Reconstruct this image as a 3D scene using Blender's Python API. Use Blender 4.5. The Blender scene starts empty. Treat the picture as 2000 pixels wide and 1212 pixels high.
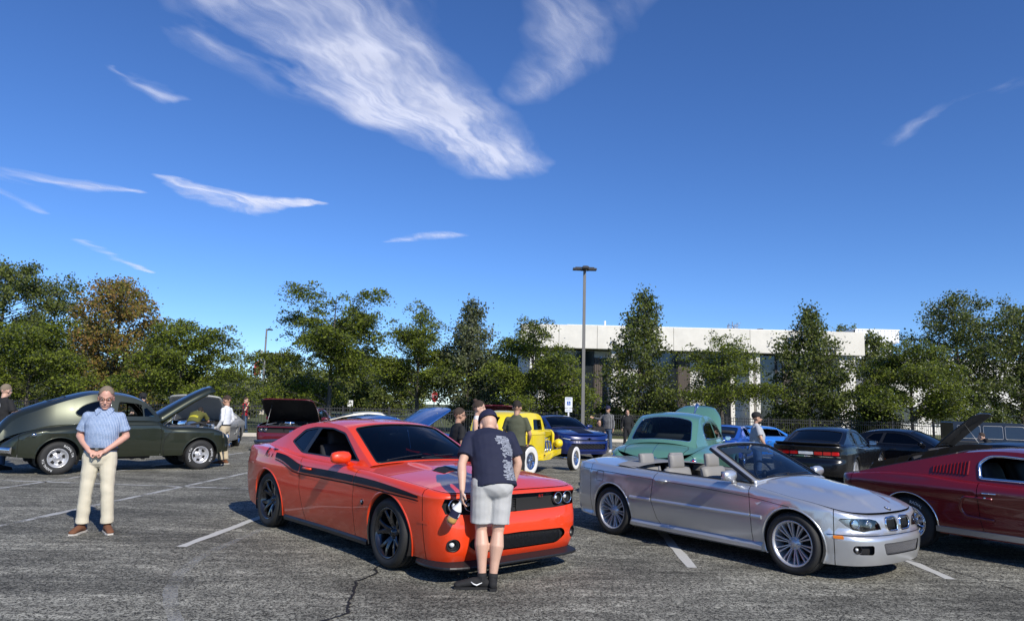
import bpy, bmesh, math, random
import numpy as np
from mathutils import Vector, Matrix, noise as mnoise
from mathutils.geometry import delaunay_2d_cdt
R = math.radians
random.seed(7)
rng = np.random.default_rng(11)
scene = bpy.context.scene
C = scene.collection

# ------------------------------------------------------------------ camera
CAM_F, CAM_H, CAM_PITCH, CAM_ROLL = 1420.0, 1.70, R(7.45), R(1.5)
cam_data = bpy.data.cameras.new('camera')
cam = bpy.data.objects.new('camera', cam_data)
C.objects.link(cam)
cam_data.sensor_fit = 'HORIZONTAL'
cam_data.sensor_width = 36.0
cam_data.lens = 36.0 * CAM_F / 2000.0
cam_data.clip_start = 0.1
cam_data.clip_end = 30000
cam.location = (0, 0, CAM_H)
cam.matrix_world = (Matrix.Translation((0, 0, CAM_H)) @ Matrix.Rotation(R(90) + CAM_PITCH, 4, 'X')
					@ Matrix.Rotation(CAM_ROLL, 4, 'Z'))
scene.camera = cam


def ray(u, v):
	"""world direction of a photograph pixel, to read real positions off the picture"""
	a, b = u - 1000, v - 606
	x = a * math.cos(CAM_ROLL) + b * math.sin(CAM_ROLL)
	y = -a * math.sin(CAM_ROLL) + b * math.cos(CAM_ROLL)
	s, c = math.sin(CAM_PITCH), math.cos(CAM_PITCH)
	return Vector((x / CAM_F, c + s * y / CAM_F, s - c * y / CAM_F))


def on_ground(u, v, z=0.0):
	d = ray(u, v)
	t = (z - CAM_H) / d.z
	return Vector((d.x * t, d.y * t, z))


def at_depth(u, v, Y):
	d = ray(u, v)
	t = Y / d.y
	return Vector((d.x * t, Y, CAM_H + d.z * t))


# ------------------------------------------------------------------ world, sun, exposure
SUN_EL, SUN_AZ = R(36), R(180 - 31)      # azimuth from +Y towards +X
sun_dir = Vector((math.sin(SUN_AZ) * math.cos(SUN_EL), math.cos(SUN_AZ) * math.cos(SUN_EL), math.sin(SUN_EL)))
world = bpy.data.worlds.new('World')
scene.world = world
world.use_nodes = True
wn, wl = world.node_tree.nodes, world.node_tree.links
wn.clear()


def wnode(kind, **kw):
	n = wn.new(kind)
	for k, v in kw.items():
		setattr(n, k, v)
	return n


def wmath(op, a, b=None, c=None, clamp=False):
	n = wn.new('ShaderNodeMath')
	n.operation = op
	n.use_clamp = clamp
	for i, x in enumerate((a, b, c)):
		if x is None:
			continue
		if isinstance(x, (int, float)):
			n.inputs[i].default_value = x
		else:
			wl.new(x, n.inputs[i])
	return n.outputs[0]


sky = wnode('ShaderNodeTexSky', sky_type='NISHITA', sun_disc=False, sun_elevation=SUN_EL, sun_rotation=SUN_AZ,
			altitude=1800.0, air_density=1.0, dust_density=0.0, ozone_density=8.0)
hs = wnode('ShaderNodeHueSaturation')
hs.inputs['Hue'].default_value = 0.507
hs.inputs['Saturation'].default_value = 1.08
hs.inputs['Value'].default_value = 1.0
wl.new(sky.outputs[0], hs.inputs['Color'])
bg = wnode('ShaderNodeBackground')
bg.inputs['Strength'].default_value = 0.15
wl.new(hs.outputs[0], bg.inputs['Color'])
wo = wnode('ShaderNodeOutputWorld')
wl.new(bg.outputs[0], wo.inputs[0])
sun_data = bpy.data.lights.new('sun', 'SUN')
sun_data.energy = 5.0
sun_data.angle = R(0.53)
sun_data.color = (1.0, .94, .84)
sun = bpy.data.objects.new('sun', sun_data)
C.objects.link(sun)
sun.rotation_euler = sun_dir.to_track_quat('Z', 'Y').to_euler()
sun.location = (0, 0, 60)
vs = scene.view_settings
vs.view_transform = 'Standard'
vs.look = 'None'
vs.exposure = 0.0
vs.gamma = 1.0
vs.use_curve_mapping = False
scene.cycles.max_bounces = 8
scene.cycles.transparent_max_bounces = 24
scene.cycles.caustics_reflective = False
scene.cycles.caustics_refractive = False


# ------------------------------------------------------------------ materials
def lin(h):
	"""sRGB 0-255 triple to linear"""
	return tuple(((c / 255) / 12.92 if c / 255 <= .04045 else (((c / 255) + .055) / 1.055) ** 2.4) for c in h)


def material(name, base, rough=.6, metal=0.0, coat=0.0, var=.08, scale=8.0, bump=0.0, bscale=None, spec=.5, trans=0.0,
			 flake=False, coord='Object'):
	m = bpy.data.materials.new(name)
	m.use_nodes = True
	nt = m.node_tree
	b = nt.nodes['Principled BSDF']
	b.inputs['Roughness'].default_value = rough
	b.inputs['Metallic'].default_value = metal
	b.inputs['Coat Weight'].default_value = coat
	b.inputs['Coat Roughness'].default_value = .02
	b.inputs['Specular IOR Level'].default_value = spec
	t = nt.nodes.new('ShaderNodeTexCoord')
	n = nt.nodes.new('ShaderNodeTexNoise')
	n.inputs['Scale'].default_value = scale
	n.inputs['Detail'].default_value = 5
	n.inputs['Roughness'].default_value = .6
	nt.links.new(t.outputs[coord], n.inputs['Vector'])
	mx = nt.nodes.new('ShaderNodeMix')
	mx.data_type = 'RGBA'
	mx.inputs['A'].default_value = tuple(c * (1 - var) for c in base) + (1,)
	mx.inputs['B'].default_value = tuple(min(1, c * (1 + var)) for c in base) + (1,)
	nt.links.new(n.outputs[0], mx.inputs['Factor'])
	nt.links.new(mx.outputs['Result'], b.inputs['Base Color'])
	if bump:
		n2 = nt.nodes.new('ShaderNodeTexNoise')
		n2.inputs['Scale'].default_value = bscale or scale * 4
		n2.inputs['Detail'].default_value = 6
		nt.links.new(t.outputs[coord], n2.inputs['Vector'])
		bp = nt.nodes.new('ShaderNodeBump')
		bp.inputs['Strength'].default_value = bump
		bp.inputs['Distance'].default_value = .01
		nt.links.new(n2.outputs[0], bp.inputs['Height'])
		nt.links.new(bp.outputs[0], b.inputs['Normal'])
	return m


def mnode(m, kind, **kw):
	n = m.node_tree.nodes.new(kind)
	for k, v in kw.items():
		setattr(n, k, v)
	return n


def mlink(m, a, b):
	m.node_tree.links.new(a, b)


def glass_material(name, tint, extra=0.0):
	"""thin car or window glass: tinted see-through plus mirror reflection by angle"""
	m = bpy.data.materials.new(name)
	m.use_nodes = True
	nt = m.node_tree
	nt.nodes.clear()
	out = mnode(m, 'ShaderNodeOutputMaterial')
	tr = mnode(m, 'ShaderNodeBsdfTransparent')
	gl = mnode(m, 'ShaderNodeBsdfGlossy')
	gl.inputs['Roughness'].default_value = .01
	t = mnode(m, 'ShaderNodeTexCoord')
	n = mnode(m, 'ShaderNodeTexNoise')
	n.inputs['Scale'].default_value = 3.0
	mlink(m, t.outputs['Object'], n.inputs['Vector'])
	mx = mnode(m, 'ShaderNodeMix', data_type='RGBA')
	mx.inputs['A'].default_value = tuple(c * .93 for c in tint) + (1,)
	mx.inputs['B'].default_value = tuple(min(1, c * 1.04) for c in tint) + (1,)
	mlink(m, n.outputs[0], mx.inputs['Factor'])
	mlink(m, mx.outputs['Result'], tr.inputs['Color'])
	fr = mnode(m, 'ShaderNodeFresnel')
	fr.inputs['IOR'].default_value = 1.5
	ad = mnode(m, 'ShaderNodeMath', operation='ADD', use_clamp=True)
	ad.inputs[1].default_value = extra
	mlink(m, fr.outputs[0], ad.inputs[0])
	ms = mnode(m, 'ShaderNodeMixShader')
	mlink(m, ad.outputs[0], ms.inputs[0])
	mlink(m, tr.outputs[0], ms.inputs[1])
	mlink(m, gl.outputs[0], ms.inputs[2])
	mlink(m, ms.outputs[0], out.inputs[0])
	return m


M = {}
M['chrome'] = material('chrome', (.82, .82, .84), rough=.06, metal=1, var=.03)
M['alloy'] = material('alloy wheel paint', (.60, .60, .61), rough=.36, metal=.6, var=.04)
M['dark_alloy'] = material('dark polished alloy', (.05, .05, .055), rough=.16, metal=.8, coat=.6, var=.05)
M['rubber'] = material('tyre rubber', (.018, .018, .018), rough=.72, var=.2, scale=30, bump=.15, bscale=160)
M['black_plastic'] = material('black plastic', (.014, .014, .015), rough=.42, var=.15, scale=30)
M['dark_trim'] = material('dark trim', (.008, .008, .009), rough=.7, var=.1)
M['white_letter'] = material('white tyre lettering', (.75, .75, .74), rough=.6, var=.08, scale=40)
M['whitewall'] = material('whitewall rubber', (.78, .78, .76), rough=.5, var=.05, scale=12)
M['brake'] = material('brake disc steel', (.35, .34, .33), rough=.35, metal=1, var=.12, scale=40)
M['under'] = material('underbody black', (.01, .01, .01), rough=.8, var=.2)
M['engine'] = material('engine block metal', (.10, .10, .10), rough=.4, metal=.8, var=.5, scale=20)
M['steel'] = material('galvanised steel', (.36, .36, .36), rough=.45, metal=.8, var=.1, scale=14)
M['lens'] = material('lamp lens', (.75, .78, .8), rough=.05, var=.05, coat=1)
M['amber'] = material('amber marker lens', (.75, .22, .02), rough=.2, coat=1)
M['red_lens'] = material('red lamp lens', (.5, .012, .012), rough=.12, coat=1)
M['paper'] = material('white paper card', (.72, .75, .72), rough=.7, var=.06, scale=30)
M['glass_dark'] = glass_material('tinted car glass', (.22, .27, .31))
M['glass_black'] = glass_material('heavily tinted car glass', (.06, .07, .085))
M['glass_clear'] = glass_material('clear car glass', (.70, .78, .76))
M['glass_ws'] = glass_material('windscreen glass', (.50, .58, .62))


def paint(name, base, metal=0.0, rough=.35, coat=1.0, var=.03):
	return material(name, base, rough=rough, metal=metal, coat=coat, var=var, scale=2.0)


# ------------------------------------------------------------------ mesh helpers
def mesh_data(name, verts, faces, mat=None, smooth=True, normals=None):
	me = bpy.data.meshes.new(name)
	me.from_pydata([tuple(v) for v in verts], [], [tuple(f) for f in faces])
	if smooth:
		me.polygons.foreach_set('use_smooth', [True] * len(me.polygons))
	if mat is not None:
		for x in (mat if isinstance(mat, (list, tuple)) else [mat]):
			me.materials.append(M[x] if isinstance(x, str) else x)
	if normals is not None:
		me.normals_split_custom_set_from_vertices([tuple(n) for n in normals])
	me.update()
	return me


def link(name, me, parent=None, loc=None, rot=None):
	o = bpy.data.objects.new(name, me)
	C.objects.link(o)
	if parent is not None:
		o.parent = parent
	if loc is not None:
		o.location = loc
	if rot is not None:
		o.rotation_euler = rot
	return o


def mesh_obj(name, verts, faces, mat=None, parent=None, smooth=True, normals=None, **kw):
	return link(name, mesh_data(name, verts, faces, mat, smooth, normals), parent, **kw)


def thing(name, label, cat, loc=(0, 0, 0), rotz=0.0, group=None):
	o = bpy.data.objects.new(name, None)
	C.objects.link(o)
	o.empty_display_size = .3
	o.location = loc
	o.rotation_euler = (0, 0, rotz)
	tag(o, label, cat, group)
	return o


def tag(o, label=None, cat=None, group=None, kind=None):
	if label: o['label'] = label
	if cat: o['category'] = cat
	if group: o['group'] = group
	if kind: o['kind'] = kind
	return o


class MB:
	"""collects shapes, builds one mesh object"""

	def __init__(self):
		self.v, self.f, self.mi, self.sm = [], [], [], []

	def add(self, verts, faces, mi=0, smooth=True):
		k = len(self.v)
		self.v += [tuple(p) for p in verts]
		self.f += [tuple(i + k for i in f) for f in faces]
		self.mi += [mi] * len(faces)
		self.sm += [smooth] * len(faces)
		return self

	def box(self, lo, hi, mi=0, mat=None, taper=None):
		x0, y0, z0 = lo
		x1, y1, z1 = hi
		vs_ = [(x0, y0, z0), (x1, y0, z0), (x1, y1, z0), (x0, y1, z0), (x0, y0, z1), (x1, y0, z1), (x1, y1, z1), (x0, y1, z1)]
		if mat is not None:
			vs_ = [mat @ Vector(p) for p in vs_]
		return self.add(vs_, [(3, 2, 1, 0), (4, 5, 6, 7), (0, 1, 5, 4), (1, 2, 6, 5), (2, 3, 7, 6), (3, 0, 4, 7)], mi, False)

	def tube(self, pts, r, n=10, mi=0, cap=True, smooth=True, closed=False):
		pts = [Vector(p) for p in pts]
		m = len(pts)
		rr = r if isinstance(r, (list, tuple)) else [r] * m
		vs_, fs = [], []
		up = None
		for i, p in enumerate(pts):
			if closed:
				d = (pts[(i + 1) % m] - pts[i - 1])
			else:
				d = (pts[min(i + 1, m - 1)] - pts[max(i - 1, 0)])
			d = d.normalized() if d.length > 1e-9 else Vector((0, 0, 1))
			if up is None:
				up = d.orthogonal().normalized()
			else:
				up = (up - d * up.dot(d))
				up = up.normalized() if up.length > 1e-6 else d.orthogonal().normalized()
			w = d.cross(up)
			for k in range(n):
				a = 2 * math.pi * k / n
				vs_.append(p + (up * math.cos(a) + w * math.sin(a)) * rr[i])
		for i in range(m if closed else m - 1):
			j = (i + 1) % m
			for k in range(n):
				k2 = (k + 1) % n
				fs.append((i * n + k, i * n + k2, j * n + k2, j * n + k))
		self.add(vs_, fs, mi, smooth)
		if cap and not closed:
			b = len(self.v) - m * n
			self.f += [tuple(b + k for k in range(n))[::-1], tuple(b + (m - 1) * n + k for k in range(n))]
			self.mi += [mi] * 2
			self.sm += [False] * 2
		return self

	def lathe(self, prof, axis='y', n=32, c=(0, 0, 0), mi=0, smooth=True, a0=0.0, a1=2 * math.pi):
		"""prof: list of (radius, along). closed round the axis"""
		full = abs(a1 - a0 - 2 * math.pi) < 1e-6
		na = n if full else n + 1
		vs_, fs = [], []
		for r, h in prof:
			for k in range(na):
				a = a0 + (a1 - a0) * k / n
				p = (r * math.cos(a), h, r * math.sin(a))
				if axis == 'z':
					p = (p[0], p[2], p[1])
				elif axis == 'x':
					p = (p[1], p[0], p[2])
				vs_.append((p[0] + c[0], p[1] + c[1], p[2] + c[2]))
		for i in range(len(prof) - 1):
			for k in range(n if full else na - 1):
				k2 = (k + 1) % na
				q = (i * na + k, i * na + k2, (i + 1) * na + k2, (i + 1) * na + k)
				fs.append(q if axis != 'x' and axis != 'z' else q[::-1])
		return self.add(vs_, fs, mi, smooth)

	def loft(self, rings, mi=0, cap=True, smooth=True, closed=True):
		n = len(rings[0])
		vs_ = [p for r_ in rings for p in r_]
		fs = []
		for i in range(len(rings) - 1):
			for k in range(n if closed else n - 1):
				k2 = (k + 1) % n
				fs.append((i * n + k, i * n + k2, (i + 1) * n + k2, (i + 1) * n + k))
		self.add(vs_, fs, mi, smooth)
		if cap and closed:
			b = len(self.v) - len(vs_)
			self.f += [tuple(b + k for k in range(n))[::-1], tuple(b + (len(rings) - 1) * n + k for k in range(n))]
			self.mi += [mi] * 2
			self.sm += [False] * 2
		return self

	def ellipsoid(self, c, r, n=16, m=10, mi=0, mat=None):
		vs_, fs = [], []
		for i in range(m + 1):
			t = math.pi * i / m
			for k in range(n):
				a = 2 * math.pi * k / n
				p = Vector((r[0] * math.sin(t) * math.cos(a), r[1] * math.sin(t) * math.sin(a), r[2] * math.cos(t)))
				if mat is not None:
					p = mat @ p
				vs_.append((p[0] + c[0], p[1] + c[1], p[2] + c[2]))
		for i in range(m):
			for k in range(n):
				k2 = (k + 1) % n
				fs.append((i * n + k, (i + 1) * n + k, (i + 1) * n + k2, i * n + k2))
		return self.add(vs_, fs, mi)

	def data(self, name, mats):
		me = bpy.data.meshes.new(name)
		me.from_pydata(self.v, [], self.f)
		me.polygons.foreach_set('use_smooth', self.sm)
		mats = mats if isinstance(mats, (list, tuple)) else [mats]
		for x in mats:
			me.materials.append(M[x] if isinstance(x, str) else x)
		if len(mats) > 1:
			me.polygons.foreach_set('material_index', self.mi)
		me.update()
		return me

	def build(self, name, mats, parent=None, bevel=0.0, **kw):
		o = link(name, self.data(name, mats), parent, **kw)
		if bevel:
			bv = o.modifiers.new('bevel', 'BEVEL')
			bv.width = bevel
			bv.segments = 2
			bv.limit_method = 'ANGLE'
		return o


def copy_tree(o, parent=None):
	c = o.copy()
	C.objects.link(c)
	if parent is not None:
		c.parent = parent
	for ch in o.children:
		copy_tree(ch, c)
	return c


_text_cache = {}


def text_polys(s, size=1.0):
	"""flat lettering as (verts2d, faces), built from the built-in font, centred on x, baseline at 0"""
	key = (s,)
	if key not in _text_cache:
		cu = bpy.data.curves.new('lettering', 'FONT')
		cu.body = s
		cu.align_x = 'CENTER'
		cu.resolution_u = 3
		o = bpy.data.objects.new('lettering', cu)
		C.objects.link(o)
		dg = bpy.context.evaluated_depsgraph_get()
		me = bpy.data.meshes.new_from_object(o.evaluated_get(dg))
		_text_cache[key] = ([tuple(v.co) for v in me.vertices], [tuple(p.vertices) for p in me.polygons])
		bpy.data.objects.remove(o)
		bpy.data.curves.remove(cu)
		bpy.data.meshes.remove(me)
	v, f = _text_cache[key]
	return [(a[0] * size, a[1] * size) for a in v], f
# ------------------------------------------------------------------ high thin clouds: sheets of cirrus in one layer
def vnoise(x, y, seed):
	xi, yi = np.floor(x).astype(np.int64), np.floor(y).astype(np.int64)
	xf, yf = x - xi, y - yi

	def h(a, b):
		n = (a * 374761393 + b * 668265263 + seed * 974711) & 0x7fffffff
		n = ((n ^ (n >> 13)) * 1274126177) & 0x7fffffff
		return ((n ^ (n >> 16)) & 0xffff) / 65535.0
	u, v = xf * xf * xf * (xf * (xf * 6 - 15) + 10), yf * yf * yf * (yf * (yf * 6 - 15) + 10)
	return (h(xi, yi) * (1 - u) + h(xi + 1, yi) * u) * (1 - v) + (h(xi, yi + 1) * (1 - u) + h(xi + 1, yi + 1) * u) * v


def fbm(x, y, seed, octs=7, gain=.55):
	a, t, r = 1.0, 0.0, 0.0
	for o in range(octs):
		r = r + a * vnoise(x * 2 ** o + o * 17.3, y * 2 ** o - o * 9.1, seed + o)
		t += a
		a *= gain
	return r / t


def cloud_material():
	m = bpy.data.materials.new('thin white cloud')
	m.use_nodes = True
	m.node_tree.nodes.clear()
	out = mnode(m, 'ShaderNodeOutputMaterial')
	at = mnode(m, 'ShaderNodeAttribute', attribute_name='cloud_cover')
	tl = mnode(m, 'ShaderNodeBsdfTranslucent')
	tl.inputs['Color'].default_value = (.93, .93, .93, 1)
	df = mnode(m, 'ShaderNodeBsdfDiffuse')
	df.inputs['Color'].default_value = (.9, .9, .9, 1)
	ad = mnode(m, 'ShaderNodeMixShader')
	ad.inputs[0].default_value = .12
	mlink(m, tl.outputs[0], ad.inputs[1]); mlink(m, df.outputs[0], ad.inputs[2])
	tr = mnode(m, 'ShaderNodeBsdfTransparent')
	mx = mnode(m, 'ShaderNodeMixShader')
	mlink(m, at.outputs['Fac'], mx.inputs[0]); mlink(m, tr.outputs[0], mx.inputs[1]); mlink(m, ad.outputs[0], mx.inputs[2])
	mlink(m, mx.outputs[0], out.inputs[0])
	return m


M['cloud'] = cloud_material()
CLOUD_H = 3000.0


def cloud(label, caps, n=260, seed=1, ang=-18, stretch=.42, freq=5.5, warp=.10, amp=1.0, gain=.85):
	"""caps: (u0,v0,r0,u1,v1,r1,strength) wisps, radii in units of the layer's height"""
	segs = []
	for u0, v0, r0, u1, v1, r1, st in caps:
		a, b = ray(u0, v0), ray(u1, v1)
		segs.append((a.x / a.z, a.y / a.z, r0, b.x / b.z, b.y / b.z, r1, st))
	x0 = min(min(s[0] - s[2], s[3] - s[5]) for s in segs) - .1
	x1 = max(max(s[0] + s[2], s[3] + s[5]) for s in segs) + .1
	y0 = min(min(s[1] - s[2], s[4] - s[5]) for s in segs) - .1
	y1 = max(max(s[1] + s[2], s[4] + s[5]) for s in segs) + .1
	gx, gy = np.meshgrid(np.linspace(x0, x1, n), np.linspace(y0, y1, n))
	wx = gx + warp * (fbm(gx * 2.2, gy * 2.2, seed + 50, 5) - .5) * 3
	wy = gy + warp * (fbm(gx * 2.2 + 9, gy * 2.2 - 4, seed + 70, 5) - .5) * 3
	d = np.zeros_like(gx)
	for ax, ay, r0, bx, by, r1, st in segs:
		dx, dy = bx - ax, by - ay
		t = np.clip(((wx - ax) * dx + (wy - ay) * dy) / (dx * dx + dy * dy), 0, 1)
		e = np.hypot(wx - ax - t * dx, wy - ay - t * dy)
		d = np.maximum(d, np.clip(1 - e / (r0 + (r1 - r0) * t), 0, 1) * st)
	ca, sa = math.cos(R(ang)), math.sin(R(ang))
	sx_, sy_ = (wx * ca + wy * sa) * freq, (-wx * sa + wy * ca) * freq * stretch
	nz = .65 * fbm(sx_, sy_, seed, 7, .56) + .35 * fbm(sx_ * .35 + 7, sy_ * .35, seed + 3, 5, .5)
	den = d * .9 + (nz - .5) * 2.9 * amp * np.clip(d * 2.2, 0, 1)
	den = np.clip((den - .02) / 1.25, 0, 1)
	fib = fbm(sx_ * 5, sy_ * 1.6, seed + 9, 5, .62)
	den = np.clip(den ** 1.1 * np.clip(.25 + 1.5 * fib, 0, 1.3), 0, 1) * gain
	edge_ = np.minimum(np.minimum(gx - x0, x1 - gx), np.minimum(gy - y0, y1 - gy))
	den *= np.clip(edge_ / .05, 0, 1)
	use = den > .004
	quad = use[:-1, :-1] | use[1:, :-1] | use[:-1, 1:] | use[1:, 1:]
	ii, jj = np.nonzero(quad)
	idx = np.arange(n * n).reshape(n, n)
	f = np.stack([idx[ii, jj], idx[ii, jj + 1], idx[ii + 1, jj + 1], idx[ii + 1, jj]], 1)
	keep, inv = np.unique(f, return_inverse=True)
	f = inv.reshape(-1, 4)
	z = CLOUD_H + 60 * (fbm(gx * 3, gy * 3, seed + 5, 3) - .5)
	V = np.stack([gx.ravel() * CLOUD_H, gy.ravel() * CLOUD_H, z.ravel()], 1)[keep]
	me = bpy.data.meshes.new('cloud')
	me.from_pydata(V.tolist(), [], f.tolist())
	at = me.attributes.new('cloud_cover', 'FLOAT', 'POINT')
	at.data.foreach_set('value', den.ravel()[keep].astype(np.float32))
	me.materials.append(M['cloud'])
	o = link('cloud', me)
	tag(o, label, 'cloud', 'wisps of high cloud')
	return o


cloud('large feathery white cloud sweeping down across the blue sky', [(500, -130, .38, 640, 70, .36, 1.0), (640, 70, .36, 790, 205, .30, 1.2), (790, 205, .30, 975, 318, .26, 1.15), (760, 20, .14, 800, 140, .16, .8), (380, 40, .14, 640, 170, .2, .5)], 330, 3, gain=.80, warp=.065)
cloud('fainter torn cloud beside the large feathery cloud', [(1020, 185, .10, 1100, 110, .14, .8), (1100, 110, .14, 1190, -120, .20, .9)], 220, 9, gain=.5, warp=.06)
cloud('small bright cloud shaped like a shallow smile', [(325, 342, .05, 470, 396, .22, 1.15), (470, 396, .22, 615, 402, .05, 1.05)], 200, 14, warp=.12, amp=1.2, gain=.85)
cloud('long faint wisp low beside the tall green tree', [(-80, 322, .2, 150, 365, .14, .75), (150, 365, .14, 245, 380, .06, .9)], 180, 21, warp=.10, gain=.7)
cloud('tiny pale wisp low above the locust trees', [(755, 470, .05, 860, 458, .15, .95)], 120, 25, warp=.06, gain=.6)
cloud('thin straight streak of cloud above the orange maple', [(165, 472, .08, 292, 532, .05, .9)], 120, 31, warp=.05, amp=1.0, gain=.6)
cloud('short slanting wisp under the frayed cloud edge', [(235, 130, .05, 335, 198, .06, .85)], 160, 37, warp=.10, gain=.7)
cloud('hair thin streak alone in the clear blue', [(1760, 272, .05, 1975, 165, .09, .62)], 160, 41, warp=.06, amp=1.0, gain=.34)
cloud('broken wisp trailing below the long faint wisp', [(-30, 362, .07, 80, 412, .06, .8)], 120, 47, warp=.04, gain=.5)
def gz(x, y):
	"""the lot falls away gently towards its far corner"""
	return -min(.34, .018 * max(0.0, x - 2.5)) * max(0.0, min(1.0, (y - 11) / 6))


# ------------------------------------------------------------------ ground
def ground_material():
	m = bpy.data.materials.new('worn asphalt')
	m.use_nodes = True
	b = m.node_tree.nodes['Principled BSDF']
	b.inputs['Roughness'].default_value = .88
	b.inputs['Specular IOR Level'].default_value = .3
	t = mnode(m, 'ShaderNodeTexCoord')

	def nz(scale, det, rough=.6, dist=0.0, sc=(1, 1, 1), rot=0):
		mpn = mnode(m, 'ShaderNodeMapping')
		mpn.inputs['Scale'].default_value = sc
		mpn.inputs['Rotation'].default_value = (0, 0, rot)
		mlink(m, t.outputs['Object'], mpn.inputs['Vector'])
		n = mnode(m, 'ShaderNodeTexNoise')
		n.inputs['Scale'].default_value = scale
		n.inputs['Detail'].default_value = det
		n.inputs['Roughness'].default_value = rough
		n.inputs['Distortion'].default_value = dist
		mlink(m, mpn.outputs[0], n.inputs['Vector'])
		return n.outputs[0]

	def rng_(x, a, b_, c, d):
		n = mnode(m, 'ShaderNodeMapRange')
		for i, q in enumerate((a, b_, c, d)):
			n.inputs[1 + i].default_value = q
		mlink(m, x, n.inputs[0])
		return n.outputs[0]

	def mth(op, x, y):
		n = mnode(m, 'ShaderNodeMath', operation=op)
		for i, q in enumerate((x, y)):
			if isinstance(q, (int, float)):
				n.inputs[i].default_value = q
			else:
				mlink(m, q, n.inputs[i])
		return n.outputs[0]
	def cells(scale):
		vor = mnode(m, 'ShaderNodeTexVoronoi')
		vor.inputs['Scale'].default_value = scale
		mlink(m, t.outputs['Object'], vor.inputs['Vector'])
		bw = mnode(m, 'ShaderNodeRGBToBW')
		mlink(m, vor.outputs['Color'], bw.inputs[0])
		return bw.outputs[0]
	stones = rng_(cells(95), .52, .74, 0, 1)
	big = rng_(cells(42), .60, .80, 0, 1)
	fine = rng_(nz(34, 3, .85), .49, .62, 0, 1)
	grains = mth('MAXIMUM', mth('MAXIMUM', mth('MULTIPLY', stones, .75), mth('MULTIPLY', big, .7)), fine)
	mid = rng_(nz(7, 6, .75, .3, (.7, 1.3, 1)), .40, .64, .66, 1.2)
	patch = rng_(nz(.55, 6, .62, .6, (1, 1.9, 1), R(8)), .38, .62, 0, 1)
	streaks = rng_(nz(1.3, 7, .68, 1.2, (.35, 2.2, 1), R(-6)), .47, .66, 0, 1)
	wornn = mth('MINIMUM', mth('ADD', mth('MULTIPLY', patch, .60), mth('MULTIPLY', streaks, .65)), 1.0)
	lo = rng_(nz(.21, 3, .5), .35, .65, .008, .016)
	amp = mth('MULTIPLY', mth('ADD', .22, mth('MULTIPLY', wornn, .38)), mid)
	val = mth('ADD', lo, mth('MULTIPLY', grains, amp))
	val = mth('ADD', val, mth('MULTIPLY', wornn, .012))
	stain = rng_(nz(.9, 3, .55, .5), .63, .72, 1.0, .55)
	val = mth('MULTIPLY', val, stain)
	# hairline cracks
	vc = mnode(m, 'ShaderNodeTexVoronoi', feature='DISTANCE_TO_EDGE')
	vc.inputs['Scale'].default_value = .42
	mpw = mnode(m, 'ShaderNodeVectorMath', operation='ADD')
	wn_ = mnode(m, 'ShaderNodeTexNoise')
	wn_.inputs['Scale'].default_value = 1.7
	wn_.inputs['Detail'].default_value = 5
	mlink(m, t.outputs['Object'], wn_.inputs['Vector'])
	mlink(m, t.outputs['Object'], mpw.inputs[0])
	mlink(m, wn_.outputs['Color'], mpw.inputs[1])
	mlink(m, mpw.outputs[0], vc.inputs['Vector'])
	crack = rng_(vc.outputs['Distance'], .0, .004, 0.55, 1.0)
	val = mth('MULTIPLY', val, crack)
	cr = mnode(m, 'ShaderNodeCombineColor')
	mlink(m, mth('MULTIPLY', val, 1.06), cr.inputs[0])
	mlink(m, mth('MULTIPLY', val, 1.03), cr.inputs[1])
	mlink(m, mth('MULTIPLY', val, .86), cr.inputs[2])
	mlink(m, cr.outputs[0], b.inputs['Base Color'])
	bp = mnode(m, 'ShaderNodeBump')
	bp.inputs['Strength'].default_value = .8
	bp.inputs['Distance'].default_value = .012
	mlink(m, grains, bp.inputs['Height'])
	mlink(m, bp.outputs[0], b.inputs['Normal'])
	return m


def worn_line_material():
	"""old white paint, flaked away to the asphalt in specks and patches"""
	m = material('worn white line paint', (.42, .42, .40), rough=.8, var=.2, scale=40)
	b = m.node_tree.nodes['Principled BSDF']
	t = mnode(m, 'ShaderNodeTexCoord')
	n = mnode(m, 'ShaderNodeTexNoise')
	n.inputs['Scale'].default_value = 38
	n.inputs['Detail'].default_value = 4
	n.inputs['Roughness'].default_value = .75
	mlink(m, t.outputs['Object'], n.inputs['Vector'])
	n2 = mnode(m, 'ShaderNodeTexNoise')
	n2.inputs['Scale'].default_value = 2.2
	mlink(m, t.outputs['Object'], n2.inputs['Vector'])
	a = mnode(m, 'ShaderNodeMath', operation='ADD')
	mlink(m, n.outputs[0], a.inputs[0]); mlink(m, n2.outputs[0], a.inputs[1])
	r = mnode(m, 'ShaderNodeMapRange')
	r.inputs[1].default_value = .82
	r.inputs[2].default_value = 1.02
	mlink(m, a.outputs[0], r.inputs[0])
	mlink(m, r.outputs[0], b.inputs['Alpha'])
	return m


M['asphalt'] = ground_material()
M['line'] = worn_line_material()
M['line_fresh'] = material('white line paint', (.50, .50, .47), rough=.8, var=.3, scale=45)
M['seal'] = material('bitumen crack seal', (.013, .0125, .011), rough=.7, var=.2, scale=20)
M['concrete'] = material('concrete kerb', (.50, .46, .38), rough=.9, var=.12, scale=6, bump=.3)
M['grass_soil'] = material('mown lawn', (.085, .10, .030), rough=.95, var=.4, scale=1.2, bump=.6, bscale=60)

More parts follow.
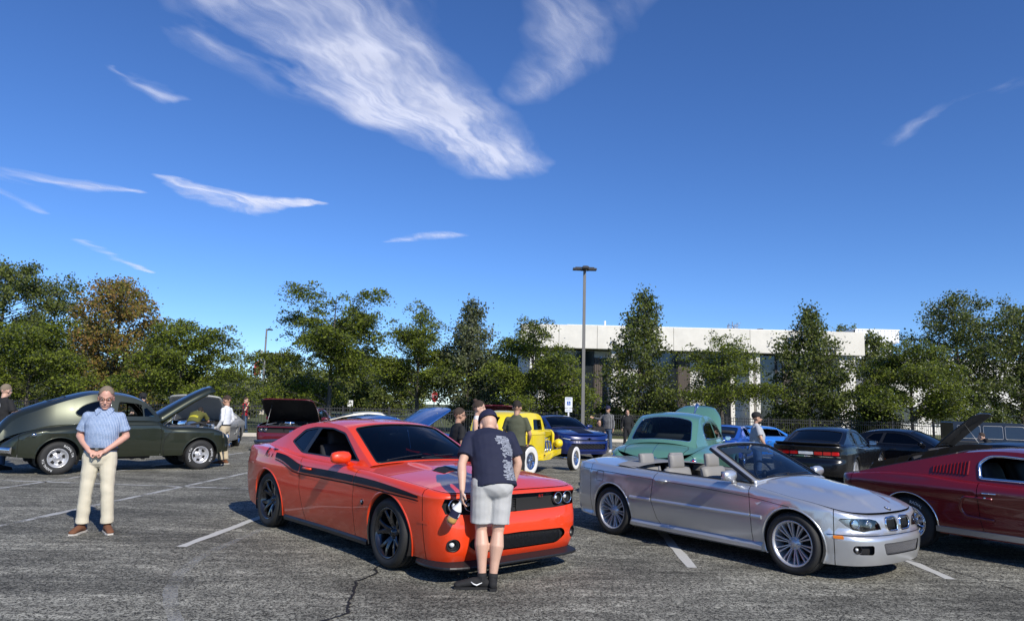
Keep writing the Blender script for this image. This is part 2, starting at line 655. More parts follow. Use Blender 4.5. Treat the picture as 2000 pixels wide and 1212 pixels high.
KERB_Y = 33.5
lx = [-260, -60] + [-20 + 2 * i for i in range(31)] + [60, 260]
ly = [-60, 0, 5, 9, 11, 12, 13, 14, 15, 16, 17, 18, 20, 24, 28, 32, 36, 40, 46]
lot = mesh_obj('parking_lot', [(x, y, gz(x, y)) for x in lx for y in ly],
			   [(i * len(ly) + k, (i + 1) * len(ly) + k, (i + 1) * len(ly) + k + 1, i * len(ly) + k + 1) for i in range(len(lx) - 1) for k in range(len(ly) - 1)], 'asphalt', smooth=True)
tag(lot, 'worn dark asphalt of the parking lot', 'asphalt', kind='structure')


def kerb_y(x):
	"""edge of the lot: nearer on one side, farther on the other"""
	return 33.2 + max(0, min(1, (x + 14) / 24.0)) * 7.0


xs = [-200, -60, -40, -20, -14, -8, -2, 4, 10, 20, 40, 80, 200]
mb = MB()
vs_, fs_ = [], []
for i, x in enumerate(xs):
	g_ = gz(x, 40)
	vs_ += [(x, kerb_y(x) + .35, .11 + g_), (x, 60, .13 + g_ * .5), (x, 240, .1), (x, 1800, .1)]
for i in range(len(xs) - 1):
	for k in range(3):
		fs_.append((i * 4 + k, (i + 1) * 4 + k, (i + 1) * 4 + k + 1, i * 4 + k + 1))
lawn = mesh_obj('ground', vs_, fs_, 'grass_soil', smooth=False)
tag(lawn, 'mown green lawn beyond the parking lot kerb', 'lawn', kind='structure')
mb = MB()
rings = []
for x in xs:
	y = kerb_y(x)
	g_ = gz(x, 40)
	rings.append([(x, y + a, b + g_) for a, b in ((0, -.05), (.02, .12), (.05, .145), (.32, .15), (.36, .145), (.37, -.05))])
mb.loft(rings, smooth=False)
kb = mb.build('kerb', 'concrete')
tag(kb, 'pale concrete kerb along the edge of the parking lot', 'kerb', kind='structure')

# stall lines, worn; the bays run away from the camera, slightly turned
LD = Vector((.062, 1, 0)).normalized()
LN = Vector((LD.y, -LD.x, 0))


def line_strip(p0, p1, w, mat, label, name='parking_line', z=.004, wob=.012):
	p0, p1 = Vector((p0[0], p0[1], 0)), Vector((p1[0], p1[1], 0))
	d = p1 - p0
	n = Vector((-d.y, d.x, 0)).normalized()
	k = max(2, int(d.length / .25))
	v, f = [], []
	for i in range(k + 1):
		p = p0 + d * (i / k)
		j = random.uniform(-wob, wob)
		j2 = random.uniform(-wob, wob)
		v += [p + n * (w / 2 + j), p - n * (w / 2 + j2)]
	for i in range(k):
		f.append((2 * i + 1, 2 * i + 3, 2 * i + 2, 2 * i))
	o = mesh_obj(name, [(a.x, a.y, z + gz(a.x, a.y)) for a in v], f, mat, smooth=False)
	tag(o, label, 'road marking', kind='structure')
	return o


for i, (x, y0, y1) in enumerate([(-9.35, 8.6, 30), (-6.55, 8.9, 30), (-3.72, 8.62, 14.2), (-.83, 8.5, 14), (2.04, 8.22, 14.0), (4.72, 7.98, 13.5), (7.6, 7.9, 13.5),
								 (10.4, 7.7, 13.5)]):
	p0 = Vector((x, y0, 0))
	p1 = p0 + LD * (y1 - y0)
	line_strip(p0, p1, .115, 'line_fresh' if x > -4 else 'line', 'white painted stall line on the asphalt')
line_strip((-16, 14.9), (-2.0, 14.0), .11, 'line', 'faded white cross line behind the stalls')
for x in (-12, -9.2, -6.4, -3.6, -.8, 2, 4.8, 7.6, 10.4):
	line_strip((x, 26.5), (x + .3, 32.0), .11, 'line', 'white stall line by the far kerb')
M['line_ghost'] = worn_line_material()
M['line_ghost'].node_tree.nodes['Map Range'].inputs[1].default_value = .78
M['line_ghost'].node_tree.nodes['Map Range'].inputs[2].default_value = 1.9
v, f = [], []
gp = [(520, 1030), (455, 1058), (395, 1085), (350, 1120), (332, 1155), (335, 1190), (355, 1240)]
for k in range(len(gp) - 1):
	for q in range(5):
		t = q / 5
		p = on_ground(gp[k][0] * (1 - t) + gp[k + 1][0] * t, gp[k][1] * (1 - t) + gp[k + 1][1] * t)
		d = (on_ground(*gp[k + 1]) - on_ground(*gp[k])).normalized()
		w = random.uniform(.045, .065)
		v += [(p.x - d.y * w, p.y + d.x * w, .006), (p.x + d.y * w, p.y - d.x * w, .006)]
f = [(2 * i + 1, 2 * i + 3, 2 * i + 2, 2 * i) for i in range(len(v) // 2 - 1)]
tag(mesh_obj('old_marking', v, f, 'line_ghost', smooth=False), 'ghost of an old curved marking on the asphalt', 'road marking', kind='structure')
# crack sealant
for k, pts in enumerate(([(-1.27, 8.2), (-1.33, 7.75), (-1.28, 7.55), (-1.42, 7.2), (-1.36, 6.9), (-1.34, 6.6), (-1.30, 6.35), (-1.26, 6.15), (-1.42, 5.9), (-1.75, 5.75), (-2.3, 5.72)],
						 [(4.75, 9.0), (4.98, 8.5), (5.05, 8.0), (5.1, 7.7), (5.2, 7.3), (5.28, 6.9), (5.4, 6.0)],
						 [(-5.8, 5.85), (-5.2, 5.72), (-4.9, 5.6)])):
	v, f = [], []
	pp = []
	for i in range(len(pts) - 1):
		for q in range(6):
			t = q / 6
			pp.append(Vector((pts[i][0] * (1 - t) + pts[i + 1][0] * t + random.uniform(-.012, .012), pts[i][1] * (1 - t) + pts[i + 1][1] * t, 0)))
	for i, p in enumerate(pp):
		d = (pp[min(i + 1, len(pp) - 1)] - pp[max(i - 1, 0)]).normalized()
		n = Vector((-d.y, d.x, 0))
		w = random.uniform(.005, .018) * (1.0 if k != 1 else .6)
		v += [p + n * w, p - n * w]
	for i in range(len(pp) - 1):
		f.append((2 * i + 1, 2 * i + 3, 2 * i + 2, 2 * i))
	o = mesh_obj('crack_seal', [(a.x, a.y, .0085 + gz(a.x, a.y)) for a in v], f, 'seal', smooth=False)
	tag(o, 'dark bitumen sealed crack in the asphalt', 'road marking', kind='structure')

# ------------------------------------------------------------------ office building
M['precast'] = material('pale precast concrete', (.74, .71, .63), rough=.85, var=.2, scale=.9, bump=.25, bscale=30)
M['white_wall'] = material('white painted wall', (.76, .74, .69), rough=.8, var=.05, scale=1.0)
M['white_metal'] = material('white roof metal', (.80, .80, .79), rough=.5, var=.04)
M['brown_panel'] = material('brown metal wall panel', (.085, .065, .05), rough=.6, var=.15, scale=3)
M['window_glass'] = material('dark office glazing', (.02, .025, .03), rough=.06, var=.2, spec=.8)
M['grey_glass'] = material('grey spandrel glazing', (.13, .145, .16), rough=.12, var=.15, spec=.6)
M['black_metal'] = material('black painted steel', (.012, .012, .013), rough=.5, var=.15)
M['bronze_frame'] = material('dark bronze frame', (.03, .025, .02), rough=.5, var=.1)
BY = 60.0


def bx_at(u):
	return at_depth(u, 700, BY).x


root = thing('office_building', 'long flat roofed white concrete office building with deep fascia behind the trees', 'building', (0, BY, 0))
X0, X1 = bx_at(1016), bx_at(1690)
ZF0, ZF1 = 6.55, 8.48
mb = MB(); mb.box((X0, 1.8, 0), (X1, 26, ZF0 - .05)); mb.build('core_wall', 'white_wall', root)
n = 9
pw = (X1 - X0) / n
for i in range(n):
	a, b_ = X0 + i * pw, X0 + (i + 1) * pw
	mb = MB(); mb.box((a + .012, 0, ZF0), (b_ - .012, .35, ZF1)); mb.build('fascia_panel', 'precast', root, bevel=.02)
for k in range(5):
	mb = MB(); mb.box((X1 - .35, .37 + k * 5.1, ZF0), (X1, .34 + (k + 1) * 5.1, ZF1)); mb.build('fascia_panel', 'precast', root, bevel=.02)
	mb = MB(); mb.box((X0, .37 + k * 5.1, ZF0), (X0 + .35, .34 + (k + 1) * 5.1, ZF1)); mb.build('fascia_panel', 'precast', root, bevel=.02)
mb = MB(); mb.box((X0 + .36, .36, ZF0 + .05), (X1 - .36, 25.8, ZF1 - .35)); mb.build('roof_slab', 'white_wall', root)
mb = MB(); mb.box((X0 + 4, 2.2, ZF1 - .4), (X1 - 1.5, 2.5, ZF1 + .28)); mb.build('parapet', 'white_metal', root)
for u, w in ((1200, .42), (1214, .3), (1470, .32), (1484, .32), (1648, .5), (1664, .75), (1040, .4), (1060, .3)):
	x = bx_at(u)
	mb = MB(); mb.box((x - w / 2, .45, 0), (x + w / 2, 1.2, ZF0 - .004)); mb.build('column', 'white_wall', root, bevel=.02)
# bays between the columns: glazing, brown panels, white wall
for (u0, u1) in ((1070, 1192), (1222, 1462), (1492, 1640)):
	a, b_ = bx_at(u0), bx_at(u1)
	seq = [('g', .22), ('b', .22), ('w', .34), ('b', .22)] if u0 != 1222 else [('x', .16), ('w', .30), ('b', .1), ('x', .14), ('w', .2), ('x', .10)]
	if u0 == 1492:
		seq = [('w', .25), ('g', .08), ('b', .3), ('w', .37)]
	t = a
	for kind, fr_ in seq:
		w = (b_ - a) * fr_
		if kind == 'b':
			for z0, z1 in ((.1, 3.2), (3.22, 5.9)):
				mb = MB(); mb.box((t + .01, 1.45, z0), (t + w - .01, 1.79, z1))
				for q in range(1, 6):
					xx = t + w * q / 6
					mb.box((xx - .015, 1.42, z0), (xx + .015, 1.45, z1))
				mb.build('wall_panel', 'brown_panel', root)
		elif kind == 'x':
			pass
		else:
			for z0, z1 in ((.3, 3.1), (3.25, ZF0 - .1)):
				wd = MB(); wd.box((t + .02, 1.6, z0), (t + w - .02, 1.79, z1))
				wo_ = wd.build('window', 'grey_glass' if kind == 'g' else 'window_glass', root)
				fm = MB()
				for q in range(int(w / 1.5) + 1):
					xx = t + .02 + (w - .12) * q / max(1, int(w / 1.5))
					fm.box((xx, 1.54, z0), (xx + .08, 1.598, z1))
				fm.box((t + .02, 1.535, z0), (t + w - .02, 1.597, z0 + .07))
				fm.build('window_frame', 'bronze_frame', wo_)
		t += w
# roof gear
x = bx_at(1415); mb = MB(); mb.box((x - .35, 5, ZF1 - .4), (x + .35, 6, ZF1 + .55)); mb.build('roof_unit', 'white_metal', root)
x = bx_at(1190); mb = MB(); mb.tube([(x, 3, ZF1 - .3), (x, 3, ZF1 + .75)], .09); mb.build('vent_pipe', 'white_metal', root)
x = bx_at(1518); mb = MB(); mb.lathe([(.0, .52), (.28, .52), (.3, .45), (.3, 0), (.24, 0), (.24, -.9)], axis='z', n=16, c=(x, 4, ZF1)); mb.build('roof_vent', 'black_metal', root)
mb = MB()
x = bx_at(1460)
for dx, h in ((-.42, .8), (-.3, .95), (0, 1.1), (.25, .9), (.42, 1.0), (.12, .7)):
	mb.tube([(x + dx, 4, ZF1 - .5), (x + dx, 4, ZF1 + h)], .035, 6)
for z in (.2, .5, .75):
	mb.tube([(x - .45, 4, ZF1 + z), (x + .6, 3.8, ZF1 + z)], .025, 6)
mb.box((x - .3, 3.7, ZF1 - .4), (x + .3, 4.3, ZF1 + .1))
mb.tube([(x + .42, 4, ZF1 + .9), (x + .75, 4, ZF1 + 1.05)], .02, 6)
mb.build('antenna_rack', 'steel', root)
# low connecting building and the ribbed far one
root2 = thing('warehouse', 'white ribbed metal warehouse rising behind the office building', 'building', (0, 88, 0))
xa, xb = at_depth(1670, 660, 88).x, at_depth(1756, 660, 88).x
zt, zm = at_depth(1720, 643, 88).z, at_depth(1720, 668, 88).z
mb = MB(); mb.box((xa, 0, 0), (xb - 1.0, 20, zm - .2)); mb.build('wall', 'white_wall', root2)
k = int((xb - xa) / .42)
for i in range(k):
	a = xa + (xb - xa) * i / k
	mb = MB(); mb.box((a, -.12, zm), (a + (xb - xa) / k - .07, .3, zt - .12)); mb.build('cladding_panel', 'white_metal', root2)
mb = MB(); mb.box((xa, -.05, zm - .05), (xb - .02, 19, zt - .14)); mb.build('upper_wall', 'white_wall', root2)
mb = MB(); mb.box((xa, -.18, zt - .118), (xb + .05, 20, zt)); mb.build('roof_edge', 'white_metal', root2)
root3 = thing('annex_building', 'low white annex building glimpsed through the foliage of the trees', 'building', (0, 70, 0))
xa, xb = at_depth(1700, 660, 70).x, at_depth(2300, 660, 70).x
zt = at_depth(1810, 699, 70).z
mb = MB(); mb.box((xa, 0, 0), (xb, 20, zt - .3)); mb.build('wall', 'white_wall', root3)
mb = MB(); mb.box((xa - .1, -.15, zt - .298), (xb + .1, 20.1, zt)); mb.build('roof_edge', 'white_metal', root3)
for i in range(8):
	a = xa + 2 + i * 3.6
	mb = MB(); mb.box((a, -.06, 1.0), (a + 2.2, .1, 2.6)); w_ = mb.build('window', 'window_glass', root3)
	mb = MB(); mb.box((a - .08, -.1, .9), (a + 2.28, .0, .998)); mb.build('sill', 'white_metal', w_)

# ------------------------------------------------------------------ fence
def fence(p0, p1, h, label, n_sec):
	p0, p1 = Vector(p0), Vector(p1)
	d = p1 - p0
	L = d.length
	r_ = thing('steel_fence', label, 'fence', p0, math.atan2(d.y, d.x), 'black steel fences round the lot')
	for i in range(n_sec + 1):
		x = L * i / n_sec
		mb = MB(); mb.box((x - .04, -.04, 0), (x + .04, .04, h + .08)); mb.box((x - .05, -.05, h + .081), (x + .05, .05, h + .11))
		mb.build('post', 'black_metal', r_)
	for i in range(n_sec):
		a, b_ = L * i / n_sec + .042, L * (i + 1) / n_sec - .042
		for z in (.15, h - .18, h - .02):
			mb = MB(); mb.box((a, -.02, z - .02), (b_, .02, z + .02)); mb.build('rail', 'black_metal', r_)
	mb = MB()
	k = int(L / .125)
	for i in range(k):
		x = L * (i + .5) / k
		mb.box((x - .011, -.034, .06), (x + .011, -.0205, h + .06))
	tag(mb.build('pickets', 'black_metal', r_), kind='stuff')
	return r_


fence((-46, 34.6, .12), (-15, 34.3, .12), 1.22, 'black steel picket fence behind the olive coupe', 13)
fence((-14.8, 34.3, .12), (2.6, 40.2, .12), 1.25, 'black steel picket fence behind the orange coupe', 8)
fence((2.8, 41.9, .02), (44, 43.2, -.22), 1.3, 'black steel picket fence in front of the office building', 17)

# ------------------------------------------------------------------ lamp posts, flag poles, signs
M['pole_grey'] = material('weathered grey pole', (.16, .155, .145), rough=.55, var=.12, scale=5)
M['dark_head'] = material('dark lamp head', (.03, .03, .032), rough=.45, var=.1)


def lamp_post(u_top, v_top, Y, heads, label, w=.12):
	top = at_depth(u_top, v_top, Y)
	base = Vector((top.x, Y, .1))
	H = top.z - .1
	r_ = thing('street_lamp', label, 'lamp post', base)
	mb = MB(); mb.tube([(0, 0, 0), (0, 0, H)], [w, w * .8], 4 if heads > 1 else 12, smooth=heads == 1)
	mb.build('pole', 'pole_grey', r_)
	mb = MB(); mb.lathe([(0, .55), (.26, .55), (.3, .5), (.3, 0)], axis='z', n=20); mb.build('base', 'concrete', r_)
	dirs = [(-1, 0), (1, 0), (0, -1)] if heads > 1 else [(1, 0)]
	for dx, dy in dirs:
		mt = Matrix.Rotation(math.atan2(dy, dx), 4, 'Z')
		mb = MB()
		mb.box((.05, -.05, H - .16), (.2, .05, H - .08), mat=mt)
		ar = mb.build('bracket', 'dark_head', r_)
		mb = MB()
		mb.box((.18, -.17, H - .13), (.62, .17, H - .02), mat=mt)
		mb.box((.12, -.12, H - .02), (.5, .12, H + .03), mat=mt)
		mb.build('lamp_head', 'dark_head', r_, bevel=.02)
	return r_


lamp_post(1142, 523, 37.5, 3, 'tall grey lamp post with several flat dark heads by the office building')
lamp_post(521, 642, 76, 1, 'slim grey lamp post with one flat head beside the flagpoles', .11)
M['white_pole'] = material('white flagpole paint', (.72, .72, .71), rough=.4, var=.05)
M['flag_red'] = material('red flag cloth', (.45, .05, .05), rough=.8, var=.1)
for u, v, fl in ((511, 688, True), (524, 692, False), (533, 694, False)):
	top = at_depth(u, v, 90)
	r_ = thing('flagpole', 'white flagpole with a limp red flag' if fl else ('bare white flagpole between the flag and another bare pole' if u == 524 else 'bare white flagpole at the end of the flagpole row'), 'flagpole', (top.x, 90, .1), group='flagpoles')
	mb = MB(); mb.tube([(0, 0, 0), (0, 0, top.z)], [.14, .09], 10); mb.build('pole', 'white_pole', r_)
	mb = MB(); mb.ellipsoid((0, 0, top.z + .1), (.12, .12, .12)); mb.build('finial', 'white_pole', r_)
	if fl:
		v_, f_ = [], []
		for i in range(7):
			for k in range(9):
				v_.append((-.1 - i * .11, .14 * math.sin(i * 1.7 + k * .3), top.z - 1.0 - k * .22 - i * .06))
		for i in range(6):
			for k in range(8):
				f_.append((i * 9 + k, i * 9 + k + 1, (i + 1) * 9 + k + 1, (i + 1) * 9 + k))
		o = mesh_obj('flag', v_, f_, 'flag_red', r_)
		so = o.modifiers.new('thick', 'SOLIDIFY'); so.thickness = .01

M['sign_white'] = material('white sign face', (.75, .76, .76), rough=.35, var=.04)
M['sign_blue'] = material('blue sign print', (.02, .10, .42), rough=.35, var=.04)
M['sign_red'] = material('red sign face', (.42, .02, .03), rough=.35, var=.06)


def flat_text(s, size, mat, parent, name, place):
	v, f = text_polys(s, size)
	return mesh_obj(name, [place(a, b) for a, b in v], f, mat, parent, smooth=False)


def rr_poly(w, h, r, n=5):
	p = []
	for cx, cy, a0 in ((w / 2 - r, h / 2 - r, 0), (-w / 2 + r, h / 2 - r, 90), (-w / 2 + r, -h / 2 + r, 180), (w / 2 - r, -h / 2 + r, 270)):
		for k in range(n + 1):
			a = R(a0 + 90 * k / n)
			p.append((cx + r * math.cos(a), cy + r * math.sin(a)))
	return p


def plate(poly, y0, y1, name, mat, parent, c=(0, 0)):
	n = len(poly)
	v = [(p[0] + c[0], y0, p[1] + c[1]) for p in poly] + [(p[0] + c[0], y1, p[1] + c[1]) for p in poly]
	f = [tuple(range(n)), tuple(range(2 * n - 1, n - 1, -1))] + [(i, i + n, (i + 1) % n + n, (i + 1) % n) for i in range(n)]
	return mesh_obj(name, v, f, mat, parent, smooth=False)


# accessible-parking sign
SY = 29.5
pt, pb = at_depth(1111, 775, SY), at_depth(1111, 803, SY)
r_ = thing('parking_sign', 'white accessible parking sign with blue wheelchair symbol on a thin post', 'sign', (pt.x, SY, 0), R(4))
mb = MB(); mb.box((-.03, .012, 0), (.03, .05, pt.z - .02)); mb.build('post', 'sign_white', r_)
hh = pt.z - at_depth(1111, 796, SY).z
zc_ = pt.z - hh / 2
f1 = plate(rr_poly(.30, hh, .03), 0, .01, 'sign_plate', 'sign_white', r_, (0, zc_))
plate(rr_poly(.14, .15, .01), -.003, -.0005, 'blue_panel', 'sign_blue', f1, (0, zc_ - .03))
mb = MB()
mb.lathe([(.026, -.0045), (.034, -.0045)], axis='y', n=20, c=(-.005, -.001, zc_ - .05))
mb.box((-.012, -.0052, zc_ - .05), (.0, -.0036, zc_ + .02)); mb.box((-.012, -.0054, zc_ - .05), (.03, -.0037, zc_ - .038))
mb.box((.022, -.0056, zc_ - .075), (.03, -.0039, zc_ - .045)); mb.ellipsoid((-.006, -.004, zc_ + .03), (.011, .002, .011), 10, 6)
mb.build('wheelchair_symbol', 'sign_white', f1)
flat_text('RESERVED', .05, 'sign_blue', f1, 'lettering', lambda a, b: (a, -.002, zc_ + hh * .36 + b))
flat_text('PARKING', .055, 'sign_blue', f1, 'lettering', lambda a, b: (a, -.002, zc_ + hh * .24 + b))
f2 = plate(rr_poly(.29, .15, .02), 0, .01, 'sign_plate', 'sign_white', r_, (0, zc_ - hh / 2 - .09))
flat_text('$250 FINE', .05, 'sign_blue', f2, 'lettering', lambda a, b: (a, -.002, zc_ - hh / 2 - .11 + b))
# stop sign beyond the fence, nearly edge on
SY = 50
p_ = at_depth(849, 777, SY)
r_ = thing('stop_sign', 'red octagonal stop sign turned away beyond the fence', 'sign', (p_.x, SY, .1), R(58))
oc = [(.40 * math.cos(R(22.5 + 45 * k)), .40 * math.sin(R(22.5 + 45 * k))) for k in range(8)]
f1 = plate(oc, 0, .012, 'sign_plate', 'sign_white', r_, (0, p_.z))
plate([(a * .94, b * .94) for a, b in oc], -.004, -.001, 'red_face', 'sign_red', f1, (0, p_.z))
flat_text('STOP', .30, 'sign_white', f1, 'lettering', lambda a, b: (a, -.007, p_.z - .1 + b))
mb = MB(); mb.box((-.03, .02, 0), (.03, .06, p_.z + .2)); mb.build('post', 'steel', r_)
# small white sign beyond the fence
p_ = at_depth(684, 790, 50)
r_ = thing('road_sign', 'small white square sign with dark marks beyond the fence', 'sign', (p_.x, 50, .1))
f1 = plate(rr_poly(.36, .42, .03), 0, .012, 'sign_plate', 'sign_white', r_, (0, p_.z))
mb = MB(); mb.box((-.1, -.004, p_.z - .02), (.1, -.001, p_.z + .03)); mb.box((-.03, -.004, p_.z + .05), (.03, -.001, p_.z + .13)); mb.build('dark_mark', 'black_metal', f1)
mb = MB(); mb.box((-.025, .02, 0), (.025, .05, p_.z + .2)); mb.build('post', 'steel', r_)
# ------------------------------------------------------------------ trees
def leaf_material(name, c0, c1, c2, trans=.38):
	m = bpy.data.materials.new(name)
	m.use_nodes = True
	m.node_tree.nodes.clear()
	out = mnode(m, 'ShaderNodeOutputMaterial')
	geo = mnode(m, 'ShaderNodeNewGeometry')
	t = mnode(m, 'ShaderNodeTexCoord')
	n = mnode(m, 'ShaderNodeTexNoise')
	n.inputs['Scale'].default_value = .9
	n.inputs['Detail'].default_value = 3
	mlink(m, t.outputs['Object'], n.inputs['Vector'])
	a = mnode(m, 'ShaderNodeMath', operation='MULTIPLY_ADD')
	mlink(m, geo.outputs['Random Per Island'], a.inputs[0])
	a.inputs[1].default_value = .55
	mlink(m, n.outputs[0], a.inputs[2])
	r = mnode(m, 'ShaderNodeValToRGB')
	r.color_ramp.elements[0].position = .35
	r.color_ramp.elements[0].color = c0 + (1,)
	r.color_ramp.elements[1].position = 1.0
	r.color_ramp.elements[1].color = c2 + (1,)
	e = r.color_ramp.elements.new(.7)
	e.color = c1 + (1,)
	mlink(m, a.outputs[0], r.inputs[0])
	d = mnode(m, 'ShaderNodeBsdfDiffuse')
	tl = mnode(m, 'ShaderNodeBsdfTranslucent')
	g = mnode(m, 'ShaderNodeBsdfGlossy')
	g.inputs['Roughness'].default_value = .45
	g.inputs['Color'].default_value = (.6, .62, .6, 1)
	mlink(m, r.outputs[0], d.inputs['Color'])
	mlink(m, r.outputs[0], tl.inputs['Color'])
	m1 = mnode(m, 'ShaderNodeMixShader')
	m1.inputs[0].default_value = trans
	mlink(m, d.outputs[0], m1.inputs[1]); mlink(m, tl.outputs[0], m1.inputs[2])
	fr = mnode(m, 'ShaderNodeFresnel')
	fr.inputs['IOR'].default_value = 1.18
	m2 = mnode(m, 'ShaderNodeMixShader')
	mlink(m, fr.outputs[0], m2.inputs[0]); mlink(m, m1.outputs[0], m2.inputs[1]); mlink(m, g.outputs[0], m2.inputs[2])
	mlink(m, m2.outputs[0], out.inputs[0])
	return m


M['leaf_locust'] = leaf_material('honey locust leaves', (.066, .092, .010), (.140, .182, .020), (.22, .26, .040))
M['leaf_maple'] = leaf_material('dark maple leaves', (.052, .074, .014), (.105, .138, .026), (.19, .215, .060))
M['leaf_autumn'] = leaf_material('turning maple leaves', (.10, .13, .025), (.22, .20, .042), (.34, .20, .07))
M['leaf_silver'] = leaf_material('grey green leaves', (.055, .075, .026), (.11, .135, .050), (.23, .245, .13))
M['leaf_far'] = leaf_material('distant leaves', (.066, .090, .018), (.125, .158, .032), (.19, .215, .055))
M['bark'] = material('tree bark', (.10, .085, .07), rough=.9, var=.3, scale=10, bump=.5)


def leaf_mesh(name, centers, size, flat, mat, gen):
	"""one quad-pair leaf per centre; flat 0..1 pulls the leaves horizontal"""
	n = len(centers)
	d = gen.normal(size=(n, 3))
	d[:, 2] *= (1 - flat * .75)
	d /= np.linalg.norm(d, axis=1)[:, None]
	nrm = gen.normal(size=(n, 3))
	nrm[:, 2] += flat * 2.2
	nrm -= d * (nrm * d).sum(1)[:, None]
	nrm /= np.linalg.norm(nrm, axis=1)[:, None]
	w = np.cross(d, nrm)
	s = (size * gen.uniform(.65, 1.35, n))[:, None]
	asp = .36 if flat > .5 else .48
	p0 = centers - d * s * .5
	p1 = centers + w * s * asp - nrm * s * .06
	p2 = centers + d * s * .5
	p3 = centers - w * s * asp - nrm * s * .06
	v = np.stack([p0, p1, p2, p3], 1).reshape(-1, 3)
	me = bpy.data.meshes.new(name)
	me.vertices.add(4 * n)
	me.vertices.foreach_set('co', v.astype(np.float32).ravel())
	me.loops.add(4 * n)
	me.loops.foreach_set('vertex_index', np.arange(4 * n, dtype=np.int32))
	me.polygons.add(n)
	me.polygons.foreach_set('loop_start', np.arange(0, 4 * n, 4, dtype=np.int32))
	me.materials.append(M[mat])
	me.update()
	return me


def tree(name, label, u, v_top, Y, hw, style, seed, mat, group=None, low=.14, dens=1.0, base_z=.1, wide_at=None, lsize=1.0):
	"""u, v_top: where trunk and top stand; hw: half width of the crown in picture pixels at depth Y"""
	g = np.random.default_rng(seed)
	top = at_depth(u, v_top, Y)
	H = top.z - base_z
	W = hw / CAM_F * Y
	r_ = thing(name, label, 'tree', (top.x, Y, base_z), group=group)
	mb = MB()
	lean = g.normal(size=2) * .02 * H
	tr = [Vector((lean[0] * t * t, lean[1] * t * t, H * t)) for t in np.linspace(0, .93, 9)]
	r0 = .016 * H + .03
	mb.tube(tr, [r0 * (1.25 if i == 0 else 1) * (1 - .88 * i / 8) for i in range(9)], 8)
	cl = []
	if style == 'locust':
		nl = int(21 * (.7 + W / 6))
		for i in range(nl):
			t = g.uniform(low + .05, .86) if i > 2 else g.uniform(.6, .86)
			az = i * 2.4 + g.uniform(-.4, .4)
			# umbrella outline: widest in the lower middle, arching sprays
			rad = W * (1.18 - .66 * abs(t - .38) / .5) * g.uniform(.60, 1.14)
			rise = H * (.10 + .20 * t) * g.uniform(.4, 1.3)
			st = Vector((lean[0] * t * t, lean[1] * t * t, H * t * .82))
			e = st + Vector((math.cos(az) * rad, math.sin(az) * rad, rise))
			m_ = st.lerp(e, .5) + Vector((0, 0, .10 * rad))
			path = [st, st.lerp(m_, .5), m_, m_.lerp(e, .5) + Vector((0, 0, .05 * rad)), e]
			mb.tube(path, [r0 * .42 * (1 - .7 * t), r0 * .34 * (1 - .7 * t), r0 * .24 * (1 - .6 * t), .018, .008], 5)
			ns = int(8 + rad * 3.2)
			for k in range(ns):
				q = g.uniform(.25, 1.12) ** .75
				j = min(3, int(q * 4)); qq = min(1.2, q * 4 - j)
				p = path[j].lerp(path[j + 1], qq) + Vector(g.normal(size=3) * np.array([.34, .34, .16]) * (.4 + .7 * q))
				cl.append((p, g.uniform(.34, .74), .26, az))
		for k in range(10):
			p = Vector((lean[0] + g.normal() * W * .16, lean[1] + g.normal() * W * .16, H * g.uniform(.86, .985)))
			cl.append((p, .42, .35, g.uniform(0, 6)))
	else:
		nl = int(46 * (.6 + W / 5))
		for i in range(nl):
			t = low + (1 - low) * (i + .5) / nl
			az = i * 2.399 + g.uniform(-.5, .5)
			q = (t - low) / (1 - low)
			wa = wide_at or .32
			if style == 'pyramid':
				prof = min(1, (q / wa) ** .6 * .5 + .5) if q < wa else max(.04, 1 - ((q - wa) / (1 - wa)) ** 1.25)
			else:
				prof = math.sqrt(max(.03, 1 - ((q - .46) / .56) ** 2))
			rad = W * prof * g.uniform(.72, 1.22)
			st = Vector((lean[0] * t * t, lean[1] * t * t, max(.2, H * (t - .10))))
			e = Vector((lean[0] * t * t + math.cos(az) * rad, lean[1] * t * t + math.sin(az) * rad, H * t + g.uniform(-.1, .25)))
			m_ = st.lerp(e, .5) + Vector((0, 0, .08 * rad))
			mb.tube([st, m_, e], [r0 * .3 * (1 - .8 * q) + .01, r0 * .16 * (1 - .7 * q) + .008, .008], 5)
			for k in range(int(4 + rad * 2.9)):
				s = g.uniform(.30, 1.08)
				p = (st.lerp(m_, s * 2) if s < .5 else m_.lerp(e, s * 2 - 1)) + Vector(g.normal(size=3) * .20)
				cl.append((p, g.uniform(.32, .58), .8, az))
		for k in range(6):
			cl.append((Vector((lean[0] + g.normal() * .18, lean[1] + g.normal() * .18, H * g.uniform(.93, .99))), .3, 1.1, 0))
	mb.build('trunk', 'bark', r_)
	pts = []
	for p, rad, fl, az in cl:
		n = int((94 if style == 'locust' else 64) * dens * (rad / .5) ** 1.6 / lsize ** 1.5)
		q = g.normal(size=(n, 3)) * np.array([rad * .55, rad * .55, rad * fl * .55])
		if style == 'locust':
			dd = np.hypot(q[:, 0], q[:, 1])
			q[:, 2] -= .55 * dd * dd / max(rad, .1)
		pts.append(q + np.array(p))
	pts = np.concatenate(pts)
	pts = pts[pts[:, 2] > .35]
	me = leaf_mesh('crown', pts, (.120 if style == 'locust' else .130) * lsize, .62 if style == 'locust' else .25, mat, g)
	link('crown', me, r_)
	return len(pts)


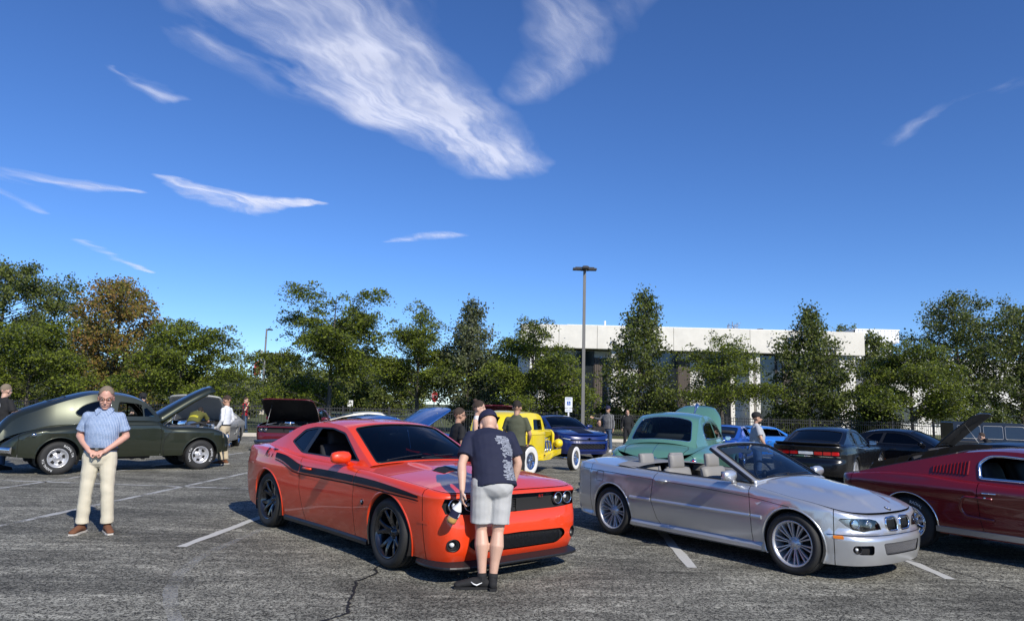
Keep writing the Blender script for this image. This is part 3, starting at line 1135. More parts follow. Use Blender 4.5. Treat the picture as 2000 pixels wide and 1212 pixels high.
nleaf = 0
TREES = [
	('maple_tree', 'tall dense green tree rising behind the long olive coupe', 20, 512, 47, 150, 'oval', 'leaf_maple', 'pyr', .12, 1.0),
	('locust_tree', 'spreading locust tree with feathery leaves over the tail of the olive coupe', 70, 622, 38.5, 104, 'locust', 'leaf_locust', None, .16, .9),
	('maple_tree', 'maple tree turning orange and yellow behind the olive coupe', 236, 546, 44.5, 92, 'oval', 'leaf_autumn', None, .1, 1.0),
	('locust_tree', 'locust tree with drooping sprays behind the olive coupe raised hood', 362, 618, 38.5, 100, 'locust', 'leaf_locust', None, .18, 1.0),
	('locust_tree', 'tallest locust tree with layered open sprays behind the orange coupe', 655, 564, 41, 130, 'locust', 'leaf_locust', None, .12, 1.1),
	('locust_tree', 'locust tree with open dark branches beside the stop sign', 822, 600, 44, 92, 'locust', 'leaf_locust', None, .25, .9),
	('pear_tree', 'grey green upright tree between two locust trees', 918, 588, 43, 66, 'pyramid', 'leaf_silver', None, .08, 1.0),
	('locust_tree', 'locust tree overlapping the end of the office building', 1042, 634, 42, 104, 'locust', 'leaf_locust', None, .14, 1.1),
	('maple_tree', 'pointed dark maple tree beside the tall lamp post', 1246, 580, 44.5, 68, 'pyramid', 'leaf_maple', None, .10, 1.15),
	('locust_tree', 'thin see-through locust tree in front of the office building', 1408, 648, 44, 92, 'locust', 'leaf_locust', None, .2, .62),
	('maple_tree', 'narrow topped dark maple tree near the office building corner', 1578, 606, 44.5, 84, 'pyramid', 'leaf_maple', None, .08, 1.1),
	('locust_tree', 'low broad locust tree past the office building corner', 1775, 668, 43.5, 112, 'locust', 'leaf_locust', None, .12, 1.15),
	('maple_tree', 'tall irregular tree with several tops past the broad locust', 1868, 580, 49, 82, 'oval', 'leaf_maple', None, .2, .75),
	('maple_tree', 'tall tree at the far end of the fence by the annex', 1985, 598, 49, 92, 'oval', 'leaf_maple', None, .2, .8),
]
for i, (nm, lb, u, vt, Y, hw, st, mt, _, lo, de) in enumerate(TREES):
	nleaf += tree(nm, lb, u, vt, Y, hw, st, 100 + i, mt, 'trees along the fence', lo, de)
FAR = [(450, 728, 75, 60, 'oval', 'round tree far off beyond the fence beside the flagpoles'), (392, 738, 72, 50, 'oval', 'round far tree behind the locust by the raised hood'),
	   (555, 690, 82, 60, 'oval', 'far tree standing just behind the flagpoles'), (745, 700, 80, 90, 'oval', 'far tree showing between two locust trees behind the orange coupe'),
	   (985, 700, 78, 80, 'oval', 'far tree behind the grey green upright tree'), (-60, 640, 70, 110, 'oval', 'far tree behind the tail of the olive coupe'),
	   (150, 690, 68, 90, 'oval', 'far tree below the orange maple crown'), (300, 700, 68, 80, 'oval', 'far tree beneath the locust sprays'),
	   (1700, 652, 66, 36, 'oval', 'dark tree filling the gap beside the office building corner'), (1655, 634, 96, 30, 'oval', 'tree top peeping over the office building roof'),
	   (640, 730, 88, 90, 'oval', 'far tree low behind the tallest locust')]
for i, (u, vt, Y, hw, st, lb) in enumerate(FAR):
	nleaf += tree('tree', lb, u, vt, Y, hw, st, 300 + i, 'leaf_far', 'far trees beyond the fence', .04, .9, lsize=1.7)
SHR = [(1715, 815, 45, 40, 'dark shrub at the foot of the office building corner'), (1540, 815, 45, 34, 'shrub below the narrow topped maple'), (1090, 815, 43.5, 60, 'shrub below the locust by the parking sign'),
	   (1300, 800, 46, 34, 'shrub against the office wall behind the green sedan'), (470, 765, 50, 28, 'round shrub beyond the man in the red shirt'), (1930, 815, 45, 40, 'shrub below the tall tree by the annex'),
	   (1180, 806, 46, 26, 'shrub below the pointed maple'), (960, 800, 46, 60, 'shrub behind the people by the yellow coupe')]
for i, (u, vt, Y, hw, lb) in enumerate(SHR):
	nleaf += tree('shrub', lb, u, vt, Y, hw, 'oval', 500 + i, 'leaf_maple' if i != 4 else 'leaf_silver', 'shrubs along the fence', .02, 1.3)
print('leaves', nleaf)
# ------------------------------------------------------------------ car toolkit
def pchip(pts):
	pts = sorted(pts)
	x = np.array([p[0] for p in pts], float)
	y = np.array([p[1] for p in pts], float)
	if len(x) == 1:
		return lambda q: np.full(np.shape(np.asarray(q, float)), y[0])
	h = np.diff(x)
	dl = np.diff(y) / h
	d = np.zeros_like(y)
	for i in range(1, len(x) - 1):
		if dl[i - 1] * dl[i] > 0:
			w1, w2 = 2 * h[i] + h[i - 1], h[i] + 2 * h[i - 1]
			d[i] = (w1 + w2) / (w1 / dl[i - 1] + w2 / dl[i])
	d[0], d[-1] = dl[0], dl[-1]

	def f(q):
		q = np.clip(np.asarray(q, float), x[0], x[-1])
		i = np.clip(np.searchsorted(x, q) - 1, 0, len(x) - 2)
		t = (q - x[i]) / h[i]
		return ((1 + 2 * t) * (1 - t) ** 2 * y[i] + t * (1 - t) ** 2 * h[i] * d[i] + t * t * (3 - 2 * t) * y[i + 1] + t * t * (t - 1) * h[i] * d[i + 1])
	return f


def crom(pts, per=14):
	"""centripetal Catmull-Rom through pts (any dimension)"""
	P = [np.array(p, float) for p in pts]
	P = [2 * P[0] - P[1]] + P + [2 * P[-1] - P[-2]]
	out, idx = [], []
	for i in range(1, len(P) - 2):
		p0, p1, p2, p3 = P[i - 1:i + 3]
		t0 = 0
		t1 = t0 + max(1e-6, np.linalg.norm(p1 - p0)) ** .5
		t2 = t1 + max(1e-6, np.linalg.norm(p2 - p1)) ** .5
		t3 = t2 + max(1e-6, np.linalg.norm(p3 - p2)) ** .5
		idx.append(len(out))
		for k in range(per):
			t = t1 + (t2 - t1) * k / per
			a1 = (t1 - t) / (t1 - t0) * p0 + (t - t0) / (t1 - t0) * p1
			a2 = (t2 - t) / (t2 - t1) * p1 + (t - t1) / (t2 - t1) * p2
			a3 = (t3 - t) / (t3 - t2) * p2 + (t - t2) / (t3 - t2) * p3
			b1 = (t2 - t) / (t2 - t0) * a1 + (t - t0) / (t2 - t0) * a2
			b2 = (t3 - t) / (t3 - t1) * a2 + (t - t1) / (t3 - t1) * a3
			out.append((t2 - t) / (t2 - t1) * b1 + (t - t1) / (t2 - t1) * b2)
	idx.append(len(out))
	out.append(P[-2])
	return np.array(out), idx


def densify(poly, step, closed=True):
	out = []
	n = len(poly)
	for i in range(n if closed else n - 1):
		a, b = np.array(poly[i], float), np.array(poly[(i + 1) % n], float)
		k = max(1, int(math.ceil(np.linalg.norm(b - a) / step)))
		for j in range(k):
			out.append(a + (b - a) * j / k)
	if not closed:
		out.append(np.array(poly[-1], float))
	return out


def inside(pts, poly):
	x, y = pts[:, 0], pts[:, 1]
	r = np.zeros(len(pts), bool)
	q = np.array(poly)
	a, b = q, np.roll(q, -1, 0)
	for (x0, y0), (x1, y1) in zip(a, b):
		if y0 == y1:
			continue
		c = ((y0 > y) != (y1 > y)) & (x < (x1 - x0) * (y - y0) / (y1 - y0) + x0)
		r ^= c
	return r


def seg_dist(pts, poly):
	q = np.array(poly)
	a, b = q, np.roll(q, -1, 0)
	d = b - a
	L = np.maximum((d * d).sum(1), 1e-12)
	best = np.full(len(pts), 1e9)
	for i in range(0, len(pts), 2000):
		p = pts[i:i + 2000]
		t = np.clip(((p[:, None, :] - a[None]) * d[None]).sum(2) / L, 0, 1)
		e = p[:, None, :] - a[None] - t[..., None] * d[None]
		best[i:i + 2000] = np.sqrt((e * e).sum(2)).min(1)
	return best


def panel(name, poly, fmap, mat, parent, holes=(), step=.07, rows=None, lift=0.0, flat=False, bstep=None, center=None, solid=0.0):
	"""a curved sheet cut along poly (with holes) in the surface's own coordinates and mapped onto the surface"""
	bstep = bstep or step * .6
	loops = [densify(poly, bstep)] + [densify(h, bstep) for h in holes]
	V, E_ = [], []
	for lp in loops:
		k = len(V)
		V += [Vector((p[0], p[1])) for p in lp]
		E_ += [(k + i, k + (i + 1) % len(lp)) for i in range(len(lp))]
	P = np.array(loops[0])
	lo, hi = P.min(0), P.max(0)
	gx = np.arange(lo[0] + step * .5, hi[0], step)
	gy = np.arange(lo[1] + step * .5, hi[1], step)
	G = np.array(np.meshgrid(gx, gy)).reshape(2, -1).T if len(gx) and len(gy) else np.zeros((0, 2))
	if rows is not None:
		rr = [(x, y) for x in gx for y in rows(x)]
		if rr:
			rr = np.array(rr)
			keepg = np.array([np.abs(rr[:, 1] - 0).size > 0])
			G = np.concatenate([G, rr]) if len(G) else rr
	if len(G):
		ok = inside(G, loops[0])
		for h in loops[1:]:
			ok &= ~inside(G, h)
		G = G[ok]
	if len(G):
		dm = seg_dist(G, loops[0])
		for h in loops[1:]:
			dm = np.minimum(dm, seg_dist(G, h))
		G = G[dm > (step * .28 if rows is None else .012)]
		V += [Vector((p[0], p[1])) for p in G]
	res = delaunay_2d_cdt(V, E_, [], 0, 1e-6)
	v2 = np.array([(v.x, v.y) for v in res[0]])
	tris = np.array([f for f in res[2] if len(f) == 3])
	ce = v2[tris].mean(1)
	ok = inside(ce, loops[0])
	for h in loops[1:]:
		ok &= ~inside(ce, h)
	tris = tris[ok]
	a, b = v2[:, 0], v2[:, 1]
	p3 = fmap(a, b)
	e = 2e-3
	nn = np.cross(fmap(a + e, b) - fmap(a - e, b), fmap(a, b + e) - fmap(a, b - e))
	nn /= np.maximum(np.linalg.norm(nn, axis=1), 1e-12)[:, None]
	c = np.array(center if center is not None else (0, 0, .5))
	ref = p3 - c
	if center is None:
		ref[:, 0] *= .35
	sgn = 1 if (nn * ref).sum() > 0 else -1
	nn *= sgn
	p3 = p3 + nn * lift
	# face winding to match
	fn = np.cross(p3[tris[:, 1]] - p3[tris[:, 0]], p3[tris[:, 2]] - p3[tris[:, 0]])
	flip = (fn * nn[tris].mean(1)).sum(1) < 0
	tris[flip] = tris[flip][:, ::-1]
	o = mesh_obj(name, p3, tris.tolist(), mat, parent, smooth=not flat, normals=None if flat else nn)
	if solid:
		s = o.modifiers.new('thick', 'SOLIDIFY')
		s.thickness = solid
		s.offset = -1
	return o


class Body:
	def __init__(s, plan, zt, zc, R_=.05, of=((0, 0),), os_=((0, 0),), orr=((0, 0),), zl=((0, .2),), arches=(), p=2.2, bulge=None, hood=None):
		pts, _ = crom(plan, 24)
		pts[:, 1] = np.maximum(pts[:, 1], 0)
		s.X, s.Y = pts[:, 0], pts[:, 1]
		s.S = np.concatenate([[0], np.cumsum(np.hypot(np.diff(s.X), np.diff(s.Y)))])
		t = np.stack([np.gradient(s.X, s.S), np.gradient(s.Y, s.S)], 1)
		t /= np.linalg.norm(t, axis=1)[:, None]
		t[0] = (0, 1)
		t[-1] = (0, -1)
		s.NX, s.NY = t[:, 1], -t[:, 0]
		s.zt, s.zc, s.R = pchip(zt), pchip(zc), R_
		s.of, s.os, s.orr, s.zl = pchip(of), pchip(os_), pchip(orr), pchip(zl)
		s.arches, s.p, s.bulge, s.hoodf = arches, p, bulge, hood
		s.L = s.S[-1]
		s.im = int(np.argmax(s.Y))
		e = s.P(s.S, s.wtop(s.S))
		o = np.argsort(e[:, 0])
		s.ex, s.ey = e[o, 0], e[o, 1]

	def x(s, q): return np.interp(q, s.S, s.X)

	def sx(s, x): return np.interp(-np.asarray(x, float), -s.X, s.S)

	def sy(s, y): return np.interp(y, s.Y[:s.im + 1], s.S[:s.im + 1])

	def syr(s, y): return s.L - np.interp(y, s.Y[s.im:][::-1], s.S[s.im:][::-1])

	def wtop(s, q): return s.zt(s.x(q)) - s.R + s.R * math.pi / 2

	def P(s, q, w, inset=0.0):
		q = np.clip(np.asarray(q, float), 0, s.L)
		w = np.asarray(w, float)
		x, y = np.interp(q, s.S, s.X), np.interp(q, s.S, s.Y)
		nx, ny = np.interp(q, s.S, s.NX), np.interp(q, s.S, s.NY)
		k = np.maximum(np.hypot(nx, ny), 1e-9)
		nx, ny = nx / k, ny / k
		zt = s.zt(x)
		th = np.clip((w - (zt - s.R)) / s.R, 0, math.pi / 2)
		z = np.where(w <= zt - s.R, w, zt - s.R + s.R * np.sin(th))
		wf, wr, ws_ = np.maximum(nx, 0) ** 2, np.maximum(-nx, 0) ** 2, ny ** 2
		off = wf * s.of(z) + wr * s.orr(z) + ws_ * s.os(z) + s.R * (1 - np.cos(th)) + inset
		if s.bulge is not None:
			off = off - s.bulge(x, z) * ws_
		return np.stack([x - nx * off, np.maximum(y - ny * off, 0.0), z], -1)

	def side(s, sg):
		def f(q, w):
			p = s.P(q, w)
			p[:, 1] *= sg
			return p
		return f

	def front(s):
		def f(q, w):
			p = s.P(np.abs(q), w)
			p[:, 1] *= np.sign(q)
			return p
		return f

	def rear(s):
		def f(q, w):
			p = s.P(s.L - np.abs(q), w)
			p[:, 1] *= np.sign(q)
			return p
		return f

	def edge(s, x): return np.interp(x, s.ex, s.ey)

	def cap(s):
		def f(x, y):
			x, y = np.asarray(x, float), np.asarray(y, float)
			ye = np.maximum(s.edge(x), .02)
			v = np.clip(np.abs(y) / ye, 0, 1)
			zt = s.zt(x)
			kn = np.clip((s.ex[-1] - x) / .26, 0, 1) * np.clip((x - s.ex[0]) / .16, 0, 1)
			z = zt + (s.zc(x) - zt) * (1 - v ** s.p) * kn ** .6
			if s.hoodf is not None:
				z = z + s.hoodf(x, y)
			return np.stack([x, y, z], -1)
		return f

	def bottom(s, sa, sb, n=60):
		"""lower edge from sa to sb (s grows rearwards) going round the wheel arches"""
		out = []
		for q in np.linspace(sa, sb, n):
			x = float(s.x(q))
			out.append((q, float(s.zl(x))))
		for xc, zc_, r in s.arches:
			zl = float(s.zl(xc))
			# circle meets the lower edge
			h = zc_ - zl
			if abs(h) < r:
				a0 = -math.asin(max(-1, min(1, h / r)))
			else:
				a0 = 0
			arc = []
			for k in range(25):
				a = a0 + (math.pi - 2 * a0) * k / 24
				arc.append((float(s.sx(xc + r * math.cos(a))), zc_ + r * math.sin(a)))
			lo, hi = arc[0][0], arc[-1][0]
			if lo < sa or hi > sb:
				continue
			out = [p for p in out if p[0] < lo - .01] + arc + [p for p in out if p[0] > hi + .01]
		return out

	def top(s, sa, sb, n=40):
		return [(q, float(s.wtop(q))) for q in np.linspace(sa, sb, n)]

	def rows(s):
		def f(q):
			wt = float(s.wtop(abs(q) if q < 0 else q))
			return [wt - s.R * a for a in (.2, .55, .95, 1.35)]
		return f

	def rows_rear(s):
		def f(q):
			wt = float(s.wtop(s.L - abs(q)))
			return [wt - s.R * a for a in (.2, .55, .95, 1.35)]
		return f

	def band_panel(s, name, sa, sb, mat, parent, sg, gap=.004, lineA=None, lineB=None, holes=(), step=.07, low=None):
		"""side panel from s=sa to s=sb; lineA / lineB: optional shut lines as (x,z) lists bottom to top"""
		bot = s.bottom(sa + gap, sb - gap) if low is None else [(q, low(q)) for q in np.linspace(sa + gap, sb - gap, 40)]
		tp = s.top(sa + gap, sb - gap)[::-1]
		if lineB:
			lb = [(float(s.sx(x)) - gap, z) for x, z in lineB]
			bot = [b for b in bot if b[0] < lb[0][0] - .01]
			tp = [t for t in tp if t[0] < lb[-1][0] - .01]
			tp = lb + [(lb[-1][0], float(s.wtop(lb[-1][0])))] + tp
		if lineA:
			la = [(float(s.sx(x)) + gap, z) for x, z in lineA]
			bot = [b for b in bot if b[0] > la[0][0] + .01]
			tp = [t for t in tp if t[0] > la[-1][0] + .01]
			tp = tp + [(la[-1][0], float(s.wtop(la[-1][0])))] + la[::-1]
		return panel(name, bot + tp, s.side(sg), mat, parent, holes, step, s.rows(), bstep=.05)

	def shell(s, parent, inset=.05, zin=.03):
		"""dark inner structure seen through the gaps and wheel arches"""
		mb = MB()
		ss = np.concatenate([np.linspace(.02, s.L - .02, 90)])
		for sg in (1, -1):
			vs_, fs = [], []
			nz = 6
			for q in ss:
				x = float(s.x(q))
				ins = inset
				for xc, zc_, r in s.arches:
					if abs(x - xc) < r + .06:
						ins = .30
				for k in range(nz):
					z = float(s.zl(x)) + .05 + (float(s.zt(x)) - zin - s.R - float(s.zl(x)) - .05) * k / (nz - 1)
					p = s.P(np.array([q]), np.array([z]), ins)[0]
					vs_.append((p[0], p[1] * sg, p[2]))
			for i in range(len(ss) - 1):
				for k in range(nz - 1):
					fs.append((i * nz + k, (i + 1) * nz + k, (i + 1) * nz + k + 1, i * nz + k + 1))
			mb.add(vs_, fs)
		vs_, fs = [], []
		for q in ss:
			x = float(s.x(q))
			ins = inset
			for xc, zc_, r in s.arches:
				if abs(x - xc) < r + .06:
					ins = .30
			p = s.P(np.array([q]), np.array([float(s.zl(x)) + .06]), ins)[0]
			vs_ += [(p[0], p[1], p[2]), (p[0], -p[1], p[2])]
		for i in range(len(ss) - 1):
			fs.append((2 * i, 2 * i + 2, 2 * i + 3, 2 * i + 1))
		mb.add(vs_, fs)
		for xc, zc_, r in s.arches:
			ye = float(np.interp(-xc, -s.X, s.Y)) - .03
			for sg in (1, -1):
				mb.lathe([(r - .004, sg * ye), (r - .004, sg * (ye - .34)), (.02, sg * (ye - .34))], 'y', 24, (xc, 0, zc_), a0=R(-25), a1=R(205))
		return mb.build('inner_body', 'under', parent)

	def arch_lip(s, xc, zc_, r, sg, mat, parent, wid=.022, out=.006, name='arch_lip'):
		pts = []
		h = zc_ - float(s.zl(xc))
		a0 = -math.asin(max(-1, min(1, h / r)))
		for k in range(33):
			a = a0 + (math.pi - 2 * a0) * k / 32
			q = float(s.sx(xc + r * math.cos(a)))
			p = s.P(np.array([q]), np.array([zc_ + r * math.sin(a)]))[0]
			pts.append((p, a))
		rings = []
		for p, a in pts:
			dr = np.array([math.cos(a), 0, math.sin(a)])
			y = p[1]
			prof = [(-.002, -.05), (-.002, out * .8), (.004, out), (wid * .6, out), (wid, 0), (wid, -.01)]
			rings.append([((p[0] + dr[0] * u), (y + v) * sg, (p[2] + dr[2] * u)) for u, v in prof])
		mb = MB()
		mb.loft(rings, cap=False, closed=False)
		o = mb.build(name, mat, parent)
		return o


class House:
	"""greenhouse: silhouette in side view (x,z,crown); side glass leans in"""

	def __init__(g, body, sil, yb, tum=.42, tum2=.0, p=2.6, zb=None, per=14):
		g.b = body
		a, idx = crom([(q[0], q[1], q[2]) for q in sil], per)
		g.X, g.Z, g.Cr = a[:, 0], a[:, 1], a[:, 2]
		g.T = np.concatenate([[0], np.cumsum(np.hypot(np.diff(g.X), np.diff(g.Z)))])
		g.ti = [float(g.T[i]) for i in idx]
		tx, tz = np.gradient(g.X, g.T), np.gradient(g.Z, g.T)
		k = np.hypot(tx, tz)
		g.NX, g.NZ = tz / k, -tx / k
		g.yb, g.tum, g.tum2, g.p = pchip(yb), tum, tum2, p
		cap = body.cap()
		g.zb = (lambda x: cap(np.asarray(x, float), g.yb(x))[..., 2]) if zb is None else pchip(zb)

	def G(g, x, z):
		h = z - g.zb(x)
		return np.maximum(g.yb(x) - g.tum * h - g.tum2 * h * np.abs(h), .05)

	def side(g, sg, inset=0.0):
		def f(x, z):
			return np.stack([x, sg * (g.G(x, z) - inset), z], -1)
		return f

	def strip(g, inset=0.0):
		"""v in metres-like units scaled by local half width: v/Yref"""
		def f(v, t):
			t = np.clip(t, 0, g.T[-1])
			x, z = np.interp(t, g.T, g.X), np.interp(t, g.T, g.Z)
			nx, nz = np.interp(t, g.T, g.NX), np.interp(t, g.T, g.NZ)
			cr = np.interp(t, g.T, g.Cr)
			y = g.G(x, z)
			c = cr * (1 - np.clip(np.abs(v), 0, 1) ** g.p) - inset
			return np.stack([x + nx * c, v * y, z + nz * c], -1)
		return f

	def sil_between(g, x0, x1, n=30):
		"""silhouette points (x,z) sampled by x from x0 (front) to x1 (rear)"""
		m = (g.X <= x0) & (g.X >= x1)
		return [(float(a), float(b)) for a, b in zip(g.X[m], g.Z[m])]


def round_poly(pts, r, n=5):
	"""round the corners of a polygon; r one radius or a list"""
	out = []
	m = len(pts)
	for i in range(m):
		p0, p1, p2 = (np.array(pts[i - 1], float), np.array(pts[i], float), np.array(pts[(i + 1) % m], float))
		rr = r[i] if isinstance(r, (list, tuple)) else r
		if rr <= 0:
			out.append(tuple(p1))
			continue
		a, b = p0 - p1, p2 - p1
		la, lb = np.linalg.norm(a), np.linalg.norm(b)
		d = min(rr, la * .48, lb * .48)
		A, B = p1 + a / la * d, p1 + b / lb * d
		for k in range(n + 1):
			t = k / n
			out.append(tuple((1 - t) ** 2 * A + 2 * t * (1 - t) * p1 + t * t * B))
	return out


def offset_poly(pts, d):
	"""inset (d>0) a roughly convex polygon"""
	P = np.array(pts, float)
	c = P.mean(0)
	n = len(P)
	out = []
	area = sum(P[i][0] * P[(i + 1) % n][1] - P[(i + 1) % n][0] * P[i][1] for i in range(n))
	sg = 1 if area > 0 else -1
	for i in range(n):
		a, b = P[i] - P[i - 1], P[(i + 1) % n] - P[i]
		na = np.array([-a[1], a[0]]) / max(np.linalg.norm(a), 1e-9)
		nb = np.array([-b[1], b[0]]) / max(np.linalg.norm(b), 1e-9)
		m = na + nb
		m /= max(np.linalg.norm(m), 1e-6)
		k = max(.35, float((m * na).sum()))
		out.append(tuple(P[i] + sg * m * d / k))
	return out


def surface_tube(name, pts, fmap, r, mat, parent, lift=0.0, closed=False, n=6, step=.05):
	"""a thin bead of trim following a path on a surface"""
	q = np.array(densify(pts, step, closed))
	p = fmap(q[:, 0], q[:, 1])
	mb = MB()
	mb.tube([Vector(a) for a in p], r, n, closed=closed)
	return mb.build(name, mat, parent)


# ------------------------------------------------------------------ wheels
def tyre_profile(Ro, Rr, w):
	h = w / 2
	sh = (Ro - Rr)
	return [(Rr - .008, -h * .80), (Rr + .004, -h * .86), (Rr + sh * .25, -h * .985), (Rr + sh * .55, -h * 1.0), (Rr + sh * .8, -h * .95), (Ro - .012, -h * .84),
			(Ro, -h * .66), (Ro, -h * .42), (Ro - .007, -h * .40), (Ro - .007, -h * .34), (Ro + .001, -h * .32), (Ro + .002, -h * .05), (Ro - .006, -h * .03), (Ro - .006, h * .03),
			(Ro + .002, h * .05), (Ro + .001, h * .32), (Ro - .007, h * .34), (Ro - .007, h * .40), (Ro, h * .42), (Ro, h * .66), (Ro - .012, h * .84), (Rr + sh * .55, h), (Rr, h * .86)]


def spoke(mb, a0, a1, r0, r1, w0, w1, y0, y1, dep=.03, n=5, ymid=None):
	"""one wheel spoke from hub to rim; y is the outer face (negative is outwards)"""
	rings = []
	for k in range(n):
		t = k / (n - 1)
		a = a0 + (a1 - a0) * t
		r = r0 + (r1 - r0) * t
		w = w0 + (w1 - w0) * t
		y = y0 + (y1 - y0) * t
		if ymid is not None:
			y += ymid * 4 * t * (1 - t)
		c, s_ = math.cos(a), math.sin(a)
		d = [(-w, y + dep), (-w, y + .008), (-w * .55, y), (w * .55, y), (w, y + .008), (w, y + dep)]
		rings.append([(r * c - u * s_, yy, r * s_ + u * c) for u, yy in d])
	mb.loft(rings, smooth=False)


def make_wheel(style, Ro, Rr, w, rim_mat, face_mat=None, white=None, letters=None):
	"""returns a template: list of (name, mesh, parent index). Axis y, outer face -y"""
	face_mat = face_mat or rim_mat
	parts = []
	h = w / 2
	mb = MB()   # rim barrel, root of the wheel
	lip = -h * .84
	mb.lathe([(Rr + .002, lip - .002), (Rr + .008, lip - .008), (Rr - .004, lip - .010), (Rr - .016, lip + .004), (Rr - .03, lip + .05), (Rr - .045, lip + .10), (Rr - .05, h * .7)], 'y', 48)
	parts.append(('wheel', mb.data('wheel', [rim_mat]), None))
	mb = MB()
	mb.lathe(tyre_profile(Ro, Rr, w), 'y', 56)
	# tread blocks: shallow cross cuts shown as small ribs
	for k in range(64):
		a = 2 * math.pi * k / 64
		mt = Matrix.Rotation(-a, 4, 'Y')
		for y0, y1 in ((-h * .68, -h * .44), (h * .44, h * .68)):
			mb.box((Ro - .004, y0, -.011), (Ro + .0035, y1, .011), mat=mt)
	parts.append(('tyre', mb.data('tyre', ['rubber']), 0))
	if white:
		mb = MB()
		sh = Ro - Rr
		mb.lathe([(Rr + .006, -h * .93 - .004), (Rr + sh * .25, -h * .985 - .005), (Rr + sh * .55, -h - .005), (Rr + sh * white, -h * .965 - .006), (Rr + sh * white, -h * .9)], 'y', 56)
		parts.append(('whitewall', mb.data('whitewall', ['whitewall']), 0))
	if letters:
		for txt, ac, size in letters:
			v, f = text_polys(txt, size)
			rm = Rr + (Ro - Rr) * .52
			out = []
			for a, b in v:
				r = rm + b - size * .35
				an = ac - a / rm
				out.append((r * math.cos(an), -h - .004, r * math.sin(an)))
			parts.append(('tyre_lettering', mesh_data('tyre_lettering', out, [tuple(reversed(q)) for q in f], 'white_letter', False), 0))
	mb = MB()
	mb.lathe([(.0, h * .2), (.17 if Rr > .2 else .14, h * .2), (.17 if Rr > .2 else .14, h * .26)], 'y', 32)
	parts.append(('brake_disc', mb.data('brake_disc', ['under']), 0))  # disc coloured black to put shade behind the spokes
	mb = MB()
	mb.lathe([(.0, h * .45), (Rr - .02, h * .45), (Rr - .02, h * .5)], 'y', 32)
	parts.append(('wheel_back', mb.data('wheel_back', ['under']), 0))  # added black disc standing in for the shade between the spokes
	yf = lip + .012
	rr = Rr - .012
	sp = []
	if style == 'twin5':        # five split spokes, each a wide fork
		for k in range(5):
			for sg in (-1, 1):
				mb = MB()
				a = R(90 + 72 * k)
				spoke(mb, a + sg * .10, a + sg * .30, .055, rr, .030, .019, yf + .055, yf, .045, 6, ymid=-.012)
				sp.append(mb)
		hub = [(.0, yf + .035), (.032, yf + .036), (.034, yf + .048), (.075, yf + .055), (.08, yf + .10)]
	elif style == 'star10':     # ten slim double spokes in pairs
		for k in range(10):
			for sg in (-1, 1):
				mb = MB()
				a = R(90 + 36 * k)
				spoke(mb, a + sg * .09, a + sg * .115, .06, rr, .006, .0105, yf + .030, yf, .035, 5, ymid=-.004)
				sp.append(mb)
		hub = [(.0, yf + .018), (.034, yf + .018), (.036, yf + .026), (.07, yf + .03), (.075, yf + .08)]
	elif style == 'five':
		for k in range(5):
			mb = MB()
			a = R(90 + 72 * k)
			spoke(mb, a, a, .05, rr, .035, .03, yf + .03, yf, .05, 5)
			sp.append(mb)
		hub = [(.0, yf + .01), (.045, yf + .012), (.05, yf + .03), (.09, yf + .04)]
	elif style == 'slot':       # dished disc with five bean slots
		N = 80
		v, f = [], []
		prof = [(.05, yf + .02), (.075, yf + .035), (rr * .52, yf + .060), (rr * .62, yf + .062), (rr * .80, yf + .055), (rr * .9, yf + .03), (rr + .006, yf + .0)]
		for r, y in prof:
			for k in range(N):
				a = 2 * math.pi * k / N
				v.append((r * math.cos(a), y, r * math.sin(a)))
		for i in range(len(prof) - 1):
			for k in range(N):
				ph = (k % 16)
				if i in (2, 3) and 4 <= ph < 12 and not (i == 5):
					continue
				f.append((i * N + k, i * N + (k + 1) % N, (i + 1) * N + (k + 1) % N, (i + 1) * N + k))
		mb = MB(); mb.add(v, f); sp.append(mb)
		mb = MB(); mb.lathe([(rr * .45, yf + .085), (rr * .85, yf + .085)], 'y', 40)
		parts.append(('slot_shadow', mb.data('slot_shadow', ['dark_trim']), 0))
		hub = [(.0, yf - .012), (.03, yf - .012), (.036, yf - .006), (.04, yf + .02), (.06, yf + .025)]
	elif style == 'steel':      # styled steel rim, small windows, cap
		mb = MB()
		mb.lathe([(.06, yf + .03), (rr * .45, yf + .035), (rr * .6, yf + .06), (rr * .85, yf + .05), (rr, yf + .01)], 'y', 40)
		sp.append(mb)
		for k in range(10):
			mb = MB(); a = 2 * math.pi * k / 10
			spoke(mb, a, a, rr * .40, rr * .8, .018, .02, yf + .03, yf + .035, .02, 3); sp.append(mb)
		hub = [(.0, yf - .02), (.05, yf - .018), (.07, yf + .01), (.075, yf + .04)]
	else:                       # wire
		for k in range(24):
			mb = MB(); a = 2 * math.pi * k / 24
			mb.tube([(.045 * math.cos(a + .35), yf + .015, .045 * math.sin(a + .35)), (rr * math.cos(a), yf + .04, rr * math.sin(a))], .0045, 5)
			sp.append(mb)
		mb = MB(); mb.lathe([(.03, yf + .07), (rr - .01, yf + .07)], 'y', 32)
		parts.append(('wheel_dish', mb.data('wheel_dish', [rim_mat]), 0))
		hub = [(.0, yf - .03), (.03, yf - .028), (.045, yf + .0), (.05, yf + .05)]
	for mb in sp:
		parts.append(('spoke', mb.data('spoke', [face_mat]), 0))
	mb = MB(); mb.lathe(hub, 'y', 24)
	for k in range(5):
		a = R(90 + 72 * k + 36)
		r = .055 if style not in ('slot',) else .055
		mb.lathe([(.0, hub[-2][1] - .014), (.009, hub[-2][1] - .014), (.01, hub[-2][1] + .02)], 'y', 8, (r * math.cos(a), 0, r * math.sin(a)))
	parts.append(('hub', mb.data('hub', [face_mat]), 0))
	return parts


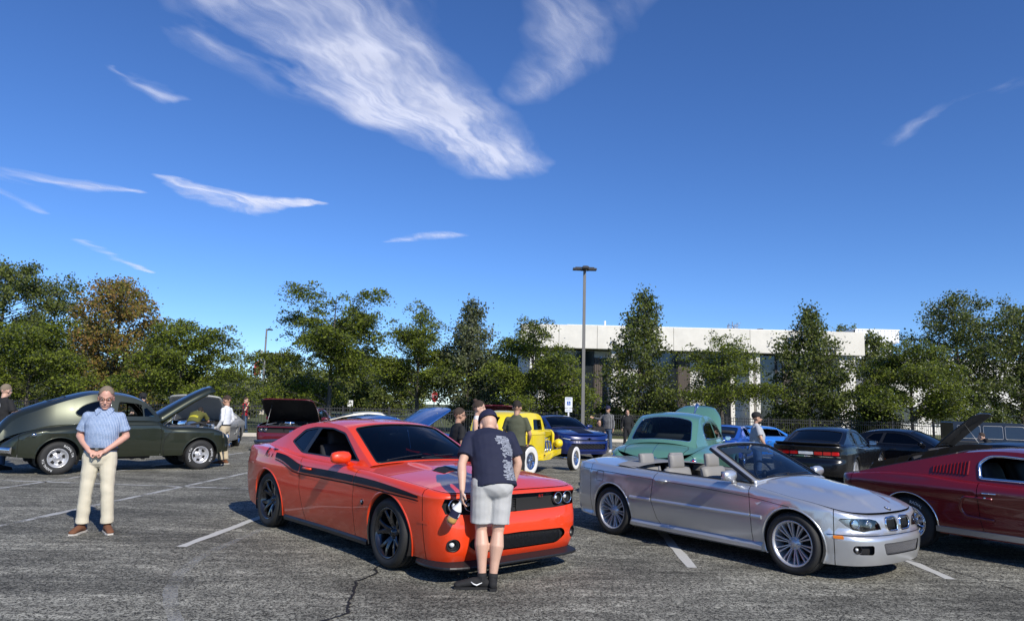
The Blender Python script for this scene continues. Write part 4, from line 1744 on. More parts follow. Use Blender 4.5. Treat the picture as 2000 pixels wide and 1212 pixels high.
def put_wheel(parts, parent, x, y, z, sg, steer=0.0, spin=0.0):
	"""sg -1 = car's right side (outer face -y)"""
	objs = []
	for nm, me, pi in parts:
		if pi is None:
			o = link(nm, me, parent, (x, y, z))
			o.rotation_euler = (0, spin if sg < 0 else -spin, (0 if sg < 0 else math.pi) + steer)
			objs.append(o)
		else:
			objs.append(link(nm, me, objs[pi]))
	return objs[0]


def seat(parent, x, y, z, mat, w=.50, head=True, recl=R(18), name='seat'):
	mb = MB()

	def pad(cx, cz, L, T, ang, W, nm, r=.05):
		m2 = MB()
		rings = []
		for t in np.linspace(-1, 1, 9):
			k = (1 - abs(t) ** 5) ** .5 if abs(t) < 1 else 0.05
			k = max(k, .3)
			ring = []
			for j in range(16):
				a = 2 * math.pi * j / 16
				u = math.copysign(abs(math.cos(a)) ** .5, math.cos(a)) * L / 2 * (.92 + .08 * k)
				v = math.copysign(abs(math.sin(a)) ** .6, math.sin(a)) * T / 2 * k
				px_, pz_ = u * math.cos(ang) - v * math.sin(ang), u * math.sin(ang) + v * math.cos(ang)
				ring.append((cx + px_, y + t * W / 2, cz + pz_))
			rings.append(ring)
		m2.loft(rings)
		return m2
	o = pad(x + .22, z, .52, .17, R(8), w, 'cushion').build(name, mat, parent)
	bx_, bz_ = x - .06 - .30 * math.sin(recl), z + .06 + .30 * math.cos(recl)
	pad(bx_, bz_, .66, .15, R(90) + recl, w, 'back').build('backrest', mat, o)
	if head:
		hx, hz = x - .06 - .71 * math.sin(recl), z + .06 + .71 * math.cos(recl)
		pad(hx + .01, hz, .19, .11, R(90) + recl * .6, .28, 'head').build('headrest', mat, o)
	return o


def steering(parent, x, y, z, mat='black_plastic', rad=.185, tilt=R(62)):
	mb = MB()
	pts = []
	mt = Matrix.Translation((x, y, z)) @ Matrix.Rotation(-(math.pi / 2 - tilt) - R(0), 4, 'Y')
	for k in range(28):
		a = 2 * math.pi * k / 28
		pts.append(mt @ Vector((0, rad * math.cos(a), rad * math.sin(a))))
	mb.tube(pts, .014, 7, closed=True)
	for a in (R(0), R(180), R(270)):
		mb.tube([mt @ Vector((0, 0, 0)), mt @ Vector((0, rad * math.cos(a), rad * math.sin(a)))], .012, 6)
	mb.ellipsoid(mt @ Vector((0, 0, 0)), (.04, .06, .06), 10, 8)
	mb.tube([mt @ Vector((0, 0, 0)), mt @ Vector((.30, 0, -.04))], .03, 8)
	return mb.build('steering_wheel', mat, parent)


def mirror(parent, x, y, z, sg, mat, sx_=.085, sy_=.115, sz_=.07):
	"""door mirror: shaped housing on a short stalk, glass facing rearwards"""
	mb = MB()
	mb.tube([(x - .02, sg * (y - .16), z - .09), (x, sg * (y - .06), z - .04)], [.03, .025], 8)
	rings = []
	for t, k in ((-1, .55), (-.8, .85), (-.3, 1.0), (.3, .98), (.8, .8), (1, .45)):
		ring = []
		for j in range(14):
			a = 2 * math.pi * j / 14
			ring.append((x + .02 + sx_ * .6 * math.cos(a) * k * (1 if math.cos(a) > 0 else .6), sg * (y + t * sy_), z + sz_ * k * math.sin(a)))
		rings.append(ring)
	mb.loft(rings)
	o = mb.build('mirror', mat, parent)
	mb = MB()
	mb.add([(x - sx_ * .36 + .0, sg * (y - sy_ * .75), z - sz_ * .7), (x - sx_ * .36, sg * (y + sy_ * .75), z - sz_ * .7), (x - sx_ * .36, sg * (y + sy_ * .75), z + sz_ * .7), (x - sx_ * .36, sg * (y - sy_ * .75), z + sz_ * .7)], [(0, 1, 2, 3)], smooth=False)
	mb.build('mirror_glass', 'chrome', o)
	return o
# ------------------------------------------------------------------ one car body from its measurements
M['silver_plain'] = material('silver trim', (.55, .56, .58), rough=.3, metal=.9, var=.03)
M['interior'] = material('dark cabin trim', (.02, .02, .022), rough=.7, var=.2)


def build_car(sp):
	loc = sp['loc']
	root = thing(sp['name'], sp['label'], 'car', (loc[0], loc[1], gz(loc[0], loc[1])), sp['rot'], sp.get('group'))
	pm = sp['paint']
	st = sp.get('step', .07)
	B = Body(sp['plan'], sp['zt'], sp['zc'], sp.get('R', .05), sp['of'], sp['os'], sp['or'], sp['zl'], sp['arches'], sp.get('p', 2.2), sp.get('bulge'), sp.get('hoodf'))
	xF, xD0, xD1, xR = sp['xF'], sp['xD0'], sp['xD1'], sp['xR']
	xcowl, xdeck = sp['xcowl'], sp['xdeck']
	sF, sR = float(B.sx(xF)), float(B.sx(xR))
	g = .004
	root_parts = {}
	# front and rear fascias
	fb = [(q, float(B.zl(B.x(abs(q))))) for q in np.linspace(-sF + g, sF - g, 50)]
	ft = [(q, float(B.wtop(abs(q)))) for q in np.linspace(sF - g, -sF + g, 50)]
	root_parts['front'] = panel('front_bumper', fb + ft, B.front(), sp.get('front_mat', pm), root, sp.get('fholes', lambda b: ())(B), st, B.rows(), bstep=.05)
	sRr = B.L - sR
	rb = [(q, float(B.zl(B.x(B.L - abs(q))))) for q in np.linspace(-sRr + g, sRr - g, 50)]
	rt = [(q, float(B.wtop(B.L - abs(q)))) for q in np.linspace(sRr - g, -sRr + g, 50)]
	root_parts['rear'] = panel('rear_bumper', rb + rt, B.rear(), sp.get('rear_mat', pm), root, sp.get('rholes', lambda b: ())(B), st, B.rows_rear(), bstep=.05)
	for sg in (-1, 1):
		la, lb = sp.get('lineA'), sp.get('lineB')
		d0, d1 = float(B.sx(xD0)), float(B.sx(xD1))
		B.band_panel('fender', sF, d0, pm, root, sg, lineB=la, step=st)
		dr = B.band_panel('door', d0, d1, pm, root, sg, lineA=la, lineB=lb, step=st)
		root_parts['door%d' % sg] = dr
		B.band_panel('quarter_panel', d1, sR, pm, root, sg, lineA=lb, step=st)
		for ar in sp['arches']:
			if sp.get('lip', True):
				B.arch_lip(*ar, sg, sp.get('lip_mat', pm), root, wid=sp.get('lip_w', .02))
	cap = B.cap()
	# hood
	def edge_pts(sa, sb, n=40):
		e = B.P(np.linspace(sa, sb, n), B.wtop(np.linspace(sa, sb, n)))
		return [(float(a), float(b)) for a, b, c in e]
	bow = sp.get('cowl_bow', .10)
	Yc = float(B.edge(xcowl))
	sc = float(B.sx(xcowl))
	rt_ = edge_pts(0, sc)
	rt_ = [(x - .002, max(y - g, 0)) for x, y in rt_ if x > xcowl]
	hood_poly = [(x, -y) for x, y in rt_[::-1]] + rt_[1:]
	back = [(xcowl + bow * (1 - (y / Yc) ** 2), y) for y in np.linspace(Yc - g, -Yc + g, 21)]
	hood = panel('hood', hood_poly + back, cap, sp.get('hood_mat', pm), root, (), st, center=(0, 0, 0))
	root_parts['hood'] = hood
	cw = [(xcowl + bow * (1 - (y / Yc) ** 2) - .008, y) for y in np.linspace(-Yc + g, Yc - g, 21)]
	cw2 = [(xcowl - sp.get('cowl_w', .16) + bow * (1 - (y / Yc) ** 2), y) for y in np.linspace(Yc - g, -Yc + g, 21)]
	panel('cowl', cw + cw2, lambda a, b: cap(a, b) - np.array([0, 0, .012]), 'black_plastic', root, (), .08, center=(0, 0, 0))
	# deck
	sd = float(B.sx(xdeck))
	dt = [(x + .002, max(y - g, 0)) for x, y in edge_pts(sd, B.L) if x < xdeck]
	Yd = float(B.edge(xdeck))
	deck_poly = dt + [(x, -y) for x, y in dt[::-1][1:]] + [(xdeck - sp.get('deck_bow', .06) * (1 - (y / Yd) ** 2), y) for y in np.linspace(-Yd + g, Yd - g, 15)]
	root_parts['deck'] = panel('trunk_lid', deck_poly, cap, pm, root, (), st, center=(0, 0, 0))
	B.shell(root)
	H = None
	if 'sil' in sp:
		H = House(B, sp['sil'], sp['yb'], sp.get('tum', .42), sp.get('tum2', 0.0), sp.get('gp', 2.6))
		sil = sp['sil']
		# shoulders beside the glass
		for sg in (-1, 1):
			xs_ = np.linspace(xcowl + .02, xdeck - .0, 30)
			sh_poly = [(x, sg * (float(B.edge(x)) - .001)) for x in xs_] + [(x, sg * (float(H.yb(x)) - .03)) for x in xs_[::-1]]
			panel('belt_panel', sh_poly, cap, pm, root, (), .08, center=(0, 0, 0))
		iA, iC = sp['iA'], sp['iC']
		t0, tA, tC, t1 = H.ti[0], H.ti[iA], H.ti[iC], H.ti[-1]
		S_ = H.strip()
		ws_hole = round_poly([(-.90, t0 + .03), (.90, t0 + .03), (.88, tA - .05), (-.88, tA - .05)], .06)
		panel('windscreen_frame', [(-1, t0), (1, t0), (1, tA), (-1, tA)], S_, pm, root, [ws_hole], .08, center=(0, 0, .5))
		wsg = panel('windscreen', offset_poly(ws_hole, -.012), H.strip(.006), sp.get('ws_glass', 'glass_dark'), root, (), .10, center=(0, 0, .5))
		root_parts['windscreen'] = wsg
		surface_tube('windscreen_seal', ws_hole, S_, .008, sp.get('ws_trim', 'black_plastic'), wsg, closed=True)
		root_parts['roof'] = panel('roof', [(-1, tA), (1, tA), (1, tC), (-1, tC)], S_, sp.get('roof_mat', pm), root, (), .08, center=(0, 0, .5))
		rw_hole = round_poly(sp.get('rw', lambda a, b: [(-.86, a + .07), (.86, a + .07), (.84, b - .08), (-.84, b - .08)])(tC, t1), sp.get('rw_r', .07), 7)
		panel('rear_window_frame', [(-1, tC), (1, tC), (1, t1), (-1, t1)], S_, pm, root, [rw_hole], .08, center=(0, 0, .5))
		rwg = panel('rear_window', offset_poly(rw_hole, -.012), H.strip(.006), sp.get('rw_glass', 'glass_dark'), root, (), .10, center=(0, 0, .5))
		root_parts['rear_window'] = rwg
		surface_tube('rear_window_seal', rw_hole, S_, .008, sp.get('trim', 'black_plastic'), rwg, closed=True)
		for sg in (-1, 1):
			x0, x1 = sil[0][0], sil[-1][0]
			top_l = [(float(a), float(b)) for a, b in zip(H.X, H.Z)]
			xs_ = np.linspace(x1, x0, 40)
			bot_l = [(x, min(float(H.zb(x)) - .012, float(np.interp(-x, -H.X, H.Z)) - .006)) for x in xs_]
			dlo = sp['dlo']
			panel('pillar_panel', bot_l[1:-1] + top_l, H.side(sg), pm, root, [dlo], .08, center=(0, 0, .5))
			gl = sp['side_glass']
			fr = panel('window_frame', dlo, H.side(sg, .004), sp.get('frame_mat', 'black_plastic'), root, gl, .07, center=(0, 0, .5))
			for k, gp_ in enumerate(gl):
				if k in sp.get('open_windows', ()) and (sg == -1 or sp.get('open_both')):
					continue
				panel('side_window', offset_poly(gp_, -.006), H.side(sg, .012), sp.get('side_mat', 'glass_dark'), root, (), .10, center=(0, 0, .5))
			if sp.get('dlo_trim'):
				surface_tube('window_trim', dlo, H.side(sg, -.002), sp.get('dlo_r', .009), sp['dlo_trim'], fr, closed=True)
		# cabin
		zf = .30
		mb = MB()
		xa, xb = xcowl - .1, sp.get('tub', xdeck + .1)
		w_ = float(B.edge(0)) - .10
		zt_ = float(B.zt(0)) - .06
		mb.box((xb, -w_, zf - .02), (xa, w_, zf))
		mb.box((xa - .02, -w_, zf), (xa, w_, zt_)); mb.box((xb, -w_, zf), (xb + .02, w_, zt_))
		mb.box((xb + .02, -w_, zf), (xa - .02, -w_ + .03, zt_)); mb.box((xb + .02, w_ - .03, zf), (xa - .02, w_, zt_))
		mb.build('cabin_tub', 'interior', root)
		sm = sp.get('seat_mat', 'interior')
		zs = sp.get('zseat', .48)
		fx = sp.get('xseat', -.32)
		for y in (-.37, .37):
			seat(root, fx, y, zs, sm, head=sp.get('headrest', True))
		seat(root, fx - .85, 0, zs + .04, sm, w=1.15, head=False, name='rear_seat')
		mb = MB()
		dx = xcowl - .12
		rings = []
		for x, z in ((dx + .04, zt_ - .02), (dx - .08, zt_ + .0), (dx - .22, zt_ - .03), (dx - .28, zt_ - .12), (dx - .24, zt_ - .30)):
			rings.append([(x + .06 * (1 - (y / w_) ** 2), y, z) for y in np.linspace(-w_ + .035, w_ - .035, 12)])
		mb.loft(rings, closed=False, cap=False)
		mb.build('dashboard', sp.get('dash_mat', 'interior'), root)
		steering(root, dx - .36, .37, zt_ - .0)
		mb = MB()
		zr = float(np.interp(H.ti[iA], H.T, H.Z))
		xr_ = float(np.interp(H.ti[iA], H.T, H.X))
		mb.ellipsoid((xr_ + .06, 0, zr - .075), (.015, .11, .033), 12, 8)
		mb.tube([(xr_ + .07, 0, zr - .06), (xr_ + .09, 0, zr - .01)], .008, 6)
		mb.build('rear_view_mirror', 'black_plastic', root)
	# wheels
	wt = sp['wheel']
	wt2 = sp.get('wheel_rear', wt)
	for (xc, zc_, r), w in zip(sp['arches'], (wt, wt2)):
		for sg in (-1, 1):
			tw = sp['tyre_y'][0 if xc > 0 else 1]
			Rw = sp['tyre_r'][0 if xc > 0 else 1]
			put_wheel(w, root, xc, sg * tw, Rw, sg, sp.get('steer', 0) if xc > 0 else 0, sp.get('spin', .4) + (.7 if xc > 0 else 0))
	return root, B, H, root_parts


def open_hood(root, B, hood, ang, xh, under):
	"""swing the hood up about its rear edge and show the engine bay"""
	zh = float(B.zc(xh)) - .02
	hood.data.materials.append(M[under] if isinstance(under, str) else under)
	so = hood.modifiers.new('thick', 'SOLIDIFY')
	so.thickness = .035
	so.offset = -1
	so.material_offset = 1
	so.material_offset_rim = 0
	h = Matrix.Translation((xh, 0, zh))
	hood.matrix_local = h @ Matrix.Rotation(-ang, 4, 'Y') @ h.inverted()
	x1 = float(B.ex[-1]) - .12
	w = float(B.edge((xh + x1) / 2)) - .12
	mb = MB()
	mb.box((xh, -w, .45), (x1, w, .47)); mb.box((xh, -w, .47), (xh + .03, w, zh - .03))
	mb.box((xh + .03, -w, .47), (x1 - .03, -w + .12, zh - .14)); mb.box((xh + .03, w - .12, .47), (x1 - .03, w, zh - .14))
	mb.build('engine_bay', 'under', root)
	xm = (xh + x1) / 2
	mb = MB()
	mb.box((xm - .32, -.26, .5), (xm + .30, .26, zh - .20)); mb.box((xm - .30, -.20, zh - .198), (xm + .25, .20, zh - .12))
	en = mb.build('engine', 'engine', root, bevel=.02)
	mb = MB(); mb.lathe([(.0, .09), (.17, .09), (.18, .08), (.18, .02), (.17, .0)], 'z', 24, (xm, 0, zh - .12)); mb.build('air_cleaner', 'chrome', en)
	for sg in (-1, 1):
		mb = MB(); mb.box((xm - .28, sg * .25 - .07, zh - .28), (xm + .26, sg * .25 + .07, zh - .17)); mb.build('valve_cover', 'chrome', en, bevel=.015)
		mb = MB(); mb.tube([(xh + .1, sg * .25, zh - .10), (xh + .35, sg * .5, zh - .08), (x1 - .2, sg * (w - .12), zh - .13)], .018, 8); mb.build('brace_bar', 'silver_plain', en)
		mb = MB(); mb.tube([(xm + .2, sg * .1, zh - .12), (xm + .45, sg * .22, zh - .10), (x1 - .08, sg * .25, zh - .22)], .03, 8); mb.build('hose', 'rubber', en)
	mb = MB(); mb.box((x1 - .08, -w * .7, .5), (x1 - .03, w * .7, zh - .13)); mb.build('radiator', 'engine', root)
	mb = MB(); mb.tube([(x1 - .1, -w * .8, zh - .16), (xh + (x1 - xh) * .75 * math.cos(ang), -w * .75, zh + (x1 - xh) * .75 * math.sin(ang) - .03)], .008, 6); mb.build('hood_prop', 'steel', root)


def decal(name, poly, fmap, mat, parent, lift=.002, step=.06, holes=()):
	return panel(name, poly, fmap, mat, parent, holes, step, lift=lift)


def band_pts(B, pts):
	"""(x,z) list to band coordinates"""
	return [(float(B.sx(x)), z) for x, z in pts]


def front_pts(B, pts):
	"""(y,z) list to front coordinates (signed s)"""
	return [(math.copysign(float(B.sy(abs(y))), y) if abs(y) > 1e-6 else 0.0, z) for y, z in pts]


def rear_pts(B, pts):
	return [(math.copysign(float(B.syr(abs(y))), y) if abs(y) > 1e-6 else 0.0, z) for y, z in pts]


def circle_poly(c, r, n=24, ry=None):
	return [(c[0] + r * math.cos(2 * math.pi * k / n), c[1] + (ry or r) * math.sin(2 * math.pi * k / n)) for k in range(n)]


def round_lamp(parent, p, r, mat_in, name='headlight', depth=.05, ring=None, d=(1, 0, 0)):
	"""projector style round lamp looking along d"""
	mb = MB()
	q = Vector(d).to_track_quat('Y', 'Z').to_matrix().to_4x4()
	tm = Matrix.Translation(p) @ q
	m2 = MB()
	m2.lathe([(r, 0), (r * 1.0, -.01), (r * .92, -.02), (r * .55, -depth), (.0, -depth * 1.1)], 'y', 24)
	o = mesh_obj(name, [tm @ Vector(v) for v in m2.v], [f[::-1] for f in m2.f], mat_in, parent)
	m3 = MB()
	m3.lathe([(.0, -depth * .3), (r * .25, -depth * .35), (r * .42, -depth * .75), (r * .45, -depth)], 'y', 20)
	mesh_obj('projector', [tm @ Vector(v) for v in m3.v], m3.f, 'lens', o)
	m4 = MB()
	m4.lathe([(r * .86, .004), (r * .93, .009), (r * 1.02, .004), (r * 1.03, -.02)], 'y', 28)
	mesh_obj('lamp_ring', [tm @ Vector(v) for v in m4.v], m4.f, ring or 'chrome', o)
	return o
# ------------------------------------------------------------------ orange muscle coupe (also the two black ones)
M['paint_orange'] = paint('orange red paint', (.78, .050, .006), rough=.42)
M['stripe_black'] = material('satin black stripe vinyl', (.006, .006, .012), rough=.5, var=.1, spec=.2)
M['paint_black'] = paint('black paint', (.003, .003, .004), rough=.25, coat=.35)
W_CH = make_wheel('twin5', .364, .262, .275, 'dark_alloy', letters=None)
W_CHB = make_wheel('five', .364, .255, .26, 'alloy')


def stretch(root, k):
	root.scale = (k, k, 1.0)
	for ch in root.children:
		if ch.name.split('.')[0] in ('wheel',):
			ch.scale = (1 / k, 1 / k, 1.0)


def challenger(name, label, loc, rot, paint_, glass, wheel, detail=True, hood_up=0.0):
	def hoodf(x, y):
		t = np.clip((x - .75) / .25, 0, 1) * np.clip((2.15 - x) / .7, 0, 1)
		k = np.clip((.34 + .10 * np.clip((1.6 - x), 0, 1) - np.abs(y)) / .07, 0, 1)
		return .022 * t * k * k * (3 - 2 * k)

	def bulge(x, z):
		# rear haunch and front fender swell, waist between
		return (.022 * np.exp(-((x + 1.5) / .55) ** 2) + .012 * np.exp(-((x - 1.5) / .5) ** 2)) * np.clip((z - .45) / .3, 0, 1) + .008 * np.exp(-((z - .80) / .035) ** 2)

	def fh(B):
		g = [(-.84, .652), (-.5, .636), (0, .632), (.5, .636), (.84, .652), (.862, .725), (.845, .796), (.5, .806), (0, .808), (-.5, .806), (-.845, .796), (-.862, .725)]
		lo = [(-.50, .275), (0, .27), (.50, .275), (.63, .36), (.58, .425), (0, .435), (-.58, .425), (-.63, .36)]
		return [front_pts(B, g), front_pts(B, round_poly(lo, .04))] + [front_pts(B, circle_poly((sg * .765, .365), .062)) for sg in (-1, 1)]

	def rh(B):
		return [rear_pts(B, round_poly([(-.80, .78), (.80, .78), (.82, .90), (-.82, .90)], .03))]
	sp = dict(name=name, label=label, loc=loc, rot=rot, paint=paint_, group='show cars parked on the lot',
			  plan=[(2.42, 0), (2.42, .42), (2.405, .66), (2.345, .82), (2.18, .905), (1.88, .932), (1.473, .945), (.8, .935), (0, .925), (-.8, .94), (-1.473, .955), (-2.05, .935), (-2.36, .87), (-2.52, .70), (-2.585, .4), (-2.60, 0)],
			  zt=[(2.5, .835), (2.3, .85), (2.0, .885), (1.473, .925), (.8, .955), (.2, .965), (-.5, .975), (-1.0, 1.005), (-1.4, 1.045), (-2.0, 1.055), (-2.6, 1.03)],
			  zc=[(2.5, .835), (2.35, .868), (2.0, .925), (1.473, .975), (1.0, 1.01), (.7, 1.03), (0, 1.05), (-1.6, 1.10), (-2.2, 1.10), (-2.6, 1.05)], R=.055,
			  of=[(.15, .10), (.24, .03), (.34, .0), (.48, -.005), (.60, .012), (.645, .045), (.72, .055), (.80, .03), (.835, .02)],
			  os_=None, zl=[(-2.6, .30), (-2.2, .26), (-1.9, .22), (-1.0, .20), (1.0, .20), (1.9, .20), (2.42, .19)],
			  arches=[(1.473, .365, .405), (-1.473, .365, .405)], bulge=bulge, hoodf=hoodf, xF=2.08, xD0=.78, xD1=-.56, xR=-2.25, xcowl=.74, xdeck=-1.86,
			  lineA=[(.76, .2), (.76, .6), (.80, .95)], lineB=[(-.44, .2), (-.50, .35), (-.56, .6), (-.56, .9), (-.60, .98)],
			  sil=[(.84, .985, .045), (.42, 1.19, .085), (.02, 1.368, .075), (-.10, 1.392, .065), (-.45, 1.420, .055), (-.85, 1.405, .055), (-1.08, 1.372, .06), (-1.20, 1.342, .065), (-1.55, 1.20, .075), (-1.96, 1.055, .05)],
			  iA=2, iC=7, yb=[(.9, .76), (.4, .80), (-.2, .81), (-.8, .81), (-1.3, .80), (-2.0, .76)], tum=.44,
			  dlo=round_poly([(.60, 1.015), (.03, 1.318), (-.32, 1.368), (-.78, 1.360), (-1.02, 1.318), (-1.22, 1.15), (-.98, 1.07), (-.80, 1.02)], [.05, .06, .1, .08, .06, .04, .08, .06]),
			  side_glass=[round_poly([(.52, 1.03), (.01, 1.300), (-.32, 1.348), (-.60, 1.345), (-.70, 1.035)], .03), round_poly([(-.69, 1.342), (-.98, 1.300), (-1.17, 1.152), (-.96, 1.085), (-.795, 1.04)], .025)],
			  side_mat=glass, ws_glass=glass, rw_glass=glass, wheel=wheel, tyre_y=(.80, .805), tyre_r=(.364, .364), fholes=fh, rholes=rh, steer=R(-3), xseat=-.45, cowl_bow=.10,
			  open_windows=(0,) if detail else ())
	sp['os'] = [(.15, .085), (.24, .060), (.38, .032), (.55, .008), (.68, .0), (.80, .0), (.90, .012), (1.05, .03)]
	sp['or'] = [(.2, .14), (.32, .03), (.45, .0), (.62, .01), (.70, .06), (.9, .05), (1.04, .0)]
	root, B, H, parts = build_car(sp)
	F = B.front()
	# grille opening
	def deeper(dx):
		def f(q, w):
			p = F(q, w)
			return p - np.array([dx, 0, 0])
		return f
	gp = fh(B)
	gr = panel('grille', [(q * 1.01, w + (.004 if w > .7 else -.004)) for q, w in gp[0]], deeper(.065), 'dark_trim', root, (), .07)
	mb = MB()
	for z in (.675, .70, .725, .75, .775):
		pts = deeper(.055)(np.linspace(-.44, .44, 24), np.full(24, z))
		mb.tube([Vector(p) for p in pts], .004, 5)
	mb.build('grille_bar', 'dark_trim', gr)
	lg = panel('lower_grille', [(q * 1.01, w) for q, w in gp[1]], deeper(.035), 'dark_trim', root, (), .07)
	if detail:
		mb = MB()
		for i in range(13):
			z = .285 + i * .0115
			pts = deeper(.022)(np.linspace(-.56, .56, 30), np.full(30, z))
			mb.tube([Vector(p) for p in pts], .0022, 4)
		for i in range(60):
			y = -.56 + i * .019
			pts = deeper(.0225)(np.full(2, float(math.copysign(B.sy(abs(y)), y))), np.array([.285, .42]))
			mb.tube([Vector(p) for p in pts], .002, 4)
		mb.build('grille_mesh', 'black_plastic', lg)
	for sg in (-1, 1):
		for y, r in ((.745, .069), (.575, .063)):
			q = math.copysign(float(B.sy(y)), sg)
			p = deeper(.012)(np.array([q]), np.array([.728]))[0]
			round_lamp(root, p, r, 'black_plastic', d=(1, .10 * sg, 0), depth=.07)
		q = math.copysign(float(B.sy(.765)), sg)
		p = deeper(.012)(np.array([q]), np.array([.365]))[0]
		round_lamp(root, p, .058, 'black_plastic', 'fog_light', .05, ring='black_plastic', d=(.9, .35 * sg, 0))
	# splitter, side skirts
	mb = MB()
	qs = np.concatenate([np.linspace(-1.28, 1.28, 49)])
	top, bot = [], []
	rings = []
	for q in qs:
		p = F(np.array([q]), np.array([.22]))[0]
		nx, ny = np.interp(abs(q), B.S, B.NX), np.interp(abs(q), B.S, B.NY) * np.sign(q)
		o = .075 * (1 - (abs(q) / 1.28) ** 6) + .004
		rings.append([(p[0] + nx * o, p[1] + ny * o, .145), (p[0] + nx * (o + .004), p[1] + ny * (o + .004), .158), (p[0] + nx * o, p[1] + ny * o, .17), (p[0] - nx * .03, p[1] - ny * .03, .215), (p[0] - nx * .10, p[1] - ny * .10, .15)])
	mb.loft(rings, smooth=False)
	mb.build('front_splitter', 'black_plastic', root)
	for sg in (-1, 1):
		mb = MB()
		rings = []
		for x in np.linspace(1.02, -1.02, 20):
			y = float(B.P(np.array([float(B.sx(x))]), np.array([.22]))[0][1])
			rings.append([(x, sg * (y + .004), .225), (x, sg * (y + .018), .20), (x, sg * (y + .014), .165), (x, sg * (y - .10), .16), (x, sg * (y - .10), .22)])
		mb.loft(rings, smooth=False)
		mb.build('side_skirt', 'black_plastic', root)
		yl = float(H.G(np.array(.50), np.array(1.03))) + .16
		mirror(root, .46, yl + .02, 1.06, sg, paint_, .10, .115, .072)
		# door handle
		S = B.side(sg)
		hx = float(B.sx(-.36))
		p = S(np.array([hx]), np.array([.865]))[0]
		mb = MB()
		mb.tube([(p[0] - .10, p[1] + sg * .004, p[2]), (p[0] - .085, p[1] + sg * .026, p[2]), (p[0] + .085, p[1] + sg * .026, p[2]), (p[0] + .10, p[1] + sg * .004, p[2])], [.012, .016, .016, .012], 8)
		mb.build('handle', paint_, parts['door%d' % sg])
		# marker lamp
		decal('side_marker', band_pts(B, [(2.16, .545), (2.02, .545), (2.02, .57), (2.16, .57)]), S, 'amber' if not detail else M['paint_orange'], root, .004)
	# spoiler
	mb = MB()
	rings = []
	for y in np.linspace(-.78, .78, 15):
		x = -2.50 + .13 * (abs(y) / .78) ** 3
		z = float(B.cap()(np.array(x), np.array(y))[2])
		rings.append([(x + .16, y, z + .004), (x + .02, y, z + .035), (x - .08, y, z + .055), (x - .085, y, z + .045), (x - .03, y, z + .0)])
	mb.loft(rings, smooth=True)
	mb.build('spoiler', 'black_plastic', root)
	# tail lamps
	Rr_ = B.rear()
	hole = rh(B)[0]
	tl = panel('tail_panel', [(q * 1.01, w) for q, w in hole], lambda q, w: Rr_(q, w) + np.array([.03, 0, 0]), 'dark_trim', root, (), .08)
	for sg in (-1, 1):
		for k, (y0, y1) in enumerate(((.20, .40), (.42, .60), (.62, .79))):
			panel('tail_light', rear_pts(B, round_poly([(sg * y0, .80), (sg * y1, .80), (sg * y1, .885), (sg * y0, .885)], .02)), lambda q, w: Rr_(q, w) + np.array([.012, 0, 0]), 'red_lens', root, (), .08)
	panel('reverse_light', rear_pts(B, round_poly([(-.18, .805), (.18, .805), (.18, .88), (-.18, .88)], .015)), lambda q, w: Rr_(q, w) + np.array([.012, 0, 0]), 'lens', root, (), .08)
	panel('chrome_strip', rear_pts(B, [(-.82, .752), (.82, .752), (.82, .772), (-.82, .772)]), Rr_, 'chrome', root, (), .08, lift=.006)
	# wipers
	for y in (-.35, .25):
		surface_tube('wiper', [(y - .40, H.ti[0] + .05), (y + .25, H.ti[0] + .11)], lambda a, b: H.strip(-.012)(a, b), .006, 'black_plastic', root)
	if hood_up:
		open_hood(root, B, parts['hood'], hood_up, sp['xcowl'] + .02, 'dark_trim')
	return root, B, H, parts


